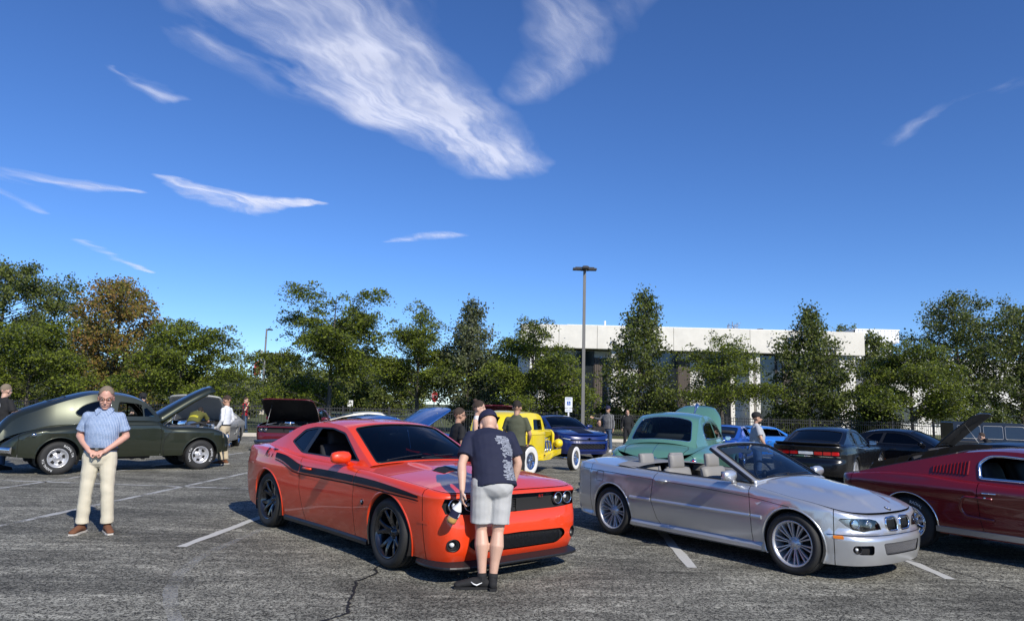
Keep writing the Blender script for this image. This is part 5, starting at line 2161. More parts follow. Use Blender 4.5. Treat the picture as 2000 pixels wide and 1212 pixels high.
CH_POS, CH_ROT = (-1.50, 9.55), R(-49.5)
root, B, H, parts = challenger('muscle_coupe', 'shiny orange red muscle coupe with black side stripe and dark wheels', CH_POS, CH_ROT, M['paint_orange'], 'glass_dark', W_CH)
stretch(root, 1.045)
for sg in (-1, 1):
	S = B.side(sg)
	# black band along the shoulder, kicking up over the rear haunch, with a thin pinstripe under it
	up = [(2.02, .800), (1.7, .838), (1.2, .872), (.6, .884), (0, .886), (-.42, .884), (-.62, .905), (-.82, .95), (-1.02, .985), (-1.20, 1.00)]
	lo = [(-1.30, .945), (-1.08, .915), (-.90, .87), (-.70, .820), (-.42, .808), (0, .808), (.6, .810), (1.2, .808), (1.7, .792), (2.02, .776)]
	for (xa, xb) in ((2.1, .775), (.765, -.555), (-.568, -1.5)):
		uu, ll = pchip([(a, b) for a, b in up]), pchip([(a, b) for a, b in lo])
		x0, x1 = min(xa, 2.02), max(xb, -1.24)
		xs_ = np.linspace(x0, x1, 24)
		decal('side_stripe', band_pts(B, [(x, float(ll(x))) for x in xs_] + [(x, float(uu(x))) for x in xs_[::-1]]), S, 'stripe_black', root, .006, .05)
		decal('pinstripe', band_pts(B, [(x, float(ll(x)) - .030) for x in xs_] + [(x, float(ll(x)) - .018) for x in xs_[::-1]]), S, 'stripe_black', root, .006, .05)
	v, f = text_polys('R/T', .19)
	q0 = float(B.sx(-1.44))
	pts = np.array([(q0 - a * 1.0 * (1 if sg < 0 else -1) + (-.35 * b if sg < 0 else .0), .925 + b) for a, b in v])
	p3 = S(pts[:, 0], pts[:, 1])
	p3[:, 1] += sg * .009
	p3[:, 2] += .009
	mesh_obj('lettering', p3, f if sg > 0 else f, 'stripe_black', root, smooth=False)
	# round bee badge on the fender
	q0 = float(B.sx(.98))
	p = S(np.array([q0]), np.array([.62]))[0]
	mb = MB()
	mb.lathe([(0, sg * .006), (.026, sg * .006), (.031, sg * .003), (.031, 0)], 'y', 20, tuple(p))
	bd = mb.build('badge', 'stripe_black', root)
	mb = MB(); mb.tube([(p[0] - .016, p[1] + sg * .008, p[2] - .012), (p[0] + .008, p[1] + sg * .009, p[2] + .002), (p[0] - .008, p[1] + sg * .009, p[2] + .012), (p[0] + .016, p[1] + sg * .008, p[2] + .02)], .005, 6)
	mb.build('badge_emblem', 'chrome', bd)
	# flat dark panels painting the shade inside the hood scoop openings
	c = B.cap()
	sc_poly = [(1.62, sg * .14), (1.62, sg * .36), (1.42, sg * .38), (1.36, sg * .16)]
	panel('scoop_shade', sc_poly, c, 'dark_trim', root, (), .06, lift=.004, center=(0, 0, 0))
surface_tube('hood_crease', [(1.9, .0), (2.0, 0)], B.cap(), .001, M['paint_orange'], root)
mb = MB()
ct = H.strip(.02)
# entry card lying on the dashboard behind the screen
mb.add([(.52, .10, 1.035), (.66, .12, 1.035), (.64, .36, 1.032), (.50, .34, 1.032)], [(0, 1, 2, 3)], smooth=False)
mb.build('entry_card', 'paper', root)
# small red T emblem in the grille
p = B.front()(np.array([float(B.sy(.33))]), np.array([.75]))[0]
mesh_obj('grille_badge', [(p[0] - .02, p[1] + a, p[2] + b) for a, b in text_polys('R/T', .045)[0]], text_polys('R/T', .045)[1], 'red_lens', root, smooth=False)
# ------------------------------------------------------------------ silver convertible
M['paint_silver'] = paint('silver metallic paint', (.68, .69, .70), metal=.7, rough=.32)
M['leather_grey'] = material('grey leather', (.235, .23, .222), rough=.55, var=.06, scale=30, bump=.1, bscale=120)
M['glass_bmw'] = glass_material('blue tinted windscreen', (.34, .42, .52), .03)
W_BM = make_wheel('star10', .318, .236, .225, 'alloy')


def bmw():
	def hoodf(x, y):
		k = np.clip((.24 + .34 * np.clip((1.95 - x) / 1.2, 0, 1) - np.abs(y)) / .06, 0, 1)
		return .020 * k * k * (3 - 2 * k) * np.clip((x - .70) / .2, 0, 1) * np.clip((2.02 - x) / .25, 0, 1)

	def bulge(x, z):
		# raised wheel arches, crease under the shoulder
		f = 0
		for xc in (1.3625, -1.3625):
			d = np.hypot(x - xc, z - .33)
			f = f + .016 * np.clip(1 - np.abs(d - .38) / .14, 0, 1) * np.clip((z - .25) / .2, 0, 1)
		return f + .007 * np.clip(1 - np.abs(z - .80) / .04, 0, 1)
	head = [(.335, 0.528), (.50, 0.520), (.60, 0.508), (.72, 0.530), (.80, 0.568), (.865, 0.623), (.84, 0.636), (.70, 0.640), (.50, 0.636), (.40, 0.618), (.355, 0.578)]
	kid = round_poly([(.035, 0.503), (.215, 0.508), (.262, 0.568), (.240, 0.636), (.05, 0.644), (.028, 0.568)], .035)
	low = round_poly([(-.33, .275), (.33, .275), (.375, .395), (-.375, .395)], .03)
	fog = round_poly([(.50, .285), (.66, .285), (.735, .315), (.72, .375), (.50, .38)], .03)

	def fpt(B, poly, sg=1):
		return [(sg * y, z) for y, z in poly]       # coordinates along the outline, not true y

	def fh(B):
		out = [fpt(B, low)]
		for sg in (-1, 1):
			out += [fpt(B, head, sg), fpt(B, kid, sg), fpt(B, fog, sg)]
		return out
	sp = dict(name='convertible_car', label='silver open top convertible with grey leather seats and double spoke wheels', loc=(2.93, 9.62), rot=R(-53.5), paint=M['paint_silver'], group='show cars parked on the lot',
			  plan=[(2.13, 0), (2.12, .25), (2.07, .50), (1.96, .68), (1.76, .80), (1.55, .845), (1.3625, .862), (.6, .868), (-.5, .872), (-1.3625, .866), (-1.85, .835), (-2.15, .75), (-2.31, .55), (-2.37, .25), (-2.38, 0)],
			  zt=[(2.13, .665), (1.9, .70), (1.6, .765), (1.3625, .80), (.8, .868), (.2, .882), (-.6, .895), (-1.3, .918), (-2.0, .935), (-2.38, .90)],
			  zc=[(2.13, .67), (1.95, .74), (1.6, .84), (1.2, .895), (.75, .945), (0, .93), (-1.4, .965), (-2.1, .985), (-2.38, .93)], R=.04,
			  of=[(.15, .05), (.22, .02), (.30, .0), (.42, -.005), (.455, .0), (.472, .012), (.486, .045), (.57, .055), (.67, .075)],
			  zl=[(-2.4, .24), (-1.8, .20), (-1.0, .185), (1.0, .175), (1.8, .165), (2.13, .175)],
			  arches=[(1.3625, .33, .352), (-1.3625, .33, .352)], bulge=bulge, hoodf=hoodf, xF=1.80, xD0=.84, xD1=-.62, xR=-1.80, xcowl=.76, xdeck=-1.30, deck_bow=.22,
			  lineA=[(.86, .2), (.86, .5), (.84, .87)], lineB=[(-.46, .2), (-.56, .32), (-.64, .55), (-.60, .80), (-.56, .90)],
			  wheel=W_BM, tyre_y=(.755, .755), tyre_r=(.318, .318), fholes=fh, steer=0, lip_w=.016)
	sp['os'] = [(.15, .055), (.22, .035), (.26, .05), (.34, .028), (.50, .006), (.66, .0), (.80, .004), (.90, .03)]
	sp['or'] = [(.2, .08), (.30, .0), (.50, .0), (.56, .03), (.62, .05), (.92, .02)]
	root, B, H, parts = build_car(sp)
	pm = M['paint_silver']
	F = B.front()

	def deep(dx):
		return lambda q, w: F(q, w) - np.array([dx, 0, 0])
	M['mesh_grey'] = material('grey mesh', (.16, .16, .17), rough=.5, var=.1)
	M['lamp_black'] = material('lamp housing', (.02, .02, .022), rough=.3)
	M['lamp_chrome'] = material('lamp reflector', (.7, .71, .73), rough=.16, metal=1, var=.2, scale=25)
	M['lamp_glass'] = glass_material('lamp cover', (.86, .88, .90), .06)
	for sg in (-1, 1):
		hp = fpt(B, head, sg)
		hl = panel('headlight', [(q * 1.005, w) for q, w in hp], deep(.05), 'lamp_black', root, (), .05)
		# reflector bowls
		for c, r in ((.665, .052), (.50, .044)):
			p = deep(.02)(np.array([sg * c]), np.array([.582]))[0]
			round_lamp(hl, p, r, 'lamp_chrome', 'reflector', .05, d=(1, .25 * sg, 0))
		panel('reflector_panel', [(sg * a, b) for a, b in [(.60, .52), (.72, .542), (.80, .577), (.85, .620), (.72, .628), (.60, .623)]], deep(.034), 'lamp_chrome', hl, (), .05)
		panel('lamp_cover', hp, deep(.004), 'lamp_glass', hl, (), .05)
		kp = fpt(B, kid, sg)
		kg = panel('kidney_grille', kp, deep(.045), 'dark_trim', root, (), .05)
		surface_tube('kidney_surround', kp, deep(-.004), .012, 'chrome', kg, closed=True, step=.02)
		mb = MB()
		for i in range(9):
			y = .055 + i * .0215
			pts = deep(.012)(np.full(5, sg * y), np.linspace(.516, .630, 5))
			mb.tube([Vector(p) for p in pts], [.0045] * 5, 5)
		mb.build('grille_slat', 'black_plastic', kg)
		mb = MB()
		for i in range(9):
			y = .055 + i * .0215
			pts = deep(.007)(np.full(3, sg * y), np.linspace(.608, .632, 3))
			mb.tube([Vector(p) for p in pts], .0035, 5)
		mb.build('slat_tip', 'chrome', kg)
		fp = fpt(B, fog, sg)
		fg = panel('fog_light_recess', fp, deep(.05), 'dark_trim', root, (), .05)
		p = deep(.02)(np.array([sg * .66]), np.array([.332]))[0]
		round_lamp(fg, p, .043, 'lamp_black', 'fog_light', .03, ring='black_plastic', d=(1, .45 * sg, 0))
		# amber marker on the bumper corner
		S = B.side(sg)
		decal('side_marker', [(float(B.sx(x)), z) for x, z in round_poly([(1.885, .432), (1.795, .436), (1.79, .466), (1.88, .470)], .012)], S, 'amber', root, .005, .03)
		# rub strips, crease shade, sill
		for (xa, xb) in ((1.005, .868), (.848, -.615), (-.648, -1.00)):
			xs_ = np.linspace(xa, xb, 16)
			rings = []
			for x in xs_:
				p = S(np.array([float(B.sx(x))]), np.array([.545]))[0]
				rings.append([(p[0], p[1], p[2] - .022), (p[0], p[1] + sg * .012, p[2] - .018), (p[0], p[1] + sg * .015, p[2]), (p[0], p[1] + sg * .010, p[2] + .018), (p[0], p[1] - sg * .002, p[2] + .022)])
			mb = MB(); mb.loft(rings, smooth=False); mb.build('rub_strip', pm, root)
		xs_ = np.linspace(1.35, -2.0, 40)
		surface_tube('crease_shade', [(float(B.sx(x)), float(np.interp(x, [-2.0, -1.3, -.6, .3, .9, 1.35], [.845, .83, .805, .775, .745, .70]))) for x in xs_], S, .0035, 'dark_trim', root)  # dark bead draws the shade along the pressed crease
		rings = []
		for x in np.linspace(.99, -.99, 24):
			p = S(np.array([float(B.sx(x))]), np.array([.225]))[0]
			rings.append([(x, p[1] + sg * .0, .262), (x, p[1] + sg * .030, .232), (x, p[1] + sg * .026, .19), (x, p[1] - sg * .02, .165), (x, p[1] - sg * .15, .165), (x, p[1] - sg * .1, .25)])
		mb = MB(); mb.loft(rings, smooth=False); mb.build('side_skirt', pm, root)
		# mirror, handle
		yl = float(B.edge(.55))
		mirror(root, .60, yl + .115, .965, sg, pm, .085, .11, .065)
		p = S(np.array([float(B.sx(-.44))]), np.array([.80]))[0]
		mb = MB()
		mb.ellipsoid((p[0] + .0, p[1] + sg * .002, p[2]), (.055, .012, .028), 14, 8)
		mb.tube([(p[0] - .10, p[1] + sg * .010, p[2] + .006), (p[0] - .07, p[1] + sg * .036, p[2] + .006), (p[0] + .07, p[1] + sg * .036, p[2] + .006), (p[0] + .10, p[1] + sg * .010, p[2] + .006)], [.012, .014, .014, .010], 8)
		mb.build('handle', pm, parts['door%d' % sg])
		# side repeater
		decal('indicator', [(float(B.sx(x)), z) for x, z in [(1.02, .715), (.93, .695), (.955, .672)]], S, 'lens', root, .008, .03)
		# tail lamp
		decal('tail_light', [(float(B.sx(x)), z) for x, z in round_poly([(-2.16, .64), (-2.33, .64), (-2.34, .80), (-2.20, .82)], .02)], S, 'red_lens', root, .006, .03)
		panel('tail_light', rear_pts(B, [(sg * .30, .66), (sg * .62, .66), (sg * .62, .80), (sg * .30, .80)]), B.rear(), 'red_lens', root, (), .05, lift=.006)
		# rear bumper band
	# fuel door on the car's right side
	S = B.side(-1)
	fd = round_poly([(-1.52, .70), (-1.66, .70), (-1.66, .83), (-1.52, .83)], .025)
	surface_tube('fuel_door', [(float(B.sx(x)), z) for x, z in fd], S, .0028, 'dark_trim', root, closed=True, step=.02)
	lgm = panel('lower_grille', fpt(B, low), deep(.03), 'dark_trim', root, (), .05)
	mb = MB()
	for i in range(-26, 27):
		for sl in (-1, 1):
			pts = []
			for t in np.linspace(0, 1, 6):
				z = .278 + .112 * t
				q = i * .0165 + sl * (t - .5) * .11
				if abs(q) < .325 + .05 * t:
					pts.append(deep(.012)(np.array([q]), np.array([z]))[0])
			if len(pts) > 1:
				mb.tube([Vector(p) for p in pts],   .0018, 4)
	mb.build('grille_mesh', 'mesh_grey', lgm)
	surface_tube('bumper_seam', [(q, .474) for q in np.linspace(-.98, .98, 40)], B.front(), .0035, 'dark_trim', root)
	# round emblem on the nose: blue and white quarters in a dark ring
	x0 = 2.0
	c = B.cap()(np.array([x0 - .03]), np.array([0.0]))[0]
	bm = MB(); bm.lathe([(.0, .006), (.031, .006), (.036, .004), (.038, 0)], 'z', 28)
	tilt = Matrix.Translation(c) @ Matrix.Rotation(R(22), 4, 'Y')
	em = mesh_obj('emblem', [tilt @ Vector(v) for v in bm.v], bm.f, 'black_plastic', root)
	for k in range(4):
		a = [(0, 0)] + [(.022 * math.cos(R(90 * k + 15 * j)), .022 * math.sin(R(90 * k + 15 * j))) for j in range(7)]
		mesh_obj('emblem_quarter', [tilt @ Vector((u, v, .0075)) for u, v in a], [tuple(range(len(a)))], 'sign_blue' if k % 2 else 'sign_white', em, smooth=False)
	# wheel centre emblem is part of the hub; front plate free
	# windscreen
	H = House(B, [(.84, .905, .05), (.45, 1.10, .075), (.12, 1.262, .06)], [(.9, .735), (.4, .755), (0, .76)], .36)
	t0, t1 = H.ti[0], H.ti[-1]
	hole = round_poly([(-.90, t0 + .02), (.90, t0 + .02), (.885, t1 - .045), (-.885, t1 - .045)], .05)
	fr = panel('windscreen_frame', round_poly([(-1, t0 - .0), (1, t0 - .0), (1, t1), (-1, t1)], [0, 0, .05, .05]), H.strip(), pm, root, [hole], .07, center=(-1, 0, .5), solid=.035)
	wsg = panel('windscreen', offset_poly(hole, -.01), H.strip(.012), 'glass_bmw', root, (), .10, center=(-1, 0, .5))
	surface_tube('windscreen_seal', hole, H.strip(-.001), .010, 'black_plastic', wsg, closed=True)
	for sg in (-1, 1):
		surface_tube('pillar_trim', [(sg * 1.0, t0 + .02), (sg * 1.0, t1 - .02)], H.strip(.02), .022, 'black_plastic', fr)
	mb = MB(); mb.ellipsoid((.20, 0, 1.20), (.018, .12, .038), 14, 8); mb.tube([(.22, 0, 1.22), (.27, 0, 1.285)], .008, 6)
	mb.build('rear_view_mirror', 'leather_grey', root)
	for sg in (-1, 1):
		panel('sun_visor', round_poly([(sg * .2, t1 - .20), (sg * .75, t1 - .20), (sg * .75, t1 - .06), (sg * .2, t1 - .06)], .03), H.strip(.04), 'leather_grey', root, (), .08, center=(-1, 0, .5))
	# cabin
	cap = B.cap()
	for sg in (-1, 1):
		xs_ = np.linspace(.80, -1.28, 30)
		panel('door_top', [(x, sg * (float(B.edge(x)) - .001)) for x in xs_] + [(x, sg * (float(B.edge(x)) - .07)) for x in xs_[::-1]], cap, pm, root, (), .08, center=(0, 0, 0))
		rings = []
		for x in np.linspace(.70, -1.2, 16):
			y = float(B.edge(x)) - .072
			z = float(cap(np.array(x), np.array(y))[2])
			rings.append([(x, sg * y, z + .002), (x, sg * (y - .03), z + .006), (x, sg * (y - .075), z - .02), (x, sg * (y - .07), z - .12), (x, sg * (y - .11), z - .22), (x, sg * (y - .08), z - .5)])
		mb = MB(); mb.loft(rings, closed=False, cap=False); mb.build('door_card', 'leather_grey', root)
		surface_tube('belt_seal', [(x, sg * (float(B.edge(x)) - .072)) for x in np.linspace(.80, -1.28, 20)], lambda a, b: cap(a, b) + np.array([0, 0, .004]), .009, 'black_plastic', root)
	mb = MB(); mb.box((-1.3, -.72, .26), (.75, .72, .28)); mb.box((.73, -.72, .28), (.75, .72, .80)); mb.build('cabin_floor', 'interior', root)
	# folded top cover
	xa = -.98
	dk = [(-1.305 - .22 * (1 - (y / .84) ** 2), y) for y in np.linspace(.80, -.80, 21)]
	fr_ = [(xa - .10 * (1 - (y / .84) ** 2), y) for y in np.linspace(-.79, .79, 21)]
	panel('tonneau_cover', dk + fr_, lambda a, b: cap(a, b) + np.stack([0 * a, 0 * a, .005 + .012 * np.sin(np.clip((a + 1.5) / .5, 0, 1) * 3.14)], -1), 'leather_grey', root, (), .07, center=(0, 0, 0))
	for y in (-.37, .37):
		s_ = seat(root, -.42, y, .27, 'leather_grey', .50, True, R(14))
		# belt guide beside the shoulder
		mb = MB(); mb.tube([(-.66, y + .24 * (1 if y > 0 else -1), .72), (-.70, y + .25 * (1 if y > 0 else -1), .86), (-.74, y + .22 * (1 if y > 0 else -1), .95)], [.022, .02, .015], 6)
		mb.build('seat_belt_guide', 'leather_grey', s_)
		s_ = seat(root, -.98, y * .85, .25, 'leather_grey', .50, True, R(16), 'rear_seat')
	rings = []
	for x, z in ((.78, .885), (.62, .905), (.45, .885), (.38, .80), (.44, .60)):
		rings.append([(x + .05 * (1 - (y / .75) ** 2), y, z) for y in np.linspace(-.70, .70, 14)])
	mb = MB(); mb.loft(rings, closed=False, cap=False); mb.build('dashboard', 'black_plastic', root)
	steering(root, .22, .36, .90, 'black_plastic')
	mb = MB(); mb.add([(.52, .05, .925), (.72, .10, .93), (.66, .44, .925), (.46, .38, .92)], [(0, 1, 2, 3)], smooth=False)
	mb.build('entry_card', 'paper', root)
	for y in (-.30, .25):
		surface_tube('wiper', [(y - .40, t0 + .025), (y + .28, t0 + .055)], lambda a, b: H.strip(-.014)(a, b), .006, 'black_plastic', root)
	return root


bmw()

# ------------------------------------------------------------------ dark red fastback
M['paint_maroon'] = paint('deep red paint', (.16, .004, .008), rough=.3)
W_MU = make_wheel('steel', .325, .205, .215, 'chrome', 'chrome', letters=[('RADIAL', R(90), .05), ('RADIAL', R(270), .05)])


def fastback(name, label, paint_, loc=None, rot=None, hood_up=0.0, under='dark_trim', louvers=True):
	def bulge(x, z):
		return .022 * np.clip(1 - np.abs(z - .78 - .02 * x * 0) / .10, 0, 1) ** 1.0 * 1.0 - .012 * np.clip(1 - np.abs(z - .55) / .16, 0, 1) * np.clip((x + 1.0) / .3, 0, 1)
	sp = dict(name=name, label=label, loc=(0, 0), rot=0, paint=paint_, group='show cars parked on the lot',
			  plan=[(2.24, 0), (2.22, .45), (2.12, .76), (1.8, .86), (1.37, .89), (.5, .895), (-.4, .90), (-1.37, .905), (-2.0, .885), (-2.28, .84), (-2.38, .70), (-2.42, .3), (-2.42, 0)],
			  zt=[(2.24, .80), (1.4, .875), (.6, .895), (-.2, .90), (-.7, .915), (-1.2, .955), (-1.6, .95), (-2.1, .90), (-2.42, .87)],
			  zc=[(2.24, .82), (1.4, .95), (.8, .98), (0, .97), (-1.6, .985), (-2.42, .90)], R=.04,
			  of=[(.2, .10), (.35, .02), (.6, 0), (.9, .03)], zl=[(-2.42, .36), (-1.9, .33), (-1.0, .25), (1.0, .25), (2.24, .30)],
			  arches=[(1.37, .335, .36), (-1.37, .335, .372)], bulge=bulge, xF=1.95, xD0=.78, xD1=-.50, xR=-2.15, xcowl=.80, xdeck=-2.0, deck_bow=.02,
			  lineA=[(.80, .25), (.80, .89)], lineB=[(-.44, .25), (-.50, .5), (-.50, .9)],
			  sil=[(.86, .93, .04), (.50, 1.12, .07), (.20, 1.262, .06), (.05, 1.285, .05), (-.30, 1.300, .045), (-.62, 1.275, .045), (-.80, 1.245, .045), (-1.4, 1.095, .045), (-2.10, .915, .03)],
			  iA=2, iC=6, yb=[(.9, .74), (.2, .775), (-.6, .78), (-1.3, .80), (-2.2, .80)], tum=.42,
			  dlo=round_poly([(.60, .955), (.21, 1.215), (-.30, 1.245), (-.46, 1.235), (-.56, 1.14), (-.52, .955)], [.04, .06, .05, .06, .05, .03]),
			  side_glass=[round_poly([(.56, .975), (.20, 1.20), (-.30, 1.23), (-.44, 1.22), (-.535, 1.13), (-.50, .975)], [.03, .04, .04, .05, .04, .02])], frame_mat='chrome',
			  side_mat='glass_clear', ws_glass='glass_clear', rw_glass='glass_black', ws_trim='chrome', dlo_trim='chrome', dlo_r=.011, wheel=W_MU, tyre_y=(.745, .755), tyre_r=(.325, .325), lip_mat='chrome', lip_w=.012,
			  xseat=-.35, open_windows=(0,), open_both=False, headrest=False)
	sp['os'] = [(.2, .07), (.30, .045), (.42, .03), (.55, .02), (.70, .005), (.80, .0), (.9, .02), (1.0, .04)]
	sp['or'] = [(.3, .10), (.45, .02), (.6, .03), (.75, .03), (.9, .0)]
	hd = R(-57)
	rw = Vector((5.28, 9.80, 0))
	ax = Vector((math.cos(hd), math.sin(hd), 0))
	lf = Vector((-ax.y, ax.x, 0))
	c = rw + ax * 1.37 + lf * .86
	sp['loc'], sp['rot'] = (c.x, c.y), hd
	if loc is not None:
		sp['loc'], sp['rot'] = loc, rot
		sp['step'] = .10
	root, B, H, parts = build_car(sp)
	pm = paint_
	for sg in (-1, 1):
		S = B.side(sg)
		Hs = H.side(sg)
		# quarter vents: a row of raised vertical blades on the pillar
		for i in range(11):
			x = -.66 - i * .040
			z0, z1 = .995, 1.160 - i * .009
			q = [(x, z0), (x - .024, z0), (x - .024, z1), (x, z1)]
			rings = []
			for z in np.linspace(z0, z1, 5):
				ya = float(H.G(np.array(x), np.array(z)))
				rings.append([(x + .004, sg * (ya - .008), z), (x - .004, sg * (ya + .022), z), (x - .010, sg * (ya + .022), z), (x - .030, sg * (ya - .006), z)])
			mb = MB(); mb.loft(rings, smooth=False); mb.build('vent_blade', pm, root)
		# side scoop: raised C shaped rim with a darker recess
		sc = round_poly([(-.30, .48), (-.66, .50), (-.72, .60), (-.66, .735), (-.30, .735)], .05)
		rim = densify(sc[4:-4], .03, False)
		pts = S(np.array([float(B.sx(p[0])) for p in rim]), np.array([p[1] for p in rim]))
		mb = MB(); mb.tube([Vector(p) for p in pts], .020, 8); mb.build('side_scoop', pm, root)
		# rocker moulding
		rings = []
		for x in np.linspace(1.02, -1.02, 24):
			p = S(np.array([float(B.sx(x))]), np.array([.30]))[0]
			rings.append([(x, p[1] - sg * .01, .262), (x, p[1] + sg * .012, .27), (x, p[1] + sg * .014, .335), (x, p[1] - sg * .002, .345)])
		mb = MB(); mb.loft(rings, smooth=False); mb.build('rocker_moulding', 'silver_plain', root)
		# handle
		p = S(np.array([float(B.sx(-.36))]), np.array([.80]))[0]
		mb = MB(); mb.tube([(p[0] - .07, p[1] + sg * .005, p[2]), (p[0] - .06, p[1] + sg * .035, p[2]), (p[0] + .09, p[1] + sg * .035, p[2] + .004)], [.012, .011, .007], 8)
		mb.ellipsoid((p[0] - .05, p[1] + sg * .004, p[2] - .055), (.014, .012, .014), 10, 6)
		mb.build('handle', 'chrome', parts['door%d' % sg])
		# quarter glass divider and lowered glass edge
		mb = MB()
		ya = float(H.G(np.array(.30), np.array(1.0)))
		mb.tube([(.33, sg * ya, .97), (.25, sg * (ya - .09), 1.19)], .010, 6); mb.build('vent_window_bar', 'chrome', root)
		mirror(root, .52, float(B.edge(.5)) + .07, 1.0, sg, 'chrome', .05, .06, .05)
		for k in range(3):
			y0 = .42 + k * .135
			panel('tail_light', rear_pts(B, round_poly([(sg * y0, .66), (sg * (y0 + .085), .66), (sg * (y0 + .085), .82), (sg * y0, .82)], .015)), B.rear(), 'red_lens', root, (), .06, lift=.012)
	# rear window louvers: seven stepped slats
	tC, tE = H.ti[6], H.ti[-1]
	for i in range(7 if louvers else 0):
		t = tC + .10 + i * (tE - tC - .28) / 6
		a0 = H.strip(0.0)(np.linspace(-.80, .80, 13), np.full(13, t + .10))
		a1 = H.strip(-.085)(np.linspace(-.80, .80, 13), np.full(13, t))
		rings = []
		for p, q in zip(a0, a1):
			rings.append([tuple(p), tuple(q), tuple(q + np.array([-.012, 0, -.012])), tuple(p + np.array([-.012, 0, -.012]))])
		mb = MB(); mb.loft(rings, smooth=False); mb.build('window_louver', 'black_plastic', root)
	if hood_up:
		open_hood(root, B, parts['hood'], hood_up, sp['xcowl'] + .02, under)
	return root


fastback('fastback_car', 'deep red classic fastback with black rear louvers and chrome window trim', M['paint_maroon'])
# ------------------------------------------------------------------ olive pre-war two door sedan
M['paint_olive'] = paint('dark olive metallic paint', (.028, .033, .018), metal=.5, rough=.34)
W_OL = make_wheel('slot', .345, .195, .235, 'alloy', letters=[('RADIAL T/A', R(60), .062), ('RADIAL T/A', R(240), .062)])


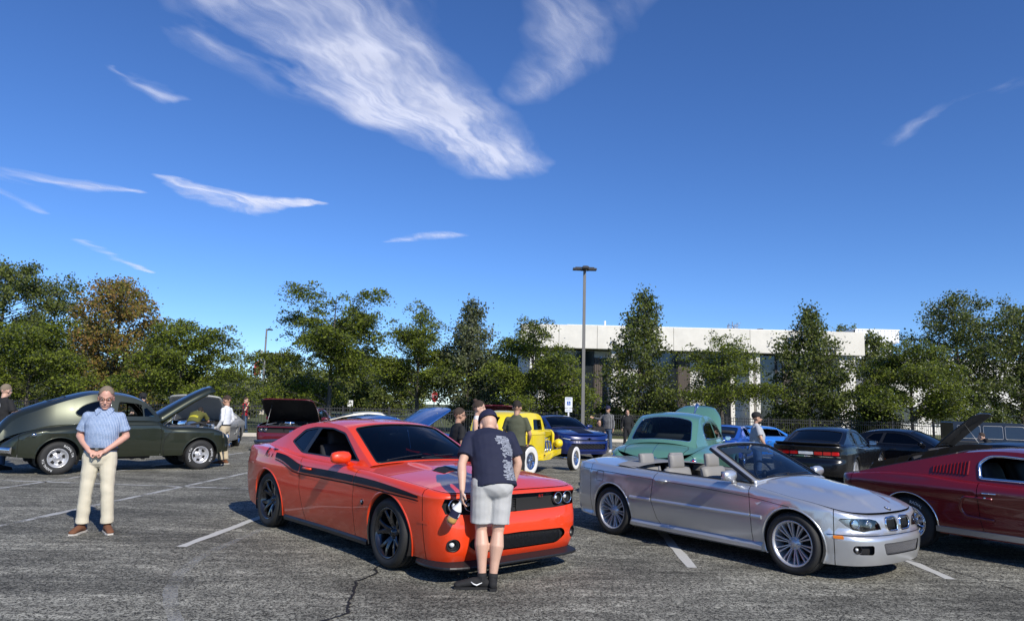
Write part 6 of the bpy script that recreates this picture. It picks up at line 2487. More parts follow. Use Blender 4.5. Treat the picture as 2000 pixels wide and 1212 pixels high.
def olive():
	def bulge(x, z):
		f = .055 * np.exp(-((x + 1.55) / .50) ** 4) + .035 * np.exp(-((x - 1.55) / .55) ** 4)
		return f * np.clip((1.02 - z) / .12, 0, 1)
	c = (-9.02, 17.36)
	sp = dict(name='vintage_sedan', label='dark olive green vintage two door sedan with its long hood raised', loc=c, rot=R(41.5), paint=M['paint_olive'], group='show cars parked on the lot',
			  plan=[(2.26, 0), (2.25, .45), (2.17, .72), (1.95, .82), (1.48, .84), (1.0, .825), (.6, .80), (0, .80), (-.5, .805), (-1.0, .825), (-1.48, .84), (-1.95, .82), (-2.28, .72), (-2.46, .5), (-2.54, .2), (-2.55, 0)],
			  zt=[(2.26, .70), (2.12, .82), (1.9, .93), (1.6, .99), (1.2, 1.0), (.86, .985), (.68, 1.02), (.5, 1.13), (.3, 1.15), (-.5, 1.15), (-.8, 1.13), (-1.1, 1.07), (-1.5, 1.02), (-1.9, .95), (-2.25, .84), (-2.55, .64)],
			  zc=[(2.26, .72), (1.9, .90), (1.2, .96), (.6, 1.12), (.3, 1.20), (-.8, 1.2), (-1.5, 1.1), (-2.45, .66)], R=.11, p=3.0,
			  of=[(.3, .1), (.5, .0), (.8, .04)], zl=[(-2.45, .40), (-2.0, .36), (-1.0, .34), (1.0, .34), (2.26, .42)], arches=[(1.47, .36, .40), (-1.47, .36, .415)], bulge=bulge,
			  xF=1.98, xD0=.56, xD1=-.44, xR=-2.2, xcowl=.52, xdeck=-2.16, cowl_bow=.06, deck_bow=.0, lineA=[(.58, .34), (.58, .9), (.50, 1.15)], lineB=[(-.44, .34), (-.44, 1.15)],
			  sil=[(.58, 1.14, .04), (.42, 1.35, .06), (.22, 1.535, .07), (.02, 1.635, .075), (-.40, 1.712, .075), (-.85, 1.705, .08), (-1.22, 1.60, .09), (-1.42, 1.53, .10), (-1.82, 1.36, .12), (-2.26, 1.12, .12), (-2.62, .60, .06)],
			  iA=2, iC=6, yb=[(.6, .70), (.2, .74), (-.5, .755), (-1.0, .74), (-1.5, .66), (-2.0, .52), (-2.4, .34)], tum=.20, tum2=.22, gp=2.3,
			  rw=lambda a, b: [(-.60, a + .10), (.60, a + .10), (.56, a + .44), (-.56, a + .44)], rw_r=.10,
			  dlo=round_poly([(.46, 1.215), (.24, 1.455), (.02, 1.540), (-.36, 1.578), (-.40, 1.215)], [.05, .08, .12, .08, .06]),
			  side_glass=[round_poly([(.17, 1.235), (.14, 1.50), (.02, 1.522), (-.345, 1.560), (-.38, 1.235)], [.02, .05, .08, .06, .05]), round_poly([(.42, 1.235), (.24, 1.435), (.175, 1.465), (.20, 1.235)], .02)],
			  frame_mat=M['paint_olive'], side_mat='glass_clear', ws_glass='glass_clear', rw_glass='glass_dark', wheel=W_OL, tyre_y=(.735, .735), tyre_r=(.345, .345), lip=True, lip_w=.02, tub=-1.15, xseat=-.45, zseat=.58, headrest=False, steer=R(4), open_windows=(0,))
	sp['os'] = [(.3, .03), (.45, .012), (.7, .0), (.95, .0), (1.15, .02)]
	sp['or'] = [(.3, .08), (.5, 0), (.7, .03)]
	# second (quarter) opening handled as an extra dark glass panel proud of the pillar
	root, B, H, parts = build_car(sp)
	pm = M['paint_olive']
	for sg in (-1, 1):
		q = round_poly([(-.50, 1.225), (-.50, 1.575), (-.80, 1.560), (-1.06, 1.455), (-1.20, 1.30), (-1.12, 1.225)], [.06, .08, .12, .14, .08, .06])
		g_ = panel('side_window', q, H.side(sg), 'glass_black', root, (), .08, lift=.004, center=(0, 0, .5))
		surface_tube('window_trim', q, H.side(sg), .012, pm, g_, closed=True)
		S = B.side(sg)
		# door belt moulding
		rings = []
		for x in np.linspace(.60, -1.0, 24):
			p = S(np.array([float(B.sx(x))]), np.array([1.045]))[0]
			rings.append([(x, p[1] - sg * .004, p[2] - .014), (x, p[1] + sg * .012, p[2]), (x, p[1] - sg * .004, p[2] + .014)])
		mb = MB(); mb.loft(rings, cap=False); mb.build('belt_moulding', pm, root)
		# front fender line meeting the door, running board edge
		pts = [(.66, .36), (.62, .55), (.66, .75), (.82, .93), (.98, .99)]
		surface_tube('fender_seam', [(float(B.sx(x)), z) for x, z in pts], S, .006, 'dark_trim', root)
		pts = [(-.82, .36), (-.90, .60), (-1.0, .82), (-1.25, .97), (-1.55, 1.0), (-1.9, .90), (-2.15, .72)]
		surface_tube('fender_seam', [(float(B.sx(x)), z) for x, z in pts], S, .006, 'dark_trim', root)
		p = S(np.array([float(B.sx(-1.92))]), np.array([.84]))[0]
		mb = MB(); mb.ellipsoid((p[0] - .02, p[1] + sg * .02, p[2]), (.05, .035, .035), 12, 8); mb.build('tail_light', 'chrome', root)
		p = B.front()(np.array([sg * float(B.sy(.62))]), np.array([.70]))[0]
		round_lamp(root, (p[0], p[1], .74), .085, 'lens', d=(1, 0, 0))
	# long alligator hood, hinged at the cowl and swung up
	L = 1.50
	rings = []
	for t in np.linspace(0, 1, 14):
		w = .44 - .13 * t - .16 * max(0, t - .8) ** 1.0
		h = .22 - .05 * t
		ring = []
		for k in range(17):
			a = math.pi * k / 16
			ring.append((L * t, w * math.copysign(abs(math.cos(a)) ** .55, math.cos(a)), h * math.sin(a) ** .7 - .06 - (.10 * t ** 3)))
		rings.append(ring)
	mb = MB(); mb.loft(rings, cap=False, closed=False)
	# nose cap
	mb.add([rings[-1][k] for k in range(17)], [tuple(range(17))])
	hood = mb.build('raised_hood', pm, root, loc=(.62, 0, 1.10), rot=(0, -R(36), 0))
	hood.data.materials.append(M['silver_plain'])
	so = hood.modifiers.new('thick', 'SOLIDIFY'); so.thickness = .03; so.offset = -1
	bpy.data.objects.remove(parts['hood'])
	# engine bay under it
	mb = MB(); mb.box((.62, -.42, .50), (1.95, .42, .62)); mb.build('engine_bay', 'under', root)
	mb = MB(); mb.box((.85, -.22, .62), (1.55, .22, 1.02)); en = mb.build('engine', 'engine', root, bevel=.02)
	mb = MB(); mb.lathe([(0, .10), (.16, .10), (.17, .08), (.17, .01)], 'z', 20, (1.2, 0, 1.03)); mb.build('air_cleaner', 'chrome', en)
	mb = MB(); mb.tube([(1.45, -.05, 1.02), (1.65, -.1, 1.08), (1.85, -.12, 1.0)], .03, 8); mb.build('hose', 'rubber', en)
	mb = MB(); mb.box((1.88, -.30, .55), (1.95, .30, 1.04)); mb.build('radiator', 'silver_plain', root, bevel=.01)
	mb = MB(); mb.tube([(.72, -.40, 1.02), (.98, -.40, 1.24)], .012, 6); mb.build('hood_hinge', 'steel', root)
	# bumpers
	for x0, sgx in ((2.34, 1), (-2.53, -1)):
		pts = [(x0 - sgx * .22 * (abs(y) / .82) ** 2.5, y, .52) for y in np.linspace(-.82, .82, 21)]
		rings = [[(p[0], p[1], .45), (p[0] + sgx * .03, p[1], .47), (p[0] + sgx * .04, p[1], .52), (p[0] + sgx * .03, p[1], .57), (p[0], p[1], .59)] for p in pts]
		mb = MB(); mb.loft(rings); mb.build('bumper', 'chrome', root)
		for y in (-.4, .4):
			mb = MB(); mb.box((min(x0, x0 - sgx * .2), y - .03, .49), (max(x0, x0 - sgx * .2), y + .03, .55)); mb.build('bumper_bracket', 'under', root)
	return root


olive()

# ------------------------------------------------------------------ green fifties sedan
M['paint_green'] = paint('sea green paint', (.085, .21, .165), rough=.3)
W_GR = make_wheel('steel', .35, .20, .19, 'chrome', white=.8)


def green_sedan():
	def bulge(x, z):
		return .05 * np.exp(-((x + 1.75) / .62) ** 4) * np.clip((.98 - z) / .10, 0, 1)
	hd = R(64)
	sp = dict(name='fifties_sedan', label='sea green fifties four door sedan seen from behind with its hood up', loc=(3.72, 15.9), rot=hd, paint=M['paint_green'], group='show cars parked on the lot',
			  plan=[(2.42, 0), (2.40, .5), (2.28, .80), (1.95, .90), (1.4, .915), (.5, .91), (-.4, .905), (-1.0, .90), (-1.5, .90), (-2.0, .86), (-2.32, .74), (-2.48, .48), (-2.54, .2), (-2.55, 0)],
			  zt=[(2.42, .90), (2.1, .96), (1.4, 1.02), (.6, 1.04), (-.4, 1.05), (-1.0, 1.04), (-1.7, 1.0), (-2.2, .93), (-2.55, .74)],
			  zc=[(2.42, .95), (1.8, 1.06), (.9, 1.12), (0, 1.12), (-1.2, 1.14), (-1.8, 1.09), (-2.3, .95), (-2.55, .78)], R=.09, p=2.4,
			  of=[(.3, .1), (.5, 0), (.9, .03)], zl=[(-2.55, .40), (-1.0, .30), (1.0, .30), (2.42, .36)], arches=[(1.46, .36, .40), (-1.46, .33, .37)], bulge=bulge,
			  xF=2.1, xD0=.86, xD1=-1.0, xR=-2.3, xcowl=.84, xdeck=-1.46, deck_bow=.10, tub=-1.2, lineA=[(.86, .3), (.86, 1.04)], lineB=[(-.72, .3), (-.80, .6), (-1.0, .85), (-1.04, 1.04)],
			  sil=[(.90, 1.08, .05), (.62, 1.28, .08), (.36, 1.46, .085), (.16, 1.545, .08), (-.20, 1.60, .07), (-.65, 1.605, .07), (-1.0, 1.56, .08), (-1.16, 1.505, .10), (-1.45, 1.31, .13), (-1.84, 1.0, .12)],
			  iA=2, iC=7, yb=[(.9, .76), (.3, .80), (-.6, .80), (-1.1, .78), (-1.7, .70)], tum=.24, tum2=.22, gp=2.3,
			  rw=lambda a, b: [(-.80, a + .07), (-.4, a + .04), (.4, a + .04), (.80, a + .07), (.86, b - .14), (.4, b - .10), (-.4, b - .10), (-.86, b - .14)], rw_r=[.10, .05, .05, .10, .10, .05, .05, .10],
			  dlo=round_poly([(.70, 1.145), (.36, 1.40), (-.10, 1.485), (-.66, 1.49), (-1.0, 1.43), (-1.15, 1.30), (-1.17, 1.145)], [.04, .06, .1, .1, .12, .1, .05]),
			  side_glass=[round_poly([(.62, 1.165), (.34, 1.385), (-.12, 1.46), (-.14, 1.165)], .03), round_poly([(-.24, 1.165), (-.24, 1.465), (-.66, 1.47), (-.97, 1.415), (-1.11, 1.295), (-1.13, 1.165)], [.03, .04, .08, .1, .08, .04])],
			  frame_mat=M['paint_green'], side_mat='glass_clear', ws_glass='glass_clear', rw_glass='glass_clear', trim='chrome', dlo_trim='chrome', dlo_r=.008, wheel=W_GR, tyre_y=(.76, .74), tyre_r=(.35, .35), xseat=-.2, zseat=.55, headrest=False)
	sp['os'] = [(.3, .04), (.5, .01), (.8, .0), (1.0, .02)]
	sp['or'] = [(.3, .08), (.5, 0), (.8, .06)]
	root, B, H, parts = build_car(sp)
	bpy.data.objects.remove(parts['hood'])
	# big rounded hood standing open
	L = 1.12
	rings = []
	for t in np.linspace(0, 1, 14):
		w = .70 - .16 * t - .5 * max(0, t - .6) ** 1.6
		ring = []
		for k in range(19):
			a = math.pi * k / 18
			ring.append((L * t, w * math.copysign(abs(math.cos(a)) ** .7, math.cos(a)), .15 * math.sin(a) ** .8 - .12 * t ** 3))
		rings.append(ring)
	mb = MB(); mb.loft(rings, cap=False, closed=False)
	hood = mb.build('raised_hood', sp['paint'], root, loc=(.90, 0, 1.06), rot=(0, -R(42), 0))
	so = hood.modifiers.new('thick', 'SOLIDIFY'); so.thickness = .03; so.offset = -1
	mb = MB(); mb.tube([(.1, 0, .155), (L * .5, 0, .15), (L * .95, 0, .05)], [.008, .012, .03], 6); mb.ellipsoid((L * .97, 0, .06), (.08, .05, .03), 10, 6)
	mb.build('hood_ornament', 'chrome', hood)
	mb = MB(); mb.box((.9, -.6, .5), (2.2, .6, .62)); mb.box((1.2, -.25, .62), (1.8, .25, .95)); mb.build('engine', 'engine', root)
	# trunk emblem, handle and rear bumper, tail lamps
	cap = B.cap()
	c = cap(np.array([-2.40]), np.array([0.0]))[0]
	mb = MB(); mb.ellipsoid((c[0] - .01, 0, c[2] - .03), (.03, .11, .035), 16, 8); em = mb.build('trunk_emblem', 'chrome', root)
	mb = MB(); mb.ellipsoid((c[0] - .035, 0, c[2] - .04), (.012, .07, .02), 12, 6); mb.build('emblem_red', 'red_lens', em)
	surface_tube('trunk_seam', [(-1.72, -.52), (-2.05, -.60), (-2.30, -.55)], cap, .005, 'dark_trim', root)
	surface_tube('trunk_seam', [(-1.72, .52), (-2.05, .60), (-2.30, .55)], cap, .005, 'dark_trim', root)
	surface_tube('trunk_ridge', [(-1.75, 0), (-2.38, 0)], cap, .005, 'chrome', root)
	pts = [(-2.68 + .3 * (abs(y) / .95) ** 2.5, y, .52) for y in np.linspace(-.95, .95, 21)]
	rings = [[(p[0] + .04, p[1], .44), (p[0], p[1], .47), (p[0] - .02, p[1], .53), (p[0], p[1], .58), (p[0] + .04, p[1], .60)] for p in pts]
	mb = MB(); mb.loft(rings); mb.build('bumper', 'chrome', root)
	for sg in (-1, 1):
		p = B.side(sg)(np.array([float(B.sx(-2.30))]), np.array([.76]))[0]
		mb = MB(); mb.ellipsoid((p[0] - .03, p[1], p[2]), (.05, .06, .09), 14, 8); tl = mb.build('tail_light', 'chrome', root)
		mb = MB(); mb.ellipsoid((p[0] - .055, p[1], p[2]), (.04, .04, .065), 12, 8); mb.build('lens', 'red_lens', tl)
		S = B.side(sg)
		for x in (-.22, -.90):
			p = S(np.array([float(B.sx(x))]), np.array([.96]))[0]
			mb = MB(); mb.tube([(p[0] - .06, p[1] + sg * .02, p[2]), (p[0] + .08, p[1] + sg * .035, p[2])], .012, 8); mb.build('handle', 'chrome', root)
		surface_tube('side_moulding', [(float(B.sx(x)), .80) for x in np.linspace(1.0, -1.0, 20)], S, .008, 'chrome', root)
		surface_tube('door_seam', [(float(B.sx(-.18)), z) for z in np.linspace(.34, 1.03, 10)], S, .004, 'dark_trim', root)
		mirror(root, .62, float(B.edge(.6)) + .08, 1.14, sg, 'chrome', .05, .06, .05)
	# two white price cards in the side glass
	mb = MB(); mb.add([(.0, .66, 1.20), (-.28, .67, 1.20), (-.28, .62, 1.40), (.0, .61, 1.40)], [(0, 1, 2, 3)], smooth=False); mb.build('window_card', 'paper', root)
	return root


green_sedan()

# ------------------------------------------------------------------ yellow hot rod
M['paint_yellow'] = paint('bright yellow paint', (.85, .66, .015), rough=.35)
W_YR = make_wheel('wire', .385, .205, .20, 'chrome', white=.78)
W_YF = make_wheel('wire', .330, .195, .16, 'chrome', white=.80)


def hot_rod():
	pm = M['paint_yellow']
	hd = R(58)
	ax = Vector((math.cos(hd), math.sin(hd), 0))
	lf = Vector((-ax.y, ax.x, 0))
	c = Vector((.47, 18.0, 0)) + lf * .80
	root = thing('hot_rod', 'bright yellow hot rod coupe with whitewall tyres and exposed engine', 'car', (c.x, c.y, 0), hd, 'show cars parked on the lot')
	# cab; origin at the rear axle
	B = Body([(1.30, 0), (1.30, .40), (1.27, .56), (1.15, .63), (.6, .70), (.1, .70), (-.35, .64), (-.62, .50), (-.72, .25), (-.74, 0)], [(1.3, 1.06), (-.74, 1.04)], [(1.3, 1.10), (-.74, 1.10)], .04,
			 [(.4, .02), (1.1, 0)], [(.4, .03), (.6, .0), (1.1, .0)], [(.4, .12), (.6, .03), (.9, .0), (1.1, .03)], [(1.3, .42), (.45, .42), (.2, .52), (-.74, .50)], (), 2.2)
	for sg in (-1, 1):
		B.band_panel('door', float(B.sx(1.12)), float(B.sx(.36)), pm, root, sg)
		B.band_panel('quarter_panel', float(B.sx(.36)), B.L - .01, pm, root, sg)
		B.band_panel('cowl_side', .005, float(B.sx(1.12)), pm, root, sg)
	H = House(B, [(1.22, 1.05, .02), (1.14, 1.30, .04), (1.06, 1.43, .05), (.85, 1.505, .05), (.3, 1.53, .05), (-.2, 1.49, .06), (-.46, 1.38, .08), (-.58, 1.24, .09), (-.70, 1.05, .06)], [(1.3, .58), (.6, .66), (0, .66), (-.4, .58), (-.75, .42)], .12, .10, 2.4)
	t = H.ti
	hole = round_poly([(-.86, t[0] + .05), (.86, t[0] + .05), (.84, t[2] - .04), (-.84, t[2] - .04)], .05)
	panel('windscreen_frame', [(-1, t[0]), (1, t[0]), (1, t[2]), (-1, t[2])], H.strip(), pm, root, [hole], .08, center=(.3, 0, .8))
	panel('windscreen', hole, H.strip(.006), 'glass_clear', root, (), .1, center=(.3, 0, .8))
	panel('roof', [(-1, t[2]), (1, t[2]), (1, t[6]), (-1, t[6])], H.strip(), pm, root, (), .08, center=(.3, 0, .8))
	rw = round_poly([(-.62, t[6] + .01), (.62, t[6] + .01), (.62, t[7] + .03), (-.62, t[7] + .03)], .05)
	panel('rear_panel', [(-1, t[6]), (1, t[6]), (1, t[8]), (-1, t[8])], H.strip(), pm, root, [rw], .07, center=(.3, 0, .8))
	panel('rear_window', rw, H.strip(.008), 'glass_black', root, (), .1, center=(.3, 0, .8))
	for sg in (-1, 1):
		dl = round_poly([(1.04, 1.10), (1.0, 1.37), (.52, 1.38), (.50, 1.10)], .05)
		xs_ = np.linspace(-.70, 1.22, 30)
		panel('pillar_panel', [(x, 1.04) for x in xs_[1:-1]] + [(float(a), float(b)) for a, b in zip(H.X, H.Z)], H.side(sg), pm, root, [dl], .08, center=(.3, 0, .8))
		g_ = panel('side_window', dl, H.side(sg, .01), 'glass_black', root, (), .1, center=(.3, 0, .8))
		surface_tube('window_trim', dl, H.side(sg, -.003), .012, pm, g_, closed=True)
		rings = []
		for x in np.linspace(1.28, -.66, 24):
			p = B.side(sg)(np.array([float(B.sx(x))]), np.array([1.0]))[0]
			rings.append([(p[0], p[1] - sg * .004, p[2] - .022), (p[0], p[1] + sg * .012, p[2] - .01), (p[0], p[1] + sg * .012, p[2] + .01), (p[0], p[1] - sg * .004, p[2] + .022)])
		mb = MB(); mb.loft(rings, cap=False); mb.build('belt_moulding', pm, root)
		# frame rail and flared apron
		rings = []
		for x, y, z, h in ((-.9, .36, .50, .07), (0, .40, .44, .08), (.5, .50, .40, .08), (1.3, .48, .40, .09), (1.9, .40, .46, .09), (2.5, .34, .50, .07)):
			rings.append([(x, sg * (y + .05), z - h), (x, sg * (y + .06), z + h), (x, sg * (y - .05), z + h), (x, sg * (y - .05), z - h)])
		mb = MB(); mb.loft(rings, smooth=False); mb.build('frame_rail', pm, root)
		rings = []
		for x, y0, y1, z in ((.35, .62, .80, .40), (.8, .62, .80, .37), (1.2, .58, .78, .38), (1.6, .50, .68, .44), (2.0, .42, .58, .50)):
			rings.append([(x, sg * y0, z), (x, sg * y1, z - .015), (x, sg * y1, z + .02), (x, sg * y0, z + .05)])
		mb = MB(); mb.loft(rings, smooth=False); mb.build('running_board', pm, root)
		# headlamp bucket
		mb = MB(); mb.lathe([(.0, -.15), (.06, -.14), (.11, -.09), (.125, -.02), (.12, .0)], 'x', 20, (2.32, sg * .42, .72))
		hb = mb.build('headlight', pm, root)
		mb = MB(); mb.lathe([(.12, .0), (.10, .02), (.0, .03)], 'x', 20, (2.32, sg * .42, .72)); mb.build('headlight_lens', 'lens', hb)
		mb = MB(); mb.tube([(2.3, sg * .40, .62), (2.25, sg * .36, .52)], .02, 6); mb.build('lamp_stalk', 'chrome', root)
		put_wheel(W_YR, root, 0, sg * .80, .385, sg, 0, .2)
		put_wheel(W_YF, root, 2.62, sg * .72, .330, sg, R(6), .5)
		# exhaust headers
		for k in range(4):
			x = 1.55 + k * .14
			mb = MB(); mb.tube([(x, sg * .22, .80), (x, sg * .34, .76), (x - .05, sg * .40, .62), (x - .2, sg * .42, .50)], .024, 7); mb.build('exhaust_pipe', 'chrome', root)
	mb = MB(); mb.box((-.5, -.60, .44), (1.25, .60, .47)); mb.box((1.20, -.56, .47), (1.24, .56, 1.03)); mb.build('cab_floor', 'interior', root)
	mb = MB(); mb.box((-.45, -.55, .50), (-.30, .55, 1.0)); mb.box((-.30, -.55, .5), (.2, .55, .66)); mb.build('seat', 'interior', root, bevel=.04)
	mb = MB(); mb.box((1.42, -.20, .46), (2.02, .20, .80)); mb.box((1.5, -.10, .80), (1.95, .10, .92)); en = mb.build('engine', 'engine', root, bevel=.02)
	for sg in (-1, 1):
		mb = MB(); mb.box((1.46, sg * .20 - .06, .78), (2.0, sg * .20 + .06, .87)); mb.build('valve_cover', 'chrome', en, bevel=.02)
	mb = MB(); mb.lathe([(0, .1), (.15, .1), (.16, .08), (.16, .0)], 'z', 20, (1.72, 0, .93)); mb.build('air_cleaner', 'chrome', en)
	# radiator shell: upright rounded frame, open to the engine side
	prof = round_poly([(-.26, .46), (.26, .46), (.28, .98), (.20, 1.08), (-.20, 1.08), (-.28, .98)], .05)
	mb = MB()
	mb.loft([[(2.22, y, z) for y, z in prof], [(2.30, y, z) for y, z in prof], [(2.38, y * .92, .46 + (z - .46) * .96) for y, z in prof]])
	rs = mb.build('radiator_shell', pm, root)
	mb = MB()
	for k in range(15):
		y = -.22 + k * .0314
		mb.box((2.381, y - .006, .50), (2.40, y + .006, 1.0))
	mb.build('grille_bars', 'chrome', rs)
	mb = MB(); mb.tube([(1.3, .30, 1.02), (1.6, .30, 1.06), (2.25, .22, 1.03)], .018, 6); mb.tube([(1.3, -.30, 1.02), (1.6, -.33, 1.06), (2.1, -.30, 1.03), (2.2, -.27, .95), (2.2, -.27, .55)], .022, 6); mb.build('hood_rail', pm, root)
	mb = MB(); mb.tube([(2.62, -.66, .33), (2.62, -.4, .30), (2.62, .4, .30), (2.62, .66, .33)], .03, 8); mb.tube([(2.62, -.35, .33), (1.5, -.42, .40)], .018, 6); mb.tube([(2.62, .35, .33), (1.5, .42, .40)], .018, 6)
	mb.build('front_axle', 'chrome', root)
	mb = MB(); mb.tube([(0, -.72, .385), (0, .72, .385)], .05, 10); mb.ellipsoid((0, 0, .385), (.14, .14, .14), 14, 8); mb.build('rear_axle', pm, root)
	return root


hot_rod()

# ------------------------------------------------------------------ blue modern coupe facing the camera
M['paint_navy'] = paint('deep blue paint', (.004, .016, .115), rough=.3)
W_CA = make_wheel('five', .36, .26, .25, 'dark_alloy')


def blue_coupe():
	lo = round_poly([(-.62, .34), (.62, .34), (.66, .52), (-.66, .52)], .05)
	up = round_poly([(-.70, .60), (.70, .60), (.72, .645), (-.72, .645)], .02)

	def fh(B):
		return [lo, up]
	sp = dict(name='modern_coupe', label='deep blue modern coupe with black grille parked beside the yellow hot rod', loc=(1.8, 26.6), rot=R(-68), paint=M['paint_navy'], group='show cars parked on the lot',
			  plan=[(2.38, 0), (2.36, .4), (2.26, .70), (2.05, .88), (1.4, .94), (0, .92), (-1.4, .95), (-2.1, .90), (-2.38, .6), (-2.42, 0)],
			  zt=[(2.4, .76), (2.0, .84), (1.4, .92), (.6, .94), (-.5, .96), (-1.4, 1.02), (-2.4, 1.0)], zc=[(2.4, .78), (2.0, .88), (1.4, .95), (.8, 1.0), (-1.5, 1.06), (-2.4, 1.03)], R=.05,
			  of=[(.2, .08), (.3, .0), (.5, .0), (.6, .03), (.76, .07)], zl=[(-2.4, .25), (1.0, .2), (2.38, .18)], arches=[(1.40, .36, .40), (-1.42, .36, .40)], xF=2.0, xD0=.75, xD1=-.6, xR=-2.1, xcowl=.72, xdeck=-1.7,
			  sil=[(.84, .96, .05), (.4, 1.16, .08), (-.02, 1.31, .07), (-.4, 1.355, .06), (-.8, 1.34, .06), (-1.15, 1.27, .06), (-1.85, 1.04, .05)], iA=2, iC=5, yb=[(.9, .77), (0, .80), (-1.8, .76)], tum=.46,
			  dlo=round_poly([(.55, 1.0), (.0, 1.26), (-.7, 1.28), (-1.15, 1.12), (-1.0, 1.03)], .05), side_glass=[round_poly([(.50, 1.02), (.0, 1.24), (-.7, 1.26), (-1.10, 1.12), (-.98, 1.05)], .04)], wheel=W_CA, tyre_y=(.80, .80), tyre_r=(.36, .36), fholes=fh, step=.09)
	sp['os'] = [(.2, .06), (.4, .02), (.7, .0), (.95, .02)]
	sp['or'] = [(.2, .1), (.4, .0), (.9, .03)]
	root, B, H, parts = build_car(sp)
	F = B.front()
	g1 = panel('grille', lo, lambda q, w: F(q, w) - np.array([.05, 0, 0]), 'dark_trim', root, (), .08)
	mb = MB()
	for r in range(4):
		for k in range(9):
			y = -.55 + k * .137 + (r % 2) * .06
			pts = F(np.array([y - .045, y + .045]), np.array([.37 + r * .042] * 2)) - np.array([.02, 0, 0])
			mb.tube([Vector(p) for p in pts], .008, 5)
	mb.build('grille_bar', 'black_plastic', g1)
	panel('upper_grille', up, lambda q, w: F(q, w) - np.array([.04, 0, 0]), 'dark_trim', root, (), .08)
	for sg in (-1, 1):
		hp = [(sg * a, b) for a, b in [(.66, .665), (.98, .70), (.96, .665), (.80, .630), (.70, .625)]]
		hl = panel('headlight', hp, F, 'black_plastic', root, (), .05, lift=.006)
		panel('light_strip', [(sg * a, b) for a, b in [(.68, .655), (.97, .692), (.955, .68), (.69, .638)]], F, 'lens', hl, (), .05, lift=.012)
		mirror(root, .50, .97, 1.03, sg, M['paint_navy'])
	p = F(np.array([0.0]), np.array([.68]))[0]
	mb = MB(); mb.box((p[0] + .002, -.08, p[2] - .012), (p[0] + .012, .08, p[2] + .012)); mb.box((p[0] + .002, -.03, p[2] - .03), (p[0] + .013, .03, p[2] + .03)); mb.build('badge', 'chrome', root)
	mb = MB(); mb.add([(.48, -.55, 1.05), (.62, -.5, 1.04), (.62, .0, 1.04), (.48, -.05, 1.05)], [(0, 1, 2, 3)], smooth=False); mb.build('entry_card', 'paper', root)
	c = B.cap()
	panel('hood_stripe', [(2.1, -.28), (2.1, .28), (.86, .34), (.86, -.34)], c, 'stripe_black', root, (), .1, lift=.004, center=(0, 0, 0))
	return root


blue_coupe()

# ------------------------------------------------------------------ the other parked cars, further rows
M['paint_blue'] = paint('bright blue paint', (.008, .07, .42), rough=.3)
M['paint_lightblue'] = paint('sky blue paint', (.02, .16, .55), rough=.3)
M['paint_midblue'] = paint('medium blue metallic paint', (.02, .09, .32), metal=.3, rough=.3)
M['paint_wine'] = paint('wine red paint', (.10, .006, .010), rough=.3)
M['paint_cream'] = paint('cream paint', (.62, .58, .48), rough=.35)
M['paint_nearblack'] = paint('blue black paint', (.004, .005, .009), rough=.3, coat=.35)
M['silver_under'] = material('bare silver hood lining', (.42, .42, .40), rough=.5, metal=.3, var=.08)
r_, B_, H_, p_ = challenger('muscle_coupe', 'black muscle coupe seen from behind with wide red tail lights', (9.05, 20.6), R(52), M['paint_black'], 'glass_black', W_CHB, False)
r_, B_, H_, p_ = challenger('muscle_coupe', 'black muscle coupe side on with its hood raised', (12.9, 23.4), R(-47), M['paint_black'], 'glass_black', W_CHB, False, R(46))
r_, B_, H_, p_ = challenger('muscle_coupe', 'wine red car facing forward with black hood lining raised', (-7.45, 26.2), R(-86), M['paint_wine'], 'glass_black', W_CHB, False, R(33))
fastback('fastback_car', 'medium blue classic car with its scooped hood raised behind the orange coupe', M['paint_midblue'], (-3.7, 21.0), R(40), R(34), 'dark_trim', False)
fastback('fastback_car', 'silver classic car with raised silver hood behind the olive sedan', M['silver_under'], (-10.35, 25.2), R(-80), R(44), 'silver_under', False)
fastback('fastback_car', 'dark red classic car with raised hood behind the yellow hot rod', M['paint_wine'], (-.45, 27.8), R(-88), R(40), 'paint_wine', False)
fastback('fastback_car', 'blue black classic car parked next to the deep red fastback', M['paint_nearblack'], (8.55, 11.9), R(-54), 0, 'dark_trim', False)
fastback('fastback_car', 'bright blue classic car beyond the man in the grey shirt', M['paint_lightblue'], (9.4, 27.5), R(20), 0, 'dark_trim', False)
fastback('fastback_car', 'cream classic car parked far behind the orange coupe', M['paint_cream'], (-5.2, 28.5), R(15), 0, 'dark_trim', False)
fastback('fastback_car', 'bright blue low car with rounded haunches next to the green sedan', M['paint_blue'], (7.55, 25.6), R(62), 0, 'dark_trim', False)


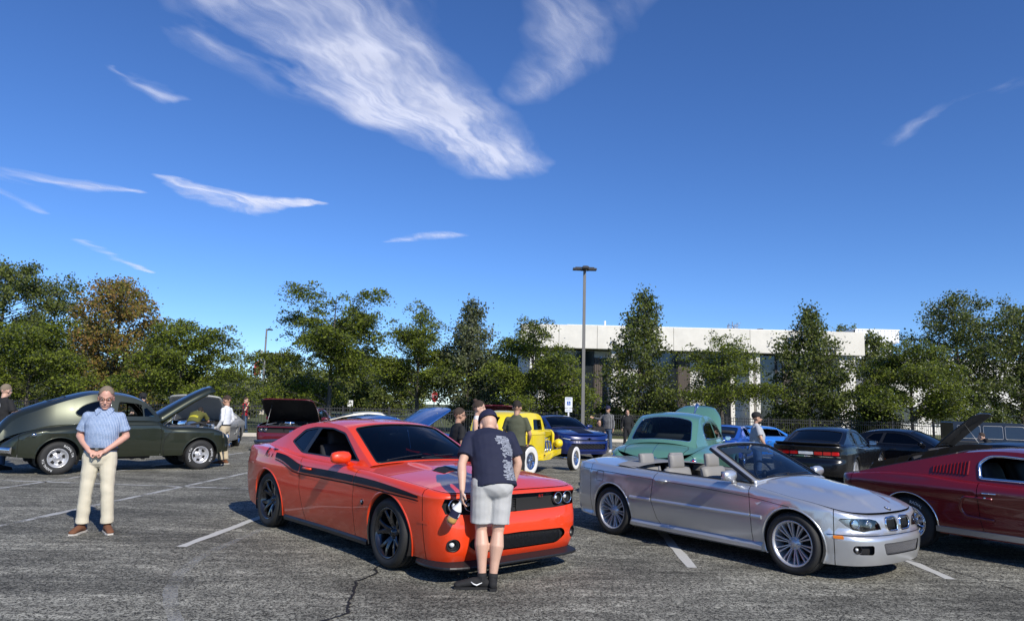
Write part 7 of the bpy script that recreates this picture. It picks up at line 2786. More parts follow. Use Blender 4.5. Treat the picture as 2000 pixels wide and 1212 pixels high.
def off_roader():
	pm = M['paint_nearblack']
	x, y = 19.2, 28.5
	root = thing('off_roader', 'boxy black off roader parked past the raised hood', 'car', (x, y, gz(x, y)), R(-15), 'show cars parked on the lot')
	mb = MB()
	prof = round_poly([(-2.0, .55), (1.9, .55), (1.95, 1.02), (.85, 1.10), (.80, 1.12), (-2.02, 1.12)], .05)
	mb.loft([[(a, s * .88, b) for a, b in prof] for s in (-1, 1)], smooth=False); mb.build('body', pm, root, bevel=.03)
	top = round_poly([(-1.98, 1.121), (.78, 1.121), (.42, 1.78), (.3, 1.83), (-1.9, 1.85), (-1.99, 1.8)], .04)
	mb = MB(); mb.loft([[(a, s * (.86 - .07 * max(0, (b - 1.12) / .7)), b) for a, b in top] for s in (-1, 1)], smooth=False); mb.build('hard_top', pm, root, bevel=.03)
	for s in (-1, 1):
		for (a0, a1) in ((.62, -.25), (-.33, -.98), (-1.08, -1.86)):
			poly = round_poly([(a0, 1.22), (min(a0, .62) - (.26 if a0 > .5 else 0), 1.70), (a1, 1.70), (a1, 1.22)], .05)
			mb = MB(); mb.add([(a, s * (.868 - .07 * (b - 1.12) / .7), b) for a, b in poly], [tuple(range(len(poly)))], smooth=False); w = mb.build('side_window', 'window_glass', root)
			mb = MB(); mb.tube([(a, s * (.870 - .07 * (b - 1.12) / .7), b) for a, b in poly], .012, 5, closed=True); mb.build('window_frame', 'steel', w)
		for xx in (1.35, -1.3):
			put_wheel(W_CHB, root, xx, s * .80, .364, s)
			mb = MB(); mb.tube([(xx + .5, s * .95, .62), (xx + .35, s * .95, .88), (xx - .35, s * .95, .88), (xx - .5, s * .95, .62)], .07, 6); mb.build('fender_flare', 'black_plastic', root)
	mb = MB(); mb.add([(.80, -.74, 1.15), (.80, .74, 1.15), (.45, .70, 1.74), (.45, -.70, 1.74)], [(0, 1, 2, 3)], smooth=False); mb.build('windscreen', 'window_glass', root, loc=(.02, 0, 0))
	mb = MB(); mb.box((1.95, -.9, .50), (2.12, .9, .68)); mb.build('bumper', 'black_plastic', root, bevel=.03)
	for k in range(7):
		mb = MB(); mb.box((1.952, -.30 + k * .09, .72), (1.965, -.25 + k * .09, .98)); mb.build('grille_slot', 'dark_trim', root)
	for s in (-1, 1):
		round_lamp(root, (1.97, s * .52, .86), .09, 'lens')
	return root


off_roader()
# ------------------------------------------------------------------ people
SKIN = {'pale': (.60, .37, .27), 'tan': (.47, .27, .18), 'ruddy': (.58, .32, .24)}
for k_, c_ in SKIN.items():
	M['skin_' + k_] = material('skin ' + k_, c_, rough=.5, var=.07, scale=14, bump=.05, bscale=200, coord='Object')


def cloth(name, col, var=.10, scale=10):
	M[name] = material(name.replace('_', ' '), col, rough=.85, var=var, scale=scale, bump=.15, bscale=300)


cloth('navy_tee', (.010, .013, .038)); cloth('grey_shorts', (.46, .46, .45), .08, 24); cloth('khaki', (.62, .57, .44), .07, 12); cloth('khaki_dark', (.50, .42, .29)); cloth('white_shirt', (.72, .73, .75), .04)
cloth('red_tee', (.42, .015, .03)); cloth('jeans', (.05, .09, .17), .25, 18); cloth('black_tee', (.010, .010, .011)); cloth('olive_tee', (.075, .082, .050)); cloth('grey_tee', (.40, .41, .43)); cloth('white_top', (.70, .70, .70)); cloth('black_trousers', (.012, .012, .014))
cloth('moss_tee', (.10, .10, .02)); cloth('brown_leather', (.16, .065, .03)); cloth('black_shoe', (.012, .012, .013)); cloth('white_shoe', (.65, .65, .63)); cloth('sole', (.55, .52, .47)); cloth('cap_navy', (.012, .013, .045)); cloth('cap_black', (.012, .012, .013))
cloth('hair_grey', (.20, .155, .11), .35, 60); cloth('hair_brown', (.045, .028, .020), .3, 60); cloth('hair_dark', (.018, .013, .010), .3, 60); cloth('dark_grey_short', (.03, .03, .032))


def striped(name, a, b, freq):
	"""fine vertical stripes with a speckle"""
	m = material(name.replace('_', ' '), a, rough=.85, var=.05)
	bs = m.node_tree.nodes['Principled BSDF']
	t = mnode(m, 'ShaderNodeTexCoord')
	w = mnode(m, 'ShaderNodeTexWave')
	w.bands_direction = 'Y'
	w.inputs['Scale'].default_value = freq
	w.inputs['Distortion'].default_value = 1.0
	w.inputs['Detail Scale'].default_value = 4
	mlink(m, t.outputs['Object'], w.inputs['Vector'])
	n = mnode(m, 'ShaderNodeTexNoise')
	n.inputs['Scale'].default_value = 60
	mlink(m, t.outputs['Object'], n.inputs['Vector'])
	ad = mnode(m, 'ShaderNodeMath', operation='MULTIPLY')
	mlink(m, w.outputs['Fac'], ad.inputs[0]); mlink(m, n.outputs[0], ad.inputs[1])
	r = mnode(m, 'ShaderNodeMapRange')
	r.inputs[1].default_value = .15; r.inputs[2].default_value = .42
	mlink(m, ad.outputs[0], r.inputs[0])
	mx = mnode(m, 'ShaderNodeMix', data_type='RGBA')
	mx.inputs['A'].default_value = a + (1,); mx.inputs['B'].default_value = b + (1,)
	mlink(m, r.outputs[0], mx.inputs['Factor'])
	mlink(m, mx.outputs['Result'], bs.inputs['Base Color'])
	M[name] = m


striped('blue_shirt', (.17, .25, .42), (.40, .48, .61), 20.0)
striped('plaid_shirt', (.03, .03, .035), (.22, .22, .22), 6.0)

PENDING = []       # meshes to be fused into one skin later: (object, voxel, smooth, noise amount)


def V3(*a):
	return np.array(a, float)


def capsule_chain(mb, pts, rad, n=14, ref=None, cap0=True, cap1=True):
	"""tube with round ends through pts; rad: radius or (a,b) per point: a across ref, b along the other"""
	pts = [np.array(p, float) for p in pts]
	ref = np.array(ref if ref is not None else (0, 1, 0), float)
	P, Rr = [], []
	rr = [(r, r) if not isinstance(r, (tuple, list)) else r for r in rad]
	d0 = pts[0] - pts[1]; d0 /= np.linalg.norm(d0)
	d1 = pts[-1] - pts[-2]; d1 /= np.linalg.norm(d1)
	for t, k in ((1.0, .12), (.85, .55), (.5, .87)) if cap0 else ():
		P.append(pts[0] + d0 * min(rr[0]) * t * .9); Rr.append((rr[0][0] * k, rr[0][1] * k))
	P += pts; Rr += rr
	for t, k in ((.5, .87), (.85, .55), (1.0, .12)) if cap1 else ():
		P.append(pts[-1] + d1 * min(rr[-1]) * t * .9); Rr.append((rr[-1][0] * k, rr[-1][1] * k))
	rings = []
	for i, p in enumerate(P):
		d = P[min(i + 1, len(P) - 1)] - P[max(i - 1, 0)]
		d /= max(np.linalg.norm(d), 1e-9)
		a = ref - d * ref.dot(d)
		if np.linalg.norm(a) < .2:
			a = np.array((1.0, 0, 0)) - d * d[0]
		a /= np.linalg.norm(a)
		b = np.cross(d, a)
		rings.append([tuple(p + a * Rr[i][0] * math.cos(2 * math.pi * k / n) + b * Rr[i][1] * math.sin(2 * math.pi * k / n)) for k in range(n)])
	mb.loft(rings)


def fuse(mb, name, mat, parent, voxel, smooth=3, fold=0.0, fscale=7.0):
	o = mb.build(name, mat, parent)
	PENDING.append((o, voxel, smooth, fold, fscale))
	return o


def lerp(a, b, t):
	return a + (b - a) * t


def hand(mb, wrist, dirv, palm_n, side, s=1.0, curl=.6, spread=.0, thumb_out=1.0):
	"""palm, four fingers of unequal length bent at two joints, and a thumb from the side of the palm"""
	d = dirv / np.linalg.norm(dirv)
	n = palm_n - d * palm_n.dot(d); n /= np.linalg.norm(n)
	w = np.cross(d, n) * side           # towards the thumb
	k = .088 * s
	capsule_chain(mb, [wrist, wrist + d * k * .5, wrist + d * k], [(.028 * s, .017 * s), (.040 * s, .016 * s), (.040 * s, .014 * s)], 12, ref=w)
	for i, L in enumerate((.074, .082, .076, .058)):
		base = wrist + d * k * .96 + w * (.030 - .020 * i) * s
		a1, a2 = curl * .7, curl * 1.6
		sp = w * (.30 - .2 * i) * spread
		d1 = d * math.cos(a1) + n * math.sin(a1) + sp
		d2 = d * math.cos(a2) + n * math.sin(a2) + sp
		p1 = base + d1 * L * .45 * s
		p2 = p1 + d2 * L * .55 * s
		capsule_chain(mb, [base - d * .01, p1, p2], [.0092 * s, .0085 * s, .0072 * s], 8)
	tb = wrist + d * .030 * s + w * .030 * s
	t1 = tb + (d * .55 + w * .75 * thumb_out + n * .25) * .034 * s
	t2 = t1 + (d * .85 + w * .15 * thumb_out + n * .45) * .032 * s
	capsule_chain(mb, [tb - w * .01, t1, t2], [.0125 * s, .0105 * s, .0085 * s], 8)


def person(label, loc, rot, H=1.76, skin='pale', shirt='black_tee', sleeve='short', legs='khaki', leg_style='long', shoes='black_shoe', hair='hair_brown', hair_style='short', hat=None, glasses=None,
		   beard=None, build=1.0, pose=None, near=False, head_turn=0.0, head_tilt=0.0, tucked=True, belt=None, z=None):
	"""forward +x, left +y. pose: joint positions (for a 1.76 m body) overriding the relaxed stand"""
	k = H / 1.76
	root = thing('person', label, 'person', (loc[0], loc[1], gz(loc[0], loc[1]) if z is None else z), rot, 'visitors at the car show')
	J = dict(pelvis=(0, 0, .95), waist=(.01, 0, 1.08), chest=(.0, 0, 1.30), neck=(-.015, 0, 1.475), head=(.015, 0, 1.635),
			 shL=(-.01, .178, 1.405), shR=(-.01, -.178, 1.405), elL=(-.03, .235, 1.13), elR=(-.03, -.235, 1.13), wrL=(.05, .25, .885), wrR=(.05, -.25, .885),
			 hipL=(0, .092, .91), hipR=(0, -.092, .91), knL=(.02, .105, .50), knR=(.02, -.105, .50), anL=(-.02, .115, .085), anR=(-.02, -.115, .085), toeL=(.19, .145, .03), toeR=(.19, -.145, .03))
	J.update(pose or {})
	J = {a: V3(*b) * k for a, b in J.items()}
	vx = .010 if near else .016
	bd = build
	ax = J['shL'] - J['shR']; ax /= np.linalg.norm(ax)           # across the shoulders
	up = J['neck'] - J['waist']; up /= np.linalg.norm(up)
	fwd = np.cross(ax, up)
	# --- head frame
	hf = V3(math.cos(head_turn) * math.cos(head_tilt), math.sin(head_turn) * math.cos(head_tilt), -math.sin(head_tilt))
	hl = V3(-math.sin(head_turn), math.cos(head_turn), 0)
	hu = np.cross(hf, hl)
	hc = J['head']
	kb, k = k, k * 1.10

	def hp(x, y, zz):
		return hc + (hf * x + hl * y + hu * zz) * kb * 1.10
	HM = Matrix(((hf[0], hl[0], hu[0]), (hf[1], hl[1], hu[1]), (hf[2], hl[2], hu[2])))
	# --- body: head, neck, arms, hands and any bare leg, one skin
	mb = MB()
	mb.ellipsoid(hp(-.012, 0, .032), (.098 * k, .076 * k, .098 * k), 18, 12, mat=HM)
	mb.ellipsoid(hp(.018, 0, -.045), (.070 * k, .060 * k, .082 * k), 16, 10, mat=HM)
	mb.ellipsoid(hp(.055, 0, -.098), (.030 * k, .032 * k, .024 * k), 12, 8, mat=HM)
	capsule_chain(mb, [hp(.080, 0, .020), hp(.098, 0, -.012), hp(.104, 0, -.030)], [.010 * k, .013 * k, .016 * k], 8)
	mb.ellipsoid(hp(.078, 0, -.068), (.016 * k, .026 * k, .010 * k), 10, 6, mat=HM)
	mb.ellipsoid(hp(.070, 0, .030), (.020 * k, .052 * k, .012 * k), 10, 6, mat=HM)
	for s in (-1, 1):
		mb.ellipsoid(hp(-.012, .078 * s, -.012), (.022 * k, .010 * k, .034 * k), 10, 8, mat=HM)
		mb.ellipsoid(hp(.055, .038 * s, -.040), (.022 * k, .020 * k, .022 * k), 10, 8, mat=HM)
	kh, k = k, kb
	capsule_chain(mb, [J['neck'] - up * .05, J['neck'] + up * .03, hp(-.02, 0, -.06)], [.062 * k, .056 * k, .056 * k], 14)
	for s, L in (('L', 1), ('R', -1)):
		sh, el, wr = J['sh' + s], J['el' + s], J['wr' + s]
		capsule_chain(mb, [sh, lerp(sh, el, .5), el], [.050 * k, .048 * k, .040 * k])
		capsule_chain(mb, [el, lerp(el, wr, .35), lerp(el, wr, .8), wr], [.041 * k, .043 * k, .031 * k, .027 * k])
		hd = J.get('hd' + s)
		dv = (hd / k) if hd is not None else (wr - el)
		pn = J.get('pn' + s)
		pn = pn / k if pn is not None else -ax * L * 1.0 + fwd * .2
		hand(mb, wr, dv, pn, J.get('th' + s, V3(L, 0, 0))[0] / (k if 'th' + s in J else 1), k, curl=.55 if near else .4)
		if leg_style == 'shorts':
			kn, an, hip = J['kn' + s], J['an' + s], J['hip' + s]
			bk = -fwd * V3(1, 1, 0)
			capsule_chain(mb, [lerp(hip, kn, .6), kn], [.072 * k, .056 * k])
			cf = lerp(kn, an, .32) + V3(-.018, 0, 0) * k
			capsule_chain(mb, [kn, cf, lerp(kn, an, .62) + V3(-.008, 0, 0) * k, an], [.051 * k, .066 * k, .046 * k, .034 * k])
	body = fuse(mb, 'body', 'skin_' + skin, root, vx * .75, 3)
	# --- shirt
	mb = MB()
	wst = J['waist'] if tucked else lerp(J['pelvis'], J['waist'], .1)
	hem = lerp(J['pelvis'], J['waist'], .35) if tucked else lerp(J['pelvis'], J['waist'], -.45)
	belly = .03 * (bd - 1) * 3
	tr = [(hem, (.168 if tucked else .186) * bd, (.118 if tucked else .142) * bd), (J['waist'], .166 * bd, .120 * bd + belly), (lerp(J['waist'], J['chest'], .55) + fwd * .01, .176 * bd, .128 * bd + belly), (J['chest'] + fwd * .005, .188 * bd, .122 * bd), (lerp(J['chest'], J['neck'], .55), .170 * bd, .098 * bd), (lerp(J['chest'], J['neck'], .88), .105, .072)]
	capsule_chain(mb, [p for p, a, b in tr], [(a * k, b * k) for p, a, b in tr], 22, ref=ax, cap0=tucked)
	for s in 'LR':
		sh, el, wr = J['sh' + s], J['el' + s], J['wr' + s]
		inn = lerp(sh, J['neck'], .45) - up * .03
		capsule_chain(mb, [inn, sh - up * .01], [.052 * k, .056 * k * bd ** .5])
		if sleeve == 'short':
			capsule_chain(mb, [sh, lerp(sh, el, .35), lerp(sh, el, .74)], [.058 * k * bd ** .5, .062 * k * bd ** .5, .070 * k * bd ** .5], cap1=False)
		elif sleeve == 'long':
			capsule_chain(mb, [sh, lerp(sh, el, .5), el], [.058 * k, .055 * k, .050 * k])
			capsule_chain(mb, [el, lerp(el, wr, .5), lerp(el, wr, .93)], [.050 * k, .046 * k, .038 * k])
	so = fuse(mb, 'shirt', shirt, root, vx, 3, .010 if near else .008, 9.0)
	# --- trousers or shorts
	mb = MB()
	capsule_chain(mb, [lerp(J['pelvis'], J['waist'], .55), J['pelvis'], lerp(J['hipL'], J['hipR'], .5) - up * .02], [(.160 * bd * k, .115 * bd * k), (.172 * bd * k, .125 * bd * k), (.165 * bd * k, .118 * bd * k)], 22, ref=ax)
	for s in 'LR':
		hip, kn, an = J['hip' + s], J['kn' + s], J['an' + s]
		if leg_style == 'shorts':
			capsule_chain(mb, [hip, lerp(hip, kn, .5), lerp(hip, kn, .86)], [.100 * k * bd ** .5, .100 * k, .104 * k], cap1=False)
		else:
			capsule_chain(mb, [hip, lerp(hip, kn, .5), kn], [.098 * k * bd ** .5, .088 * k, .074 * k])
			capsule_chain(mb, [kn, lerp(kn, an, .5), lerp(kn, an, .92)], [.074 * k, .073 * k, .077 * k], cap1=False)
	fuse(mb, 'shorts' if leg_style == 'shorts' else 'trousers', legs, root, vx, 2, .010 if near else .008, 7.0)
	if belt:
		mb = MB()
		c = lerp(J['pelvis'], J['waist'], .52)
		rings = []
		for kk in range(25):
			a = 2 * math.pi * kk / 24
			p = c + ax * .176 * bd * k * math.cos(a) + fwd * .131 * bd * k * math.sin(a)
			rings.append(tuple(p))
		mb.tube(rings[:-1], .016 * k, 6, closed=True)
		b_ = mb.build('belt', belt, root)
		mb = MB(); q = c + fwd * .148 * bd * k; mb.box((q[0] - .006, q[1] - .02, q[2] - .016), (q[0] + .006, q[1] + .02, q[2] + .016)); mb.build('buckle', 'chrome', b_)
	# --- shoes, socks
	for s in 'LR':
		an, toe = J['an' + s], J['toe' + s]
		d = toe - an; d[2] = 0; d /= np.linalg.norm(d)
		mb = MB()
		heel = V3(an[0], an[1], 0) - d * .055 * k
		zb = toe[2] - .03 * k
		capsule_chain(mb, [heel + V3(0, 0, .045 * k + max(0, an[2] - .085 * k)), lerp(heel, toe, .45) + V3(0, 0, .050 * k), V3(toe[0], toe[1], toe[2] + .004)], [(.038 * k, .040 * k), (.044 * k, .040 * k), (.044 * k, .028 * k)], 12, ref=np.cross(V3(0, 0, 1), d))
		capsule_chain(mb, [an + V3(0, 0, -.02), an + V3(0, 0, .012)], [.045 * k, .043 * k])
		sh_ = fuse(mb, 'shoe', shoes, root, .012, 2)
		mb = MB()
		c0, c1 = V3(heel[0], heel[1], 0), V3(toe[0], toe[1], 0)
		w_ = np.cross(V3(0, 0, 1), d)
		out = []
		for t, ww in ((-.2, .028), (0, .040), (.3, .038), (.6, .046), (.85, .048), (1.08, .030)):
			out.append((lerp(c0, c1, t), ww * k))
		loop = [tuple(p + w_ * q) for p, q in out] + [tuple(p - w_ * q) for p, q in out[::-1]]
		zl_ = max(0, min(an[2] - .085 * k, toe[2] - .03 * k))
		mb.loft([[(p[0], p[1], zl_ + .002) for p in loop], [(p[0], p[1], zl_ + .022) for p in loop]], smooth=False)
		mb.build('sole', 'sole' if shoes != 'black_shoe' else 'black_shoe', sh_)
		if leg_style == 'shorts':
			mb = MB(); mb.tube([tuple(an - V3(0, 0, .01)), tuple(lerp(an, J['kn' + s], .12))], [.044 * k, .042 * k], 12); mb.build('sock', 'black_shoe', root)
	k = kh
	# --- face: eyes, hair, glasses, beard, hat
	for s in (-1, 1):
		mb = MB(); mb.ellipsoid(hp(.0765, .031 * s, .012), (.008 * k, .0105 * k, .0045 * k), 10, 6, mat=HM); e = mb.build('eye', 'sign_white', body)
		mb = MB(); mb.ellipsoid(hp(.0845, .031 * s, .012), (.003 * k, .006 * k, .006 * k), 8, 6, mat=HM); mb.build('iris', 'dark_trim', e)
		mb = MB(); mb.tube([tuple(hp(.080, .018 * s, .031)), tuple(hp(.082, .034 * s, .035)), tuple(hp(.072, .050 * s, .030))], .0035 * k, 5); mb.build('eyebrow', hair, body)
	mb = MB(); mb.tube([tuple(hp(.080, .024, -.066)), tuple(hp(.0935, 0, -.067)), tuple(hp(.080, -.024, -.066))], .0035 * k, 5); mb.build('mouth', 'skin_ruddy', body)
	if hair_style != 'bald' and hair:
		mb = MB()
		v, f = [], []
		nu, nv = 26, 12
		for i in range(nv + 1):
			t = (math.pi * .57) * i / nv
			for j in range(nu):
				a = 2 * math.pi * j / nu
				lim = 1.0
				fr_ = max(0, math.cos(a))
				tt = t * (1 - .56 * fr_ ** 1.2) if hair_style != 'bun' else t * (1 - .36 * fr_ ** 1.5)
				bump_ = 1.0 + .035 * math.sin(a * 9 + i) * math.sin(t)
				tt *= 1 + .10 * math.sin(a * 13 + 2 * math.cos(a * 5)) * (i / nv) ** 3
				th = 1.03 if hair_style != 'buzz' else 1.0
				p = hp(-.013 + .1015 * th * math.sin(tt) * math.cos(a) * bump_, .0790 * th * math.sin(tt) * math.sin(a) * bump_, .033 + .1015 * th * math.cos(tt))
				v.append(p)
		for i in range(nv):
			for j in range(nu):
				f.append((i * nu + j, (i + 1) * nu + j, (i + 1) * nu + (j + 1) % nu, i * nu + (j + 1) % nu))
		mb.add(v, f)
		if hair_style == 'bun':
			mb.ellipsoid(hp(-.075, 0, .125), (.040 * k, .045 * k, .036 * k), 12, 8)
			mb.ellipsoid(hp(-.09, 0, .02), (.03 * k, .06 * k, .07 * k), 12, 8, mat=HM)
		mb.build('hair', hair, body)
	if beard:
		mb = MB(); mb.ellipsoid(hp(.040, 0, -.092), (.052 * k, .056 * k, .042 * k), 14, 8, mat=HM); mb.ellipsoid(hp(.084, 0, -.052), (.014 * k, .03 * k, .007 * k), 10, 6, mat=HM); mb.build('beard', beard, body)
	if glasses:
		mb = MB()
		for s in (-1, 1):
			c = hp(.100, .033 * s, .010)
			loop = [tuple(c + (hl * .026 * math.cos(a) + hu * .017 * math.sin(a)) * k) for a in np.linspace(0, 2 * math.pi, 17)[:-1]]
			mb.tube(loop, .0032 * k, 5, closed=True)
			mb.tube([tuple(hp(.098, .058 * s, .014)), tuple(hp(.05, .080 * s, .014)), tuple(hp(-.02, .084 * s, .006))], .003 * k, 5)
			if glasses == 'sun':
				mb.add([tuple(c)] + loop, [(0, 1 + i, 1 + (i + 1) % 16) for i in range(16)])
		mb.tube([tuple(hp(.102, .008, .014)), tuple(hp(.106, 0, .016)), tuple(hp(.102, -.008, .014))], .003 * k, 5)
		mb.build('glasses' if glasses != 'sun' else 'sunglasses', 'black_plastic' if glasses == 'sun' else 'brown_leather', body)
	if hat:
		mb = MB()
		v, f = [], []
		nu, nv = 28, 9
		for i in range(nv + 1):
			t = math.pi * .5 * i / nv
			for j in range(nu):
				a = 2 * math.pi * j / nu
				v.append(hp(-.014 + .114 * math.sin(t) ** .8 * math.cos(a), .090 * math.sin(t) ** .8 * math.sin(a), .040 + .108 * math.cos(t) ** .8))
		for i in range(nv):
			for j in range(nu):
				f.append((i * nu + j, (i + 1) * nu + j, (i + 1) * nu + (j + 1) % nu, i * nu + (j + 1) % nu))
		mb.add(v, f)
		ho = mb.build('cap', hat, root)
		mb = MB()
		v, f = [], []
		for i in range(9):
			y = -.078 + .156 * i / 8
			x0 = .065 + .035 * (1 - (y / .085) ** 2)
			x1 = x0 + .075 * (1 - (abs(y) / .085) ** 2.5)
			v += [hp(x0 - .012, y, .050), hp(x1, y, .040 - .010 * (y / .08) ** 2), hp(x1, y, .036 - .010 * (y / .08) ** 2), hp(x0 - .012, y, .044)]
		for i in range(8):
			for q in range(4):
				f.append((i * 4 + q, i * 4 + (q + 1) % 4, (i + 1) * 4 + (q + 1) % 4, (i + 1) * 4 + q))
		mb.add(v, f, smooth=False); mb.build('visor', hat, ho)
	return root, J, kb


# man in the blue shirt, hands together at his belt, looking down to his left
pb = on_ground(181, 1040)
FACE = -math.pi / 2
rt, J, kk = person('man in blue striped short sleeve shirt and pale khaki trousers standing with hands together', (pb.x, pb.y), FACE + R(14), 1.80, 'ruddy', 'blue_shirt', 'short', 'khaki', 'long', 'brown_leather', 'hair_grey', 'short', None, 'clear', None, 1.10,
	   dict(pelvis=(0, .0, .94), waist=(.01, 0, 1.07), chest=(.01, .01, 1.30), neck=(.0, .01, 1.475), head=(.045, .015, 1.625), elL=(-.04, .265, 1.16), elR=(-.05, -.265, 1.16), wrL=(.155, .085, .985), wrR=(.155, -.085, .985),
			hdL=(.10, -.95, -.25), hdR=(.10, .95, -.25), pnL=(-.6, -.2, -.7), pnR=(-.6, .2, -.7), knL=(.03, .125, .50), knR=(.02, -.115, .50), anL=(-.01, .150, .085), anR=(-.01, -.135, .085), toeL=(.17, .235, .03), toeR=(.185, -.175, .03)),
	   True, R(12), R(16), belt='black_shoe')
# shirt collar, placket
mb = MB()
nk = J['neck']
for s in (-1, 1):
	mb.add([tuple(nk + V3(.015, .068 * s, .035)), tuple(nk + V3(.085, .030 * s, -.015)), tuple(nk + V3(.115, .070 * s, -.065)), tuple(nk + V3(.05, .105 * s, -.005))], [(0, 1, 2, 3)], smooth=False)
	mb.add([tuple(nk + V3(.015, .068 * s, .035)), tuple(nk + V3(.05, .105 * s, -.005)), tuple(nk + V3(-.05, .09 * s, .015)), tuple(nk + V3(-.045, .05 * s, .045))], [(0, 1, 2, 3)], smooth=False)
so_ = mb.build('collar', 'blue_shirt', rt)
sm_ = so_.modifiers.new('thick', 'SOLIDIFY'); sm_.thickness = .006
# man leaning over the orange coupe: back towards us
pb = on_ground(955, 1146)
rt, J, kk = person('man in navy tee and grey cargo shorts bending over the orange coupe', (pb.x, pb.y), R(102), 1.84, 'pale', 'navy_tee', 'short', 'grey_shorts', 'shorts', 'black_shoe', None, 'bald', 'cap_navy', None, None, 1.16,
	   dict(pelvis=(.02, -.02, .93), waist=(.07, -.01, 1.06), chest=(.205, -.015, 1.265), neck=(.37, -.03, 1.35), head=(.485, -.04, 1.415), shL=(.255, .17, 1.325), shR=(.28, -.215, 1.325), elL=(.07, .275, 1.08), elR=(.26, -.30, 1.08), wrL=(-.07, .285, .865), wrR=(.28, -.265, .90),
			hdL=(.05, .02, -1), hdR=(.7, .1, -.5), pnL=(0.2, -1, 0), knL=(.02, .085, .51), knR=(-.015, -.065, .50), anL=(-.05, .075, .085), anR=(-.06, -.02, .085), toeL=(-.02, .30, .03), toeR=(.16, -.05, .03)),
	   True, R(4), R(38), tucked=False)
# print on the back of the shirt: block of distressed lettering
BEND = (rt, J)
# spray bottle in his hand
wr = J['wrL']
hx = wr + V3(.01, .0, -.10)
bt = thing('spray_bottle', 'white plastic spray bottle with blue label held by the bending man', 'bottle', (0, 0, 0))
bt.parent = None
Mw = Matrix.Translation((pb.x, pb.y, 0)) @ Matrix.Rotation(R(102), 4, 'Z')
bt.matrix_world = Mw @ Matrix.Translation(tuple(hx)) @ Matrix.Rotation(R(24), 4, 'X') @ Matrix.Rotation(R(-12), 4, 'Y')
M['amber_fluid'] = material('amber fluid', (.60, .34, .10), rough=.2, var=.08, coat=.5)
mb = MB(); mb.lathe([(.0, .035), (.012, .035), (.018, .02), (.016, -.02), (.020, -.04), (.044, -.085), (.048, -.10), (.048, -.17)], 'z', 24); mb.build('bottle', 'sign_white', bt)
mb = MB(); mb.lathe([(.0475, -.17), (.048, -.20), (.046, -.225), (.0, -.228)], 'z', 24); mb.build('fluid_band', 'amber_fluid', bt)
mb = MB(); mb.lathe([(.0488, -.098), (.0488, -.168)], 'z', 24); lb_ = mb.build('label', 'cap_navy', bt)
mb = MB(); mb.lathe([(.0494, -.112), (.0494, -.150)], 'z', 10, a0=R(-140), a1=R(-40)); mb.build('label_panel', 'sign_white', lb_)
mb = MB(); mb.box((-.03, -.012, .03), (.05, .012, .06)); mb.box((.05, -.006, .036), (.075, .006, .052)); mb.tube([(.03, 0, .03), (.045, 0, .0), (.035, 0, -.03)], .006, 6); mb.build('trigger', 'sign_white', bt)


def ppl(u, v, Y=None):
	return on_ground(u, v) if Y is None else Vector((at_depth(u, v, Y).x, Y, 0))


p = ppl(8, 790, 16.4)
rt, J, kk = person('heavy man in black tee with white emblem on his back by the olive sedan', (p.x, p.y), R(70), 1.87, 'pale', 'black_tee', 'short', 'jeans', 'long', 'black_shoe', 'hair_grey', 'buzz', build=1.28, pose=dict(elL=(.02, .30, 1.13), elR=(.02, -.31, 1.13)), tucked=False)
c = J['chest'] + V3(-.165, 0, .02)
mb = MB(); mb.lathe([(.095, -.004), (.115, -.004)], 'x', 28, tuple(c), a0=R(20), a1=R(340)); mb.box((c[0] - .012, -.016, c[2] - .09), (c[0] - .004, .016, c[2] + .08)); mb.box((c[0] - .0125, -.05, c[2] + .01), (c[0] - .0045, .05, c[2] + .035)); mb.build('back_print', 'sign_white', rt)
p = ppl(277, 800, 20.3)
person('man in black cap and sunglasses standing behind the olive sedan', (p.x, p.y), FACE + R(25), 1.76, 'pale', 'black_tee', 'short', 'jeans', 'long', 'black_shoe', 'hair_dark', 'buzz', 'cap_black', 'sun', None, 1.05, dict(elR=(.18, -.25, 1.18), wrR=(.38, -.22, 1.22)))
p = ppl(378, 815, 22.6)
rt, J, kk = person('person in moss green tee with yellow print leaning into an engine bay', (p.x, p.y), R(95), 1.74, 'tan', 'moss_tee', 'short', 'jeans', 'long', 'black_shoe', 'hair_dark', 'short', build=1.15, pose=dict(waist=(.10, 0, 1.05), chest=(.30, 0, 1.17), neck=(.48, 0, 1.24), head=(.62, 0, 1.27), shL=(.40, .2, 1.20), shR=(.40, -.2, 1.20), elL=(.55, .28, .98), elR=(.55, -.28, .98), wrL=(.75, .2, .92), wrR=(.75, -.2, .92)), tucked=False)
M['yellow_print'] = material('yellow shirt print', (.55, .50, .03), rough=.8)
MOSS = rt
p = ppl(434, 906)
person('man in white dress shirt and khaki trousers standing at the olive sedan nose', (p.x, p.y), R(172), 1.76, 'tan', 'white_shirt', 'long', 'khaki_dark', 'long', 'brown_leather', 'hair_brown', 'buzz', pose=dict(wrL=(.10, .22, .92), wrR=(.12, -.22, .92), elL=(-.06, .26, 1.14), elR=(-.06, -.26, 1.14)), belt='black_shoe', head_tilt=R(8))
p = ppl(475, 848)
person('man in red tee and jeans walking by the fence holding a drink to his mouth', (p.x, p.y), R(-8), 1.76, 'pale', 'red_tee', 'short', 'jeans', 'long', 'white_shoe', 'hair_brown', 'short', pose=dict(elR=(.14, -.27, 1.16), wrR=(.20, -.12, 1.42), hdR=(-.1, .4, .9), knR=(.14, -.10, .50), anR=(.20, -.10, .085), toeR=(.41, -.11, .03), knL=(-.04, .10, .50), anL=(-.24, .10, .10), toeL=(-.03, .11, .03)), tucked=False, head_tilt=R(20))
p = ppl(896, 830, 12.4)
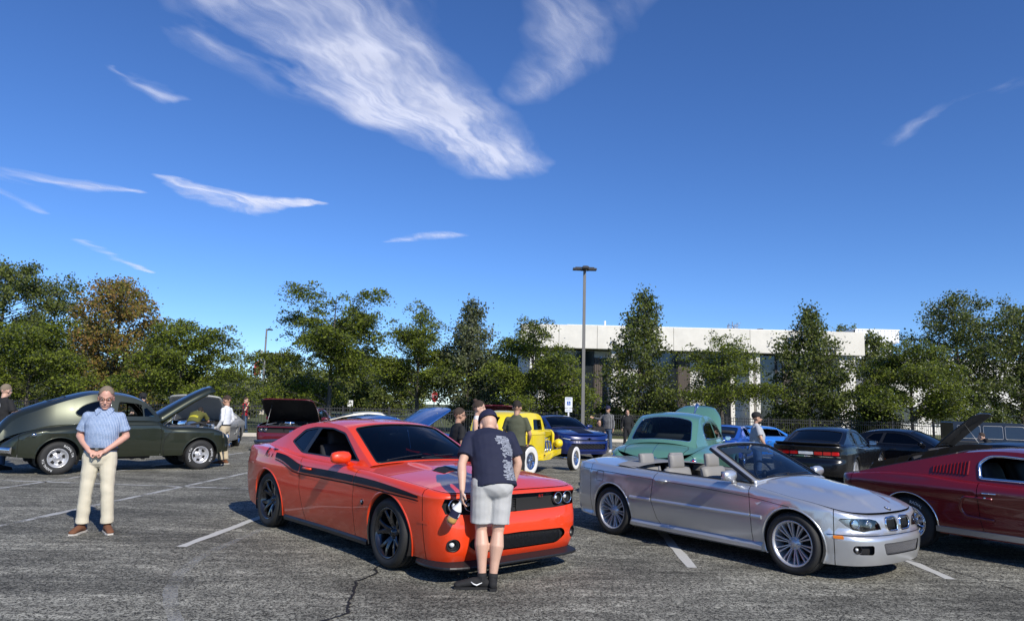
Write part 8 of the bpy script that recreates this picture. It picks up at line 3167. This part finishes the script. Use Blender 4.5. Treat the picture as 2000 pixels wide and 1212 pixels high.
person('man in black polo and dark sunglasses behind the orange coupe hood', (p.x, p.y), R(28), 1.63, 'tan', 'black_tee', 'short', 'black_trousers', 'long', 'black_shoe', 'hair_brown', 'buzz', None, 'sun', 'hair_brown', 1.12, tucked=False)
p = ppl(934, 820, 13.2)
person('woman in white top with dark hair in a bun beside the yellow hot rod', (p.x, p.y), R(-10), 1.76, 'pale', 'white_top', 'none', 'jeans', 'long', 'white_shoe', 'hair_brown', 'bun', None, None, None, .86, dict(elR=(.02, -.20, 1.14), wrR=(.2, -.1, 1.0)))
p = ppl(1009, 830, 14.6)
person('man in olive green tee and black trousers standing with back turned by the hot rod', (p.x, p.y), R(75), 1.79, 'tan', 'olive_tee', 'short', 'black_trousers', 'long', 'black_shoe', 'hair_dark', 'buzz', None, None, None, 1.08, dict(elL=(.06, .26, 1.14), wrL=(.2, .2, .98), elR=(.03, -.26, 1.13), wrR=(.18, -.2, .96)), tucked=False)
p = ppl(1187, 850, 29.5)
person('man in plaid shirt and navy cap standing behind the blue coupe', (p.x, p.y), FACE + R(-30), 1.80, 'tan', 'plaid_shirt', 'long', 'jeans', 'long', 'white_shoe', 'hair_grey', 'buzz', 'cap_navy', 'sun', 'hair_grey', 1.2, dict(elR=(.05, -.33, 1.25), wrR=(.10, -.55, 1.30)), tucked=False)
p = ppl(1168, 850, 29.0)
person('person in dark clothes crouching beside the man in the plaid shirt', (p.x, p.y), FACE + R(20), 1.66, 'tan', 'black_tee', 'short', 'dark_grey_short', 'long', 'black_shoe', 'hair_dark', 'short', None, None, None, 1.15, dict(pelvis=(-.15, 0, .55), waist=(-.1, 0, .68), chest=(.0, 0, .88), neck=(.04, 0, 1.05), head=(.08, 0, 1.20), shL=(.02, .2, 1.0), shR=(.02, -.2, 1.0), elL=(.12, .27, .76), elR=(.12, -.27, .76), wrL=(.3, .2, .72), wrR=(.3, -.2, .72), hipL=(-.13, .1, .52), hipR=(-.13, -.1, .52), knL=(.28, .13, .50), knR=(.28, -.13, .50), anL=(.18, .13, .085), anR=(.18, -.13, .085), toeL=(.38, .14, .03), toeR=(.38, -.14, .03)), tucked=False)
p = ppl(1225, 850, 33)
person('person all in black standing under the pointed maple', (p.x, p.y), FACE, 1.7, 'tan', 'black_tee', 'long', 'black_trousers', 'long', 'black_shoe', 'hair_dark', 'short')
p = ppl(1478, 850, 18.3)
person('bearded man in grey tee and dark backward cap between the green and black cars', (p.x, p.y), R(-8), 1.74, 'tan', 'grey_tee', 'short', 'jeans', 'long', 'black_shoe', 'hair_dark', 'buzz', 'cap_black', None, 'hair_dark', 1.30, dict(elR=(.05, -.30, 1.13), wrR=(.18, -.26, .92)), tucked=False)
p = ppl(1944, 860, 24)
person('red haired person bending by the raised hood of the black coupe', (p.x, p.y), R(150), 1.62, 'pale', 'black_tee', 'short', 'jeans', 'long', 'black_shoe', 'hair_brown', 'short', pose=dict(waist=(.06, 0, 1.06), chest=(.2, 0, 1.24), neck=(.32, 0, 1.36), head=(.42, 0, 1.45), shL=(.25, .2, 1.30), shR=(.25, -.2, 1.30), elL=(.3, .26, 1.05), elR=(.3, -.26, 1.05), wrL=(.42, .2, .85), wrR=(.42, -.2, .85)))

# fuse every garment and body into one continuous surface
for o, vx_, sm_, fold, fs_ in PENDING:
	rm = o.modifiers.new('fuse', 'REMESH')
	rm.mode = 'VOXEL'
	rm.voxel_size = vx_
	rm.use_smooth_shade = True
	s2 = o.modifiers.new('smooth', 'SMOOTH')
	s2.factor = .5
	s2.iterations = sm_
dg = bpy.context.evaluated_depsgraph_get()
for o, vx_, sm_, fold, fs_ in PENDING:
	me = bpy.data.meshes.new_from_object(o.evaluated_get(dg))
	me.name = o.name
	o.modifiers.clear()
	o.data = me
	if fold:
		n = len(me.vertices)
		co = np.zeros(n * 3); me.vertices.foreach_get('co', co); co = co.reshape(-1, 3)
		no = np.zeros(n * 3); me.vertices.foreach_get('normal', no); no = no.reshape(-1, 3)
		sd = hash(o.name) % 97
		w = np.array([mnoise.noise(Vector((p[0] * fs_ + sd, p[1] * fs_, p[2] * fs_ * 1.8))) * .7 + mnoise.ridged_multi_fractal(Vector((p[0] * fs_ * .9, p[1] * fs_ * .9 + sd, p[2] * fs_ * .9)), .9, 2.1, 2, 1.0, 2.0) * .25 - .2 for p in co])
		co += no * (w * fold)[:, None]
		me.vertices.foreach_set('co', co.ravel())
		me.update()


def print_on(root, mat, bars, name, d):
	"""a worn print: short bars laid on the cloth, found by casting along d"""
	from mathutils.bvhtree import BVHTree
	sh = [c for c in root.children if c.name.startswith('shirt')][0].data
	bvh = BVHTree.FromPolygons([v.co.copy() for v in sh.vertices], [tuple(p.vertices) for p in sh.polygons])
	d = Vector(d).normalized()
	mb = MB()
	for y0, y1, z0, z1 in bars:
		n = max(2, int(abs(y1 - y0) / .012))
		rows = []
		for zz in (z0, (z0 + z1) / 2, z1):
			row = []
			for i in range(n + 1):
				h = bvh.ray_cast(Vector((0, y0 + (y1 - y0) * i / n, zz)) - d * 2, d)
				row.append(h[0] - d * .004 if h[0] is not None else None)
			rows.append(row)
		for r in range(2):
			for i in range(n):
				q = [rows[r][i], rows[r][i + 1], rows[r + 1][i + 1], rows[r + 1][i]]
				if all(x is not None for x in q):
					mb.add(q, [(0, 1, 2, 3)], smooth=False)
	if mb.v:
		mb.build(name, mat, root)


M['print_white'] = material('worn white print', (.26, .28, .33), rough=.85, var=.3, scale=90)
gp_ = random.Random(4)
bars = []
for i in range(34):
	z_ = 1.43 - i * .0135
	c_ = -.085 - .075 * min(1, i / 12)
	y_ = c_ - .065 - gp_.uniform(0, .02)
	e_ = c_ + .055 + gp_.uniform(-.02, .02)
	while y_ < e_:
		w_ = gp_.uniform(.012, .06)
		if not (14 < i < 20 and abs(y_ + w_ / 2 - c_) < .03):
			bars.append((y_, min(e_, y_ + w_), z_ - gp_.uniform(.008, .0145), z_))
		y_ += w_ + gp_.choice((.0005, .004, .010))
print_on(BEND[0], 'print_white', bars, 'back_print', (1, 0, -.25))
print_on(MOSS, 'yellow_print', [(-.13, .13, 1.16 - k * .035, 1.185 - k * .035) for k in range(4)], 'back_print', (.6, 0, -.8))
# white side marks on the bending man's shoes
for s_, L_ in (('L', 1), ('R', -1)):
	an, to = BEND[1]['an' + s_], BEND[1]['toe' + s_]
	d = to - an; d[2] = 0; d /= np.linalg.norm(d)
	w = np.cross(d, V3(0, 0, 1)) * (1 if s_ == 'L' else 1)
	c_ = V3(an[0], an[1], .055) + d * .05
	mb = MB(); mb.tube([tuple(c_ - d * .05 - w * .047 + V3(0, 0, .012)), tuple(c_ - w * .050 - V3(0, 0, .010)), tuple(c_ + d * .03 - w * .050), tuple(c_ + d * .055 - w * .048 + V3(0, 0, .02))], [.003, .008, .006, .002], 6)
	mb.build('shoe_mark', 'sign_white', BEND[0])
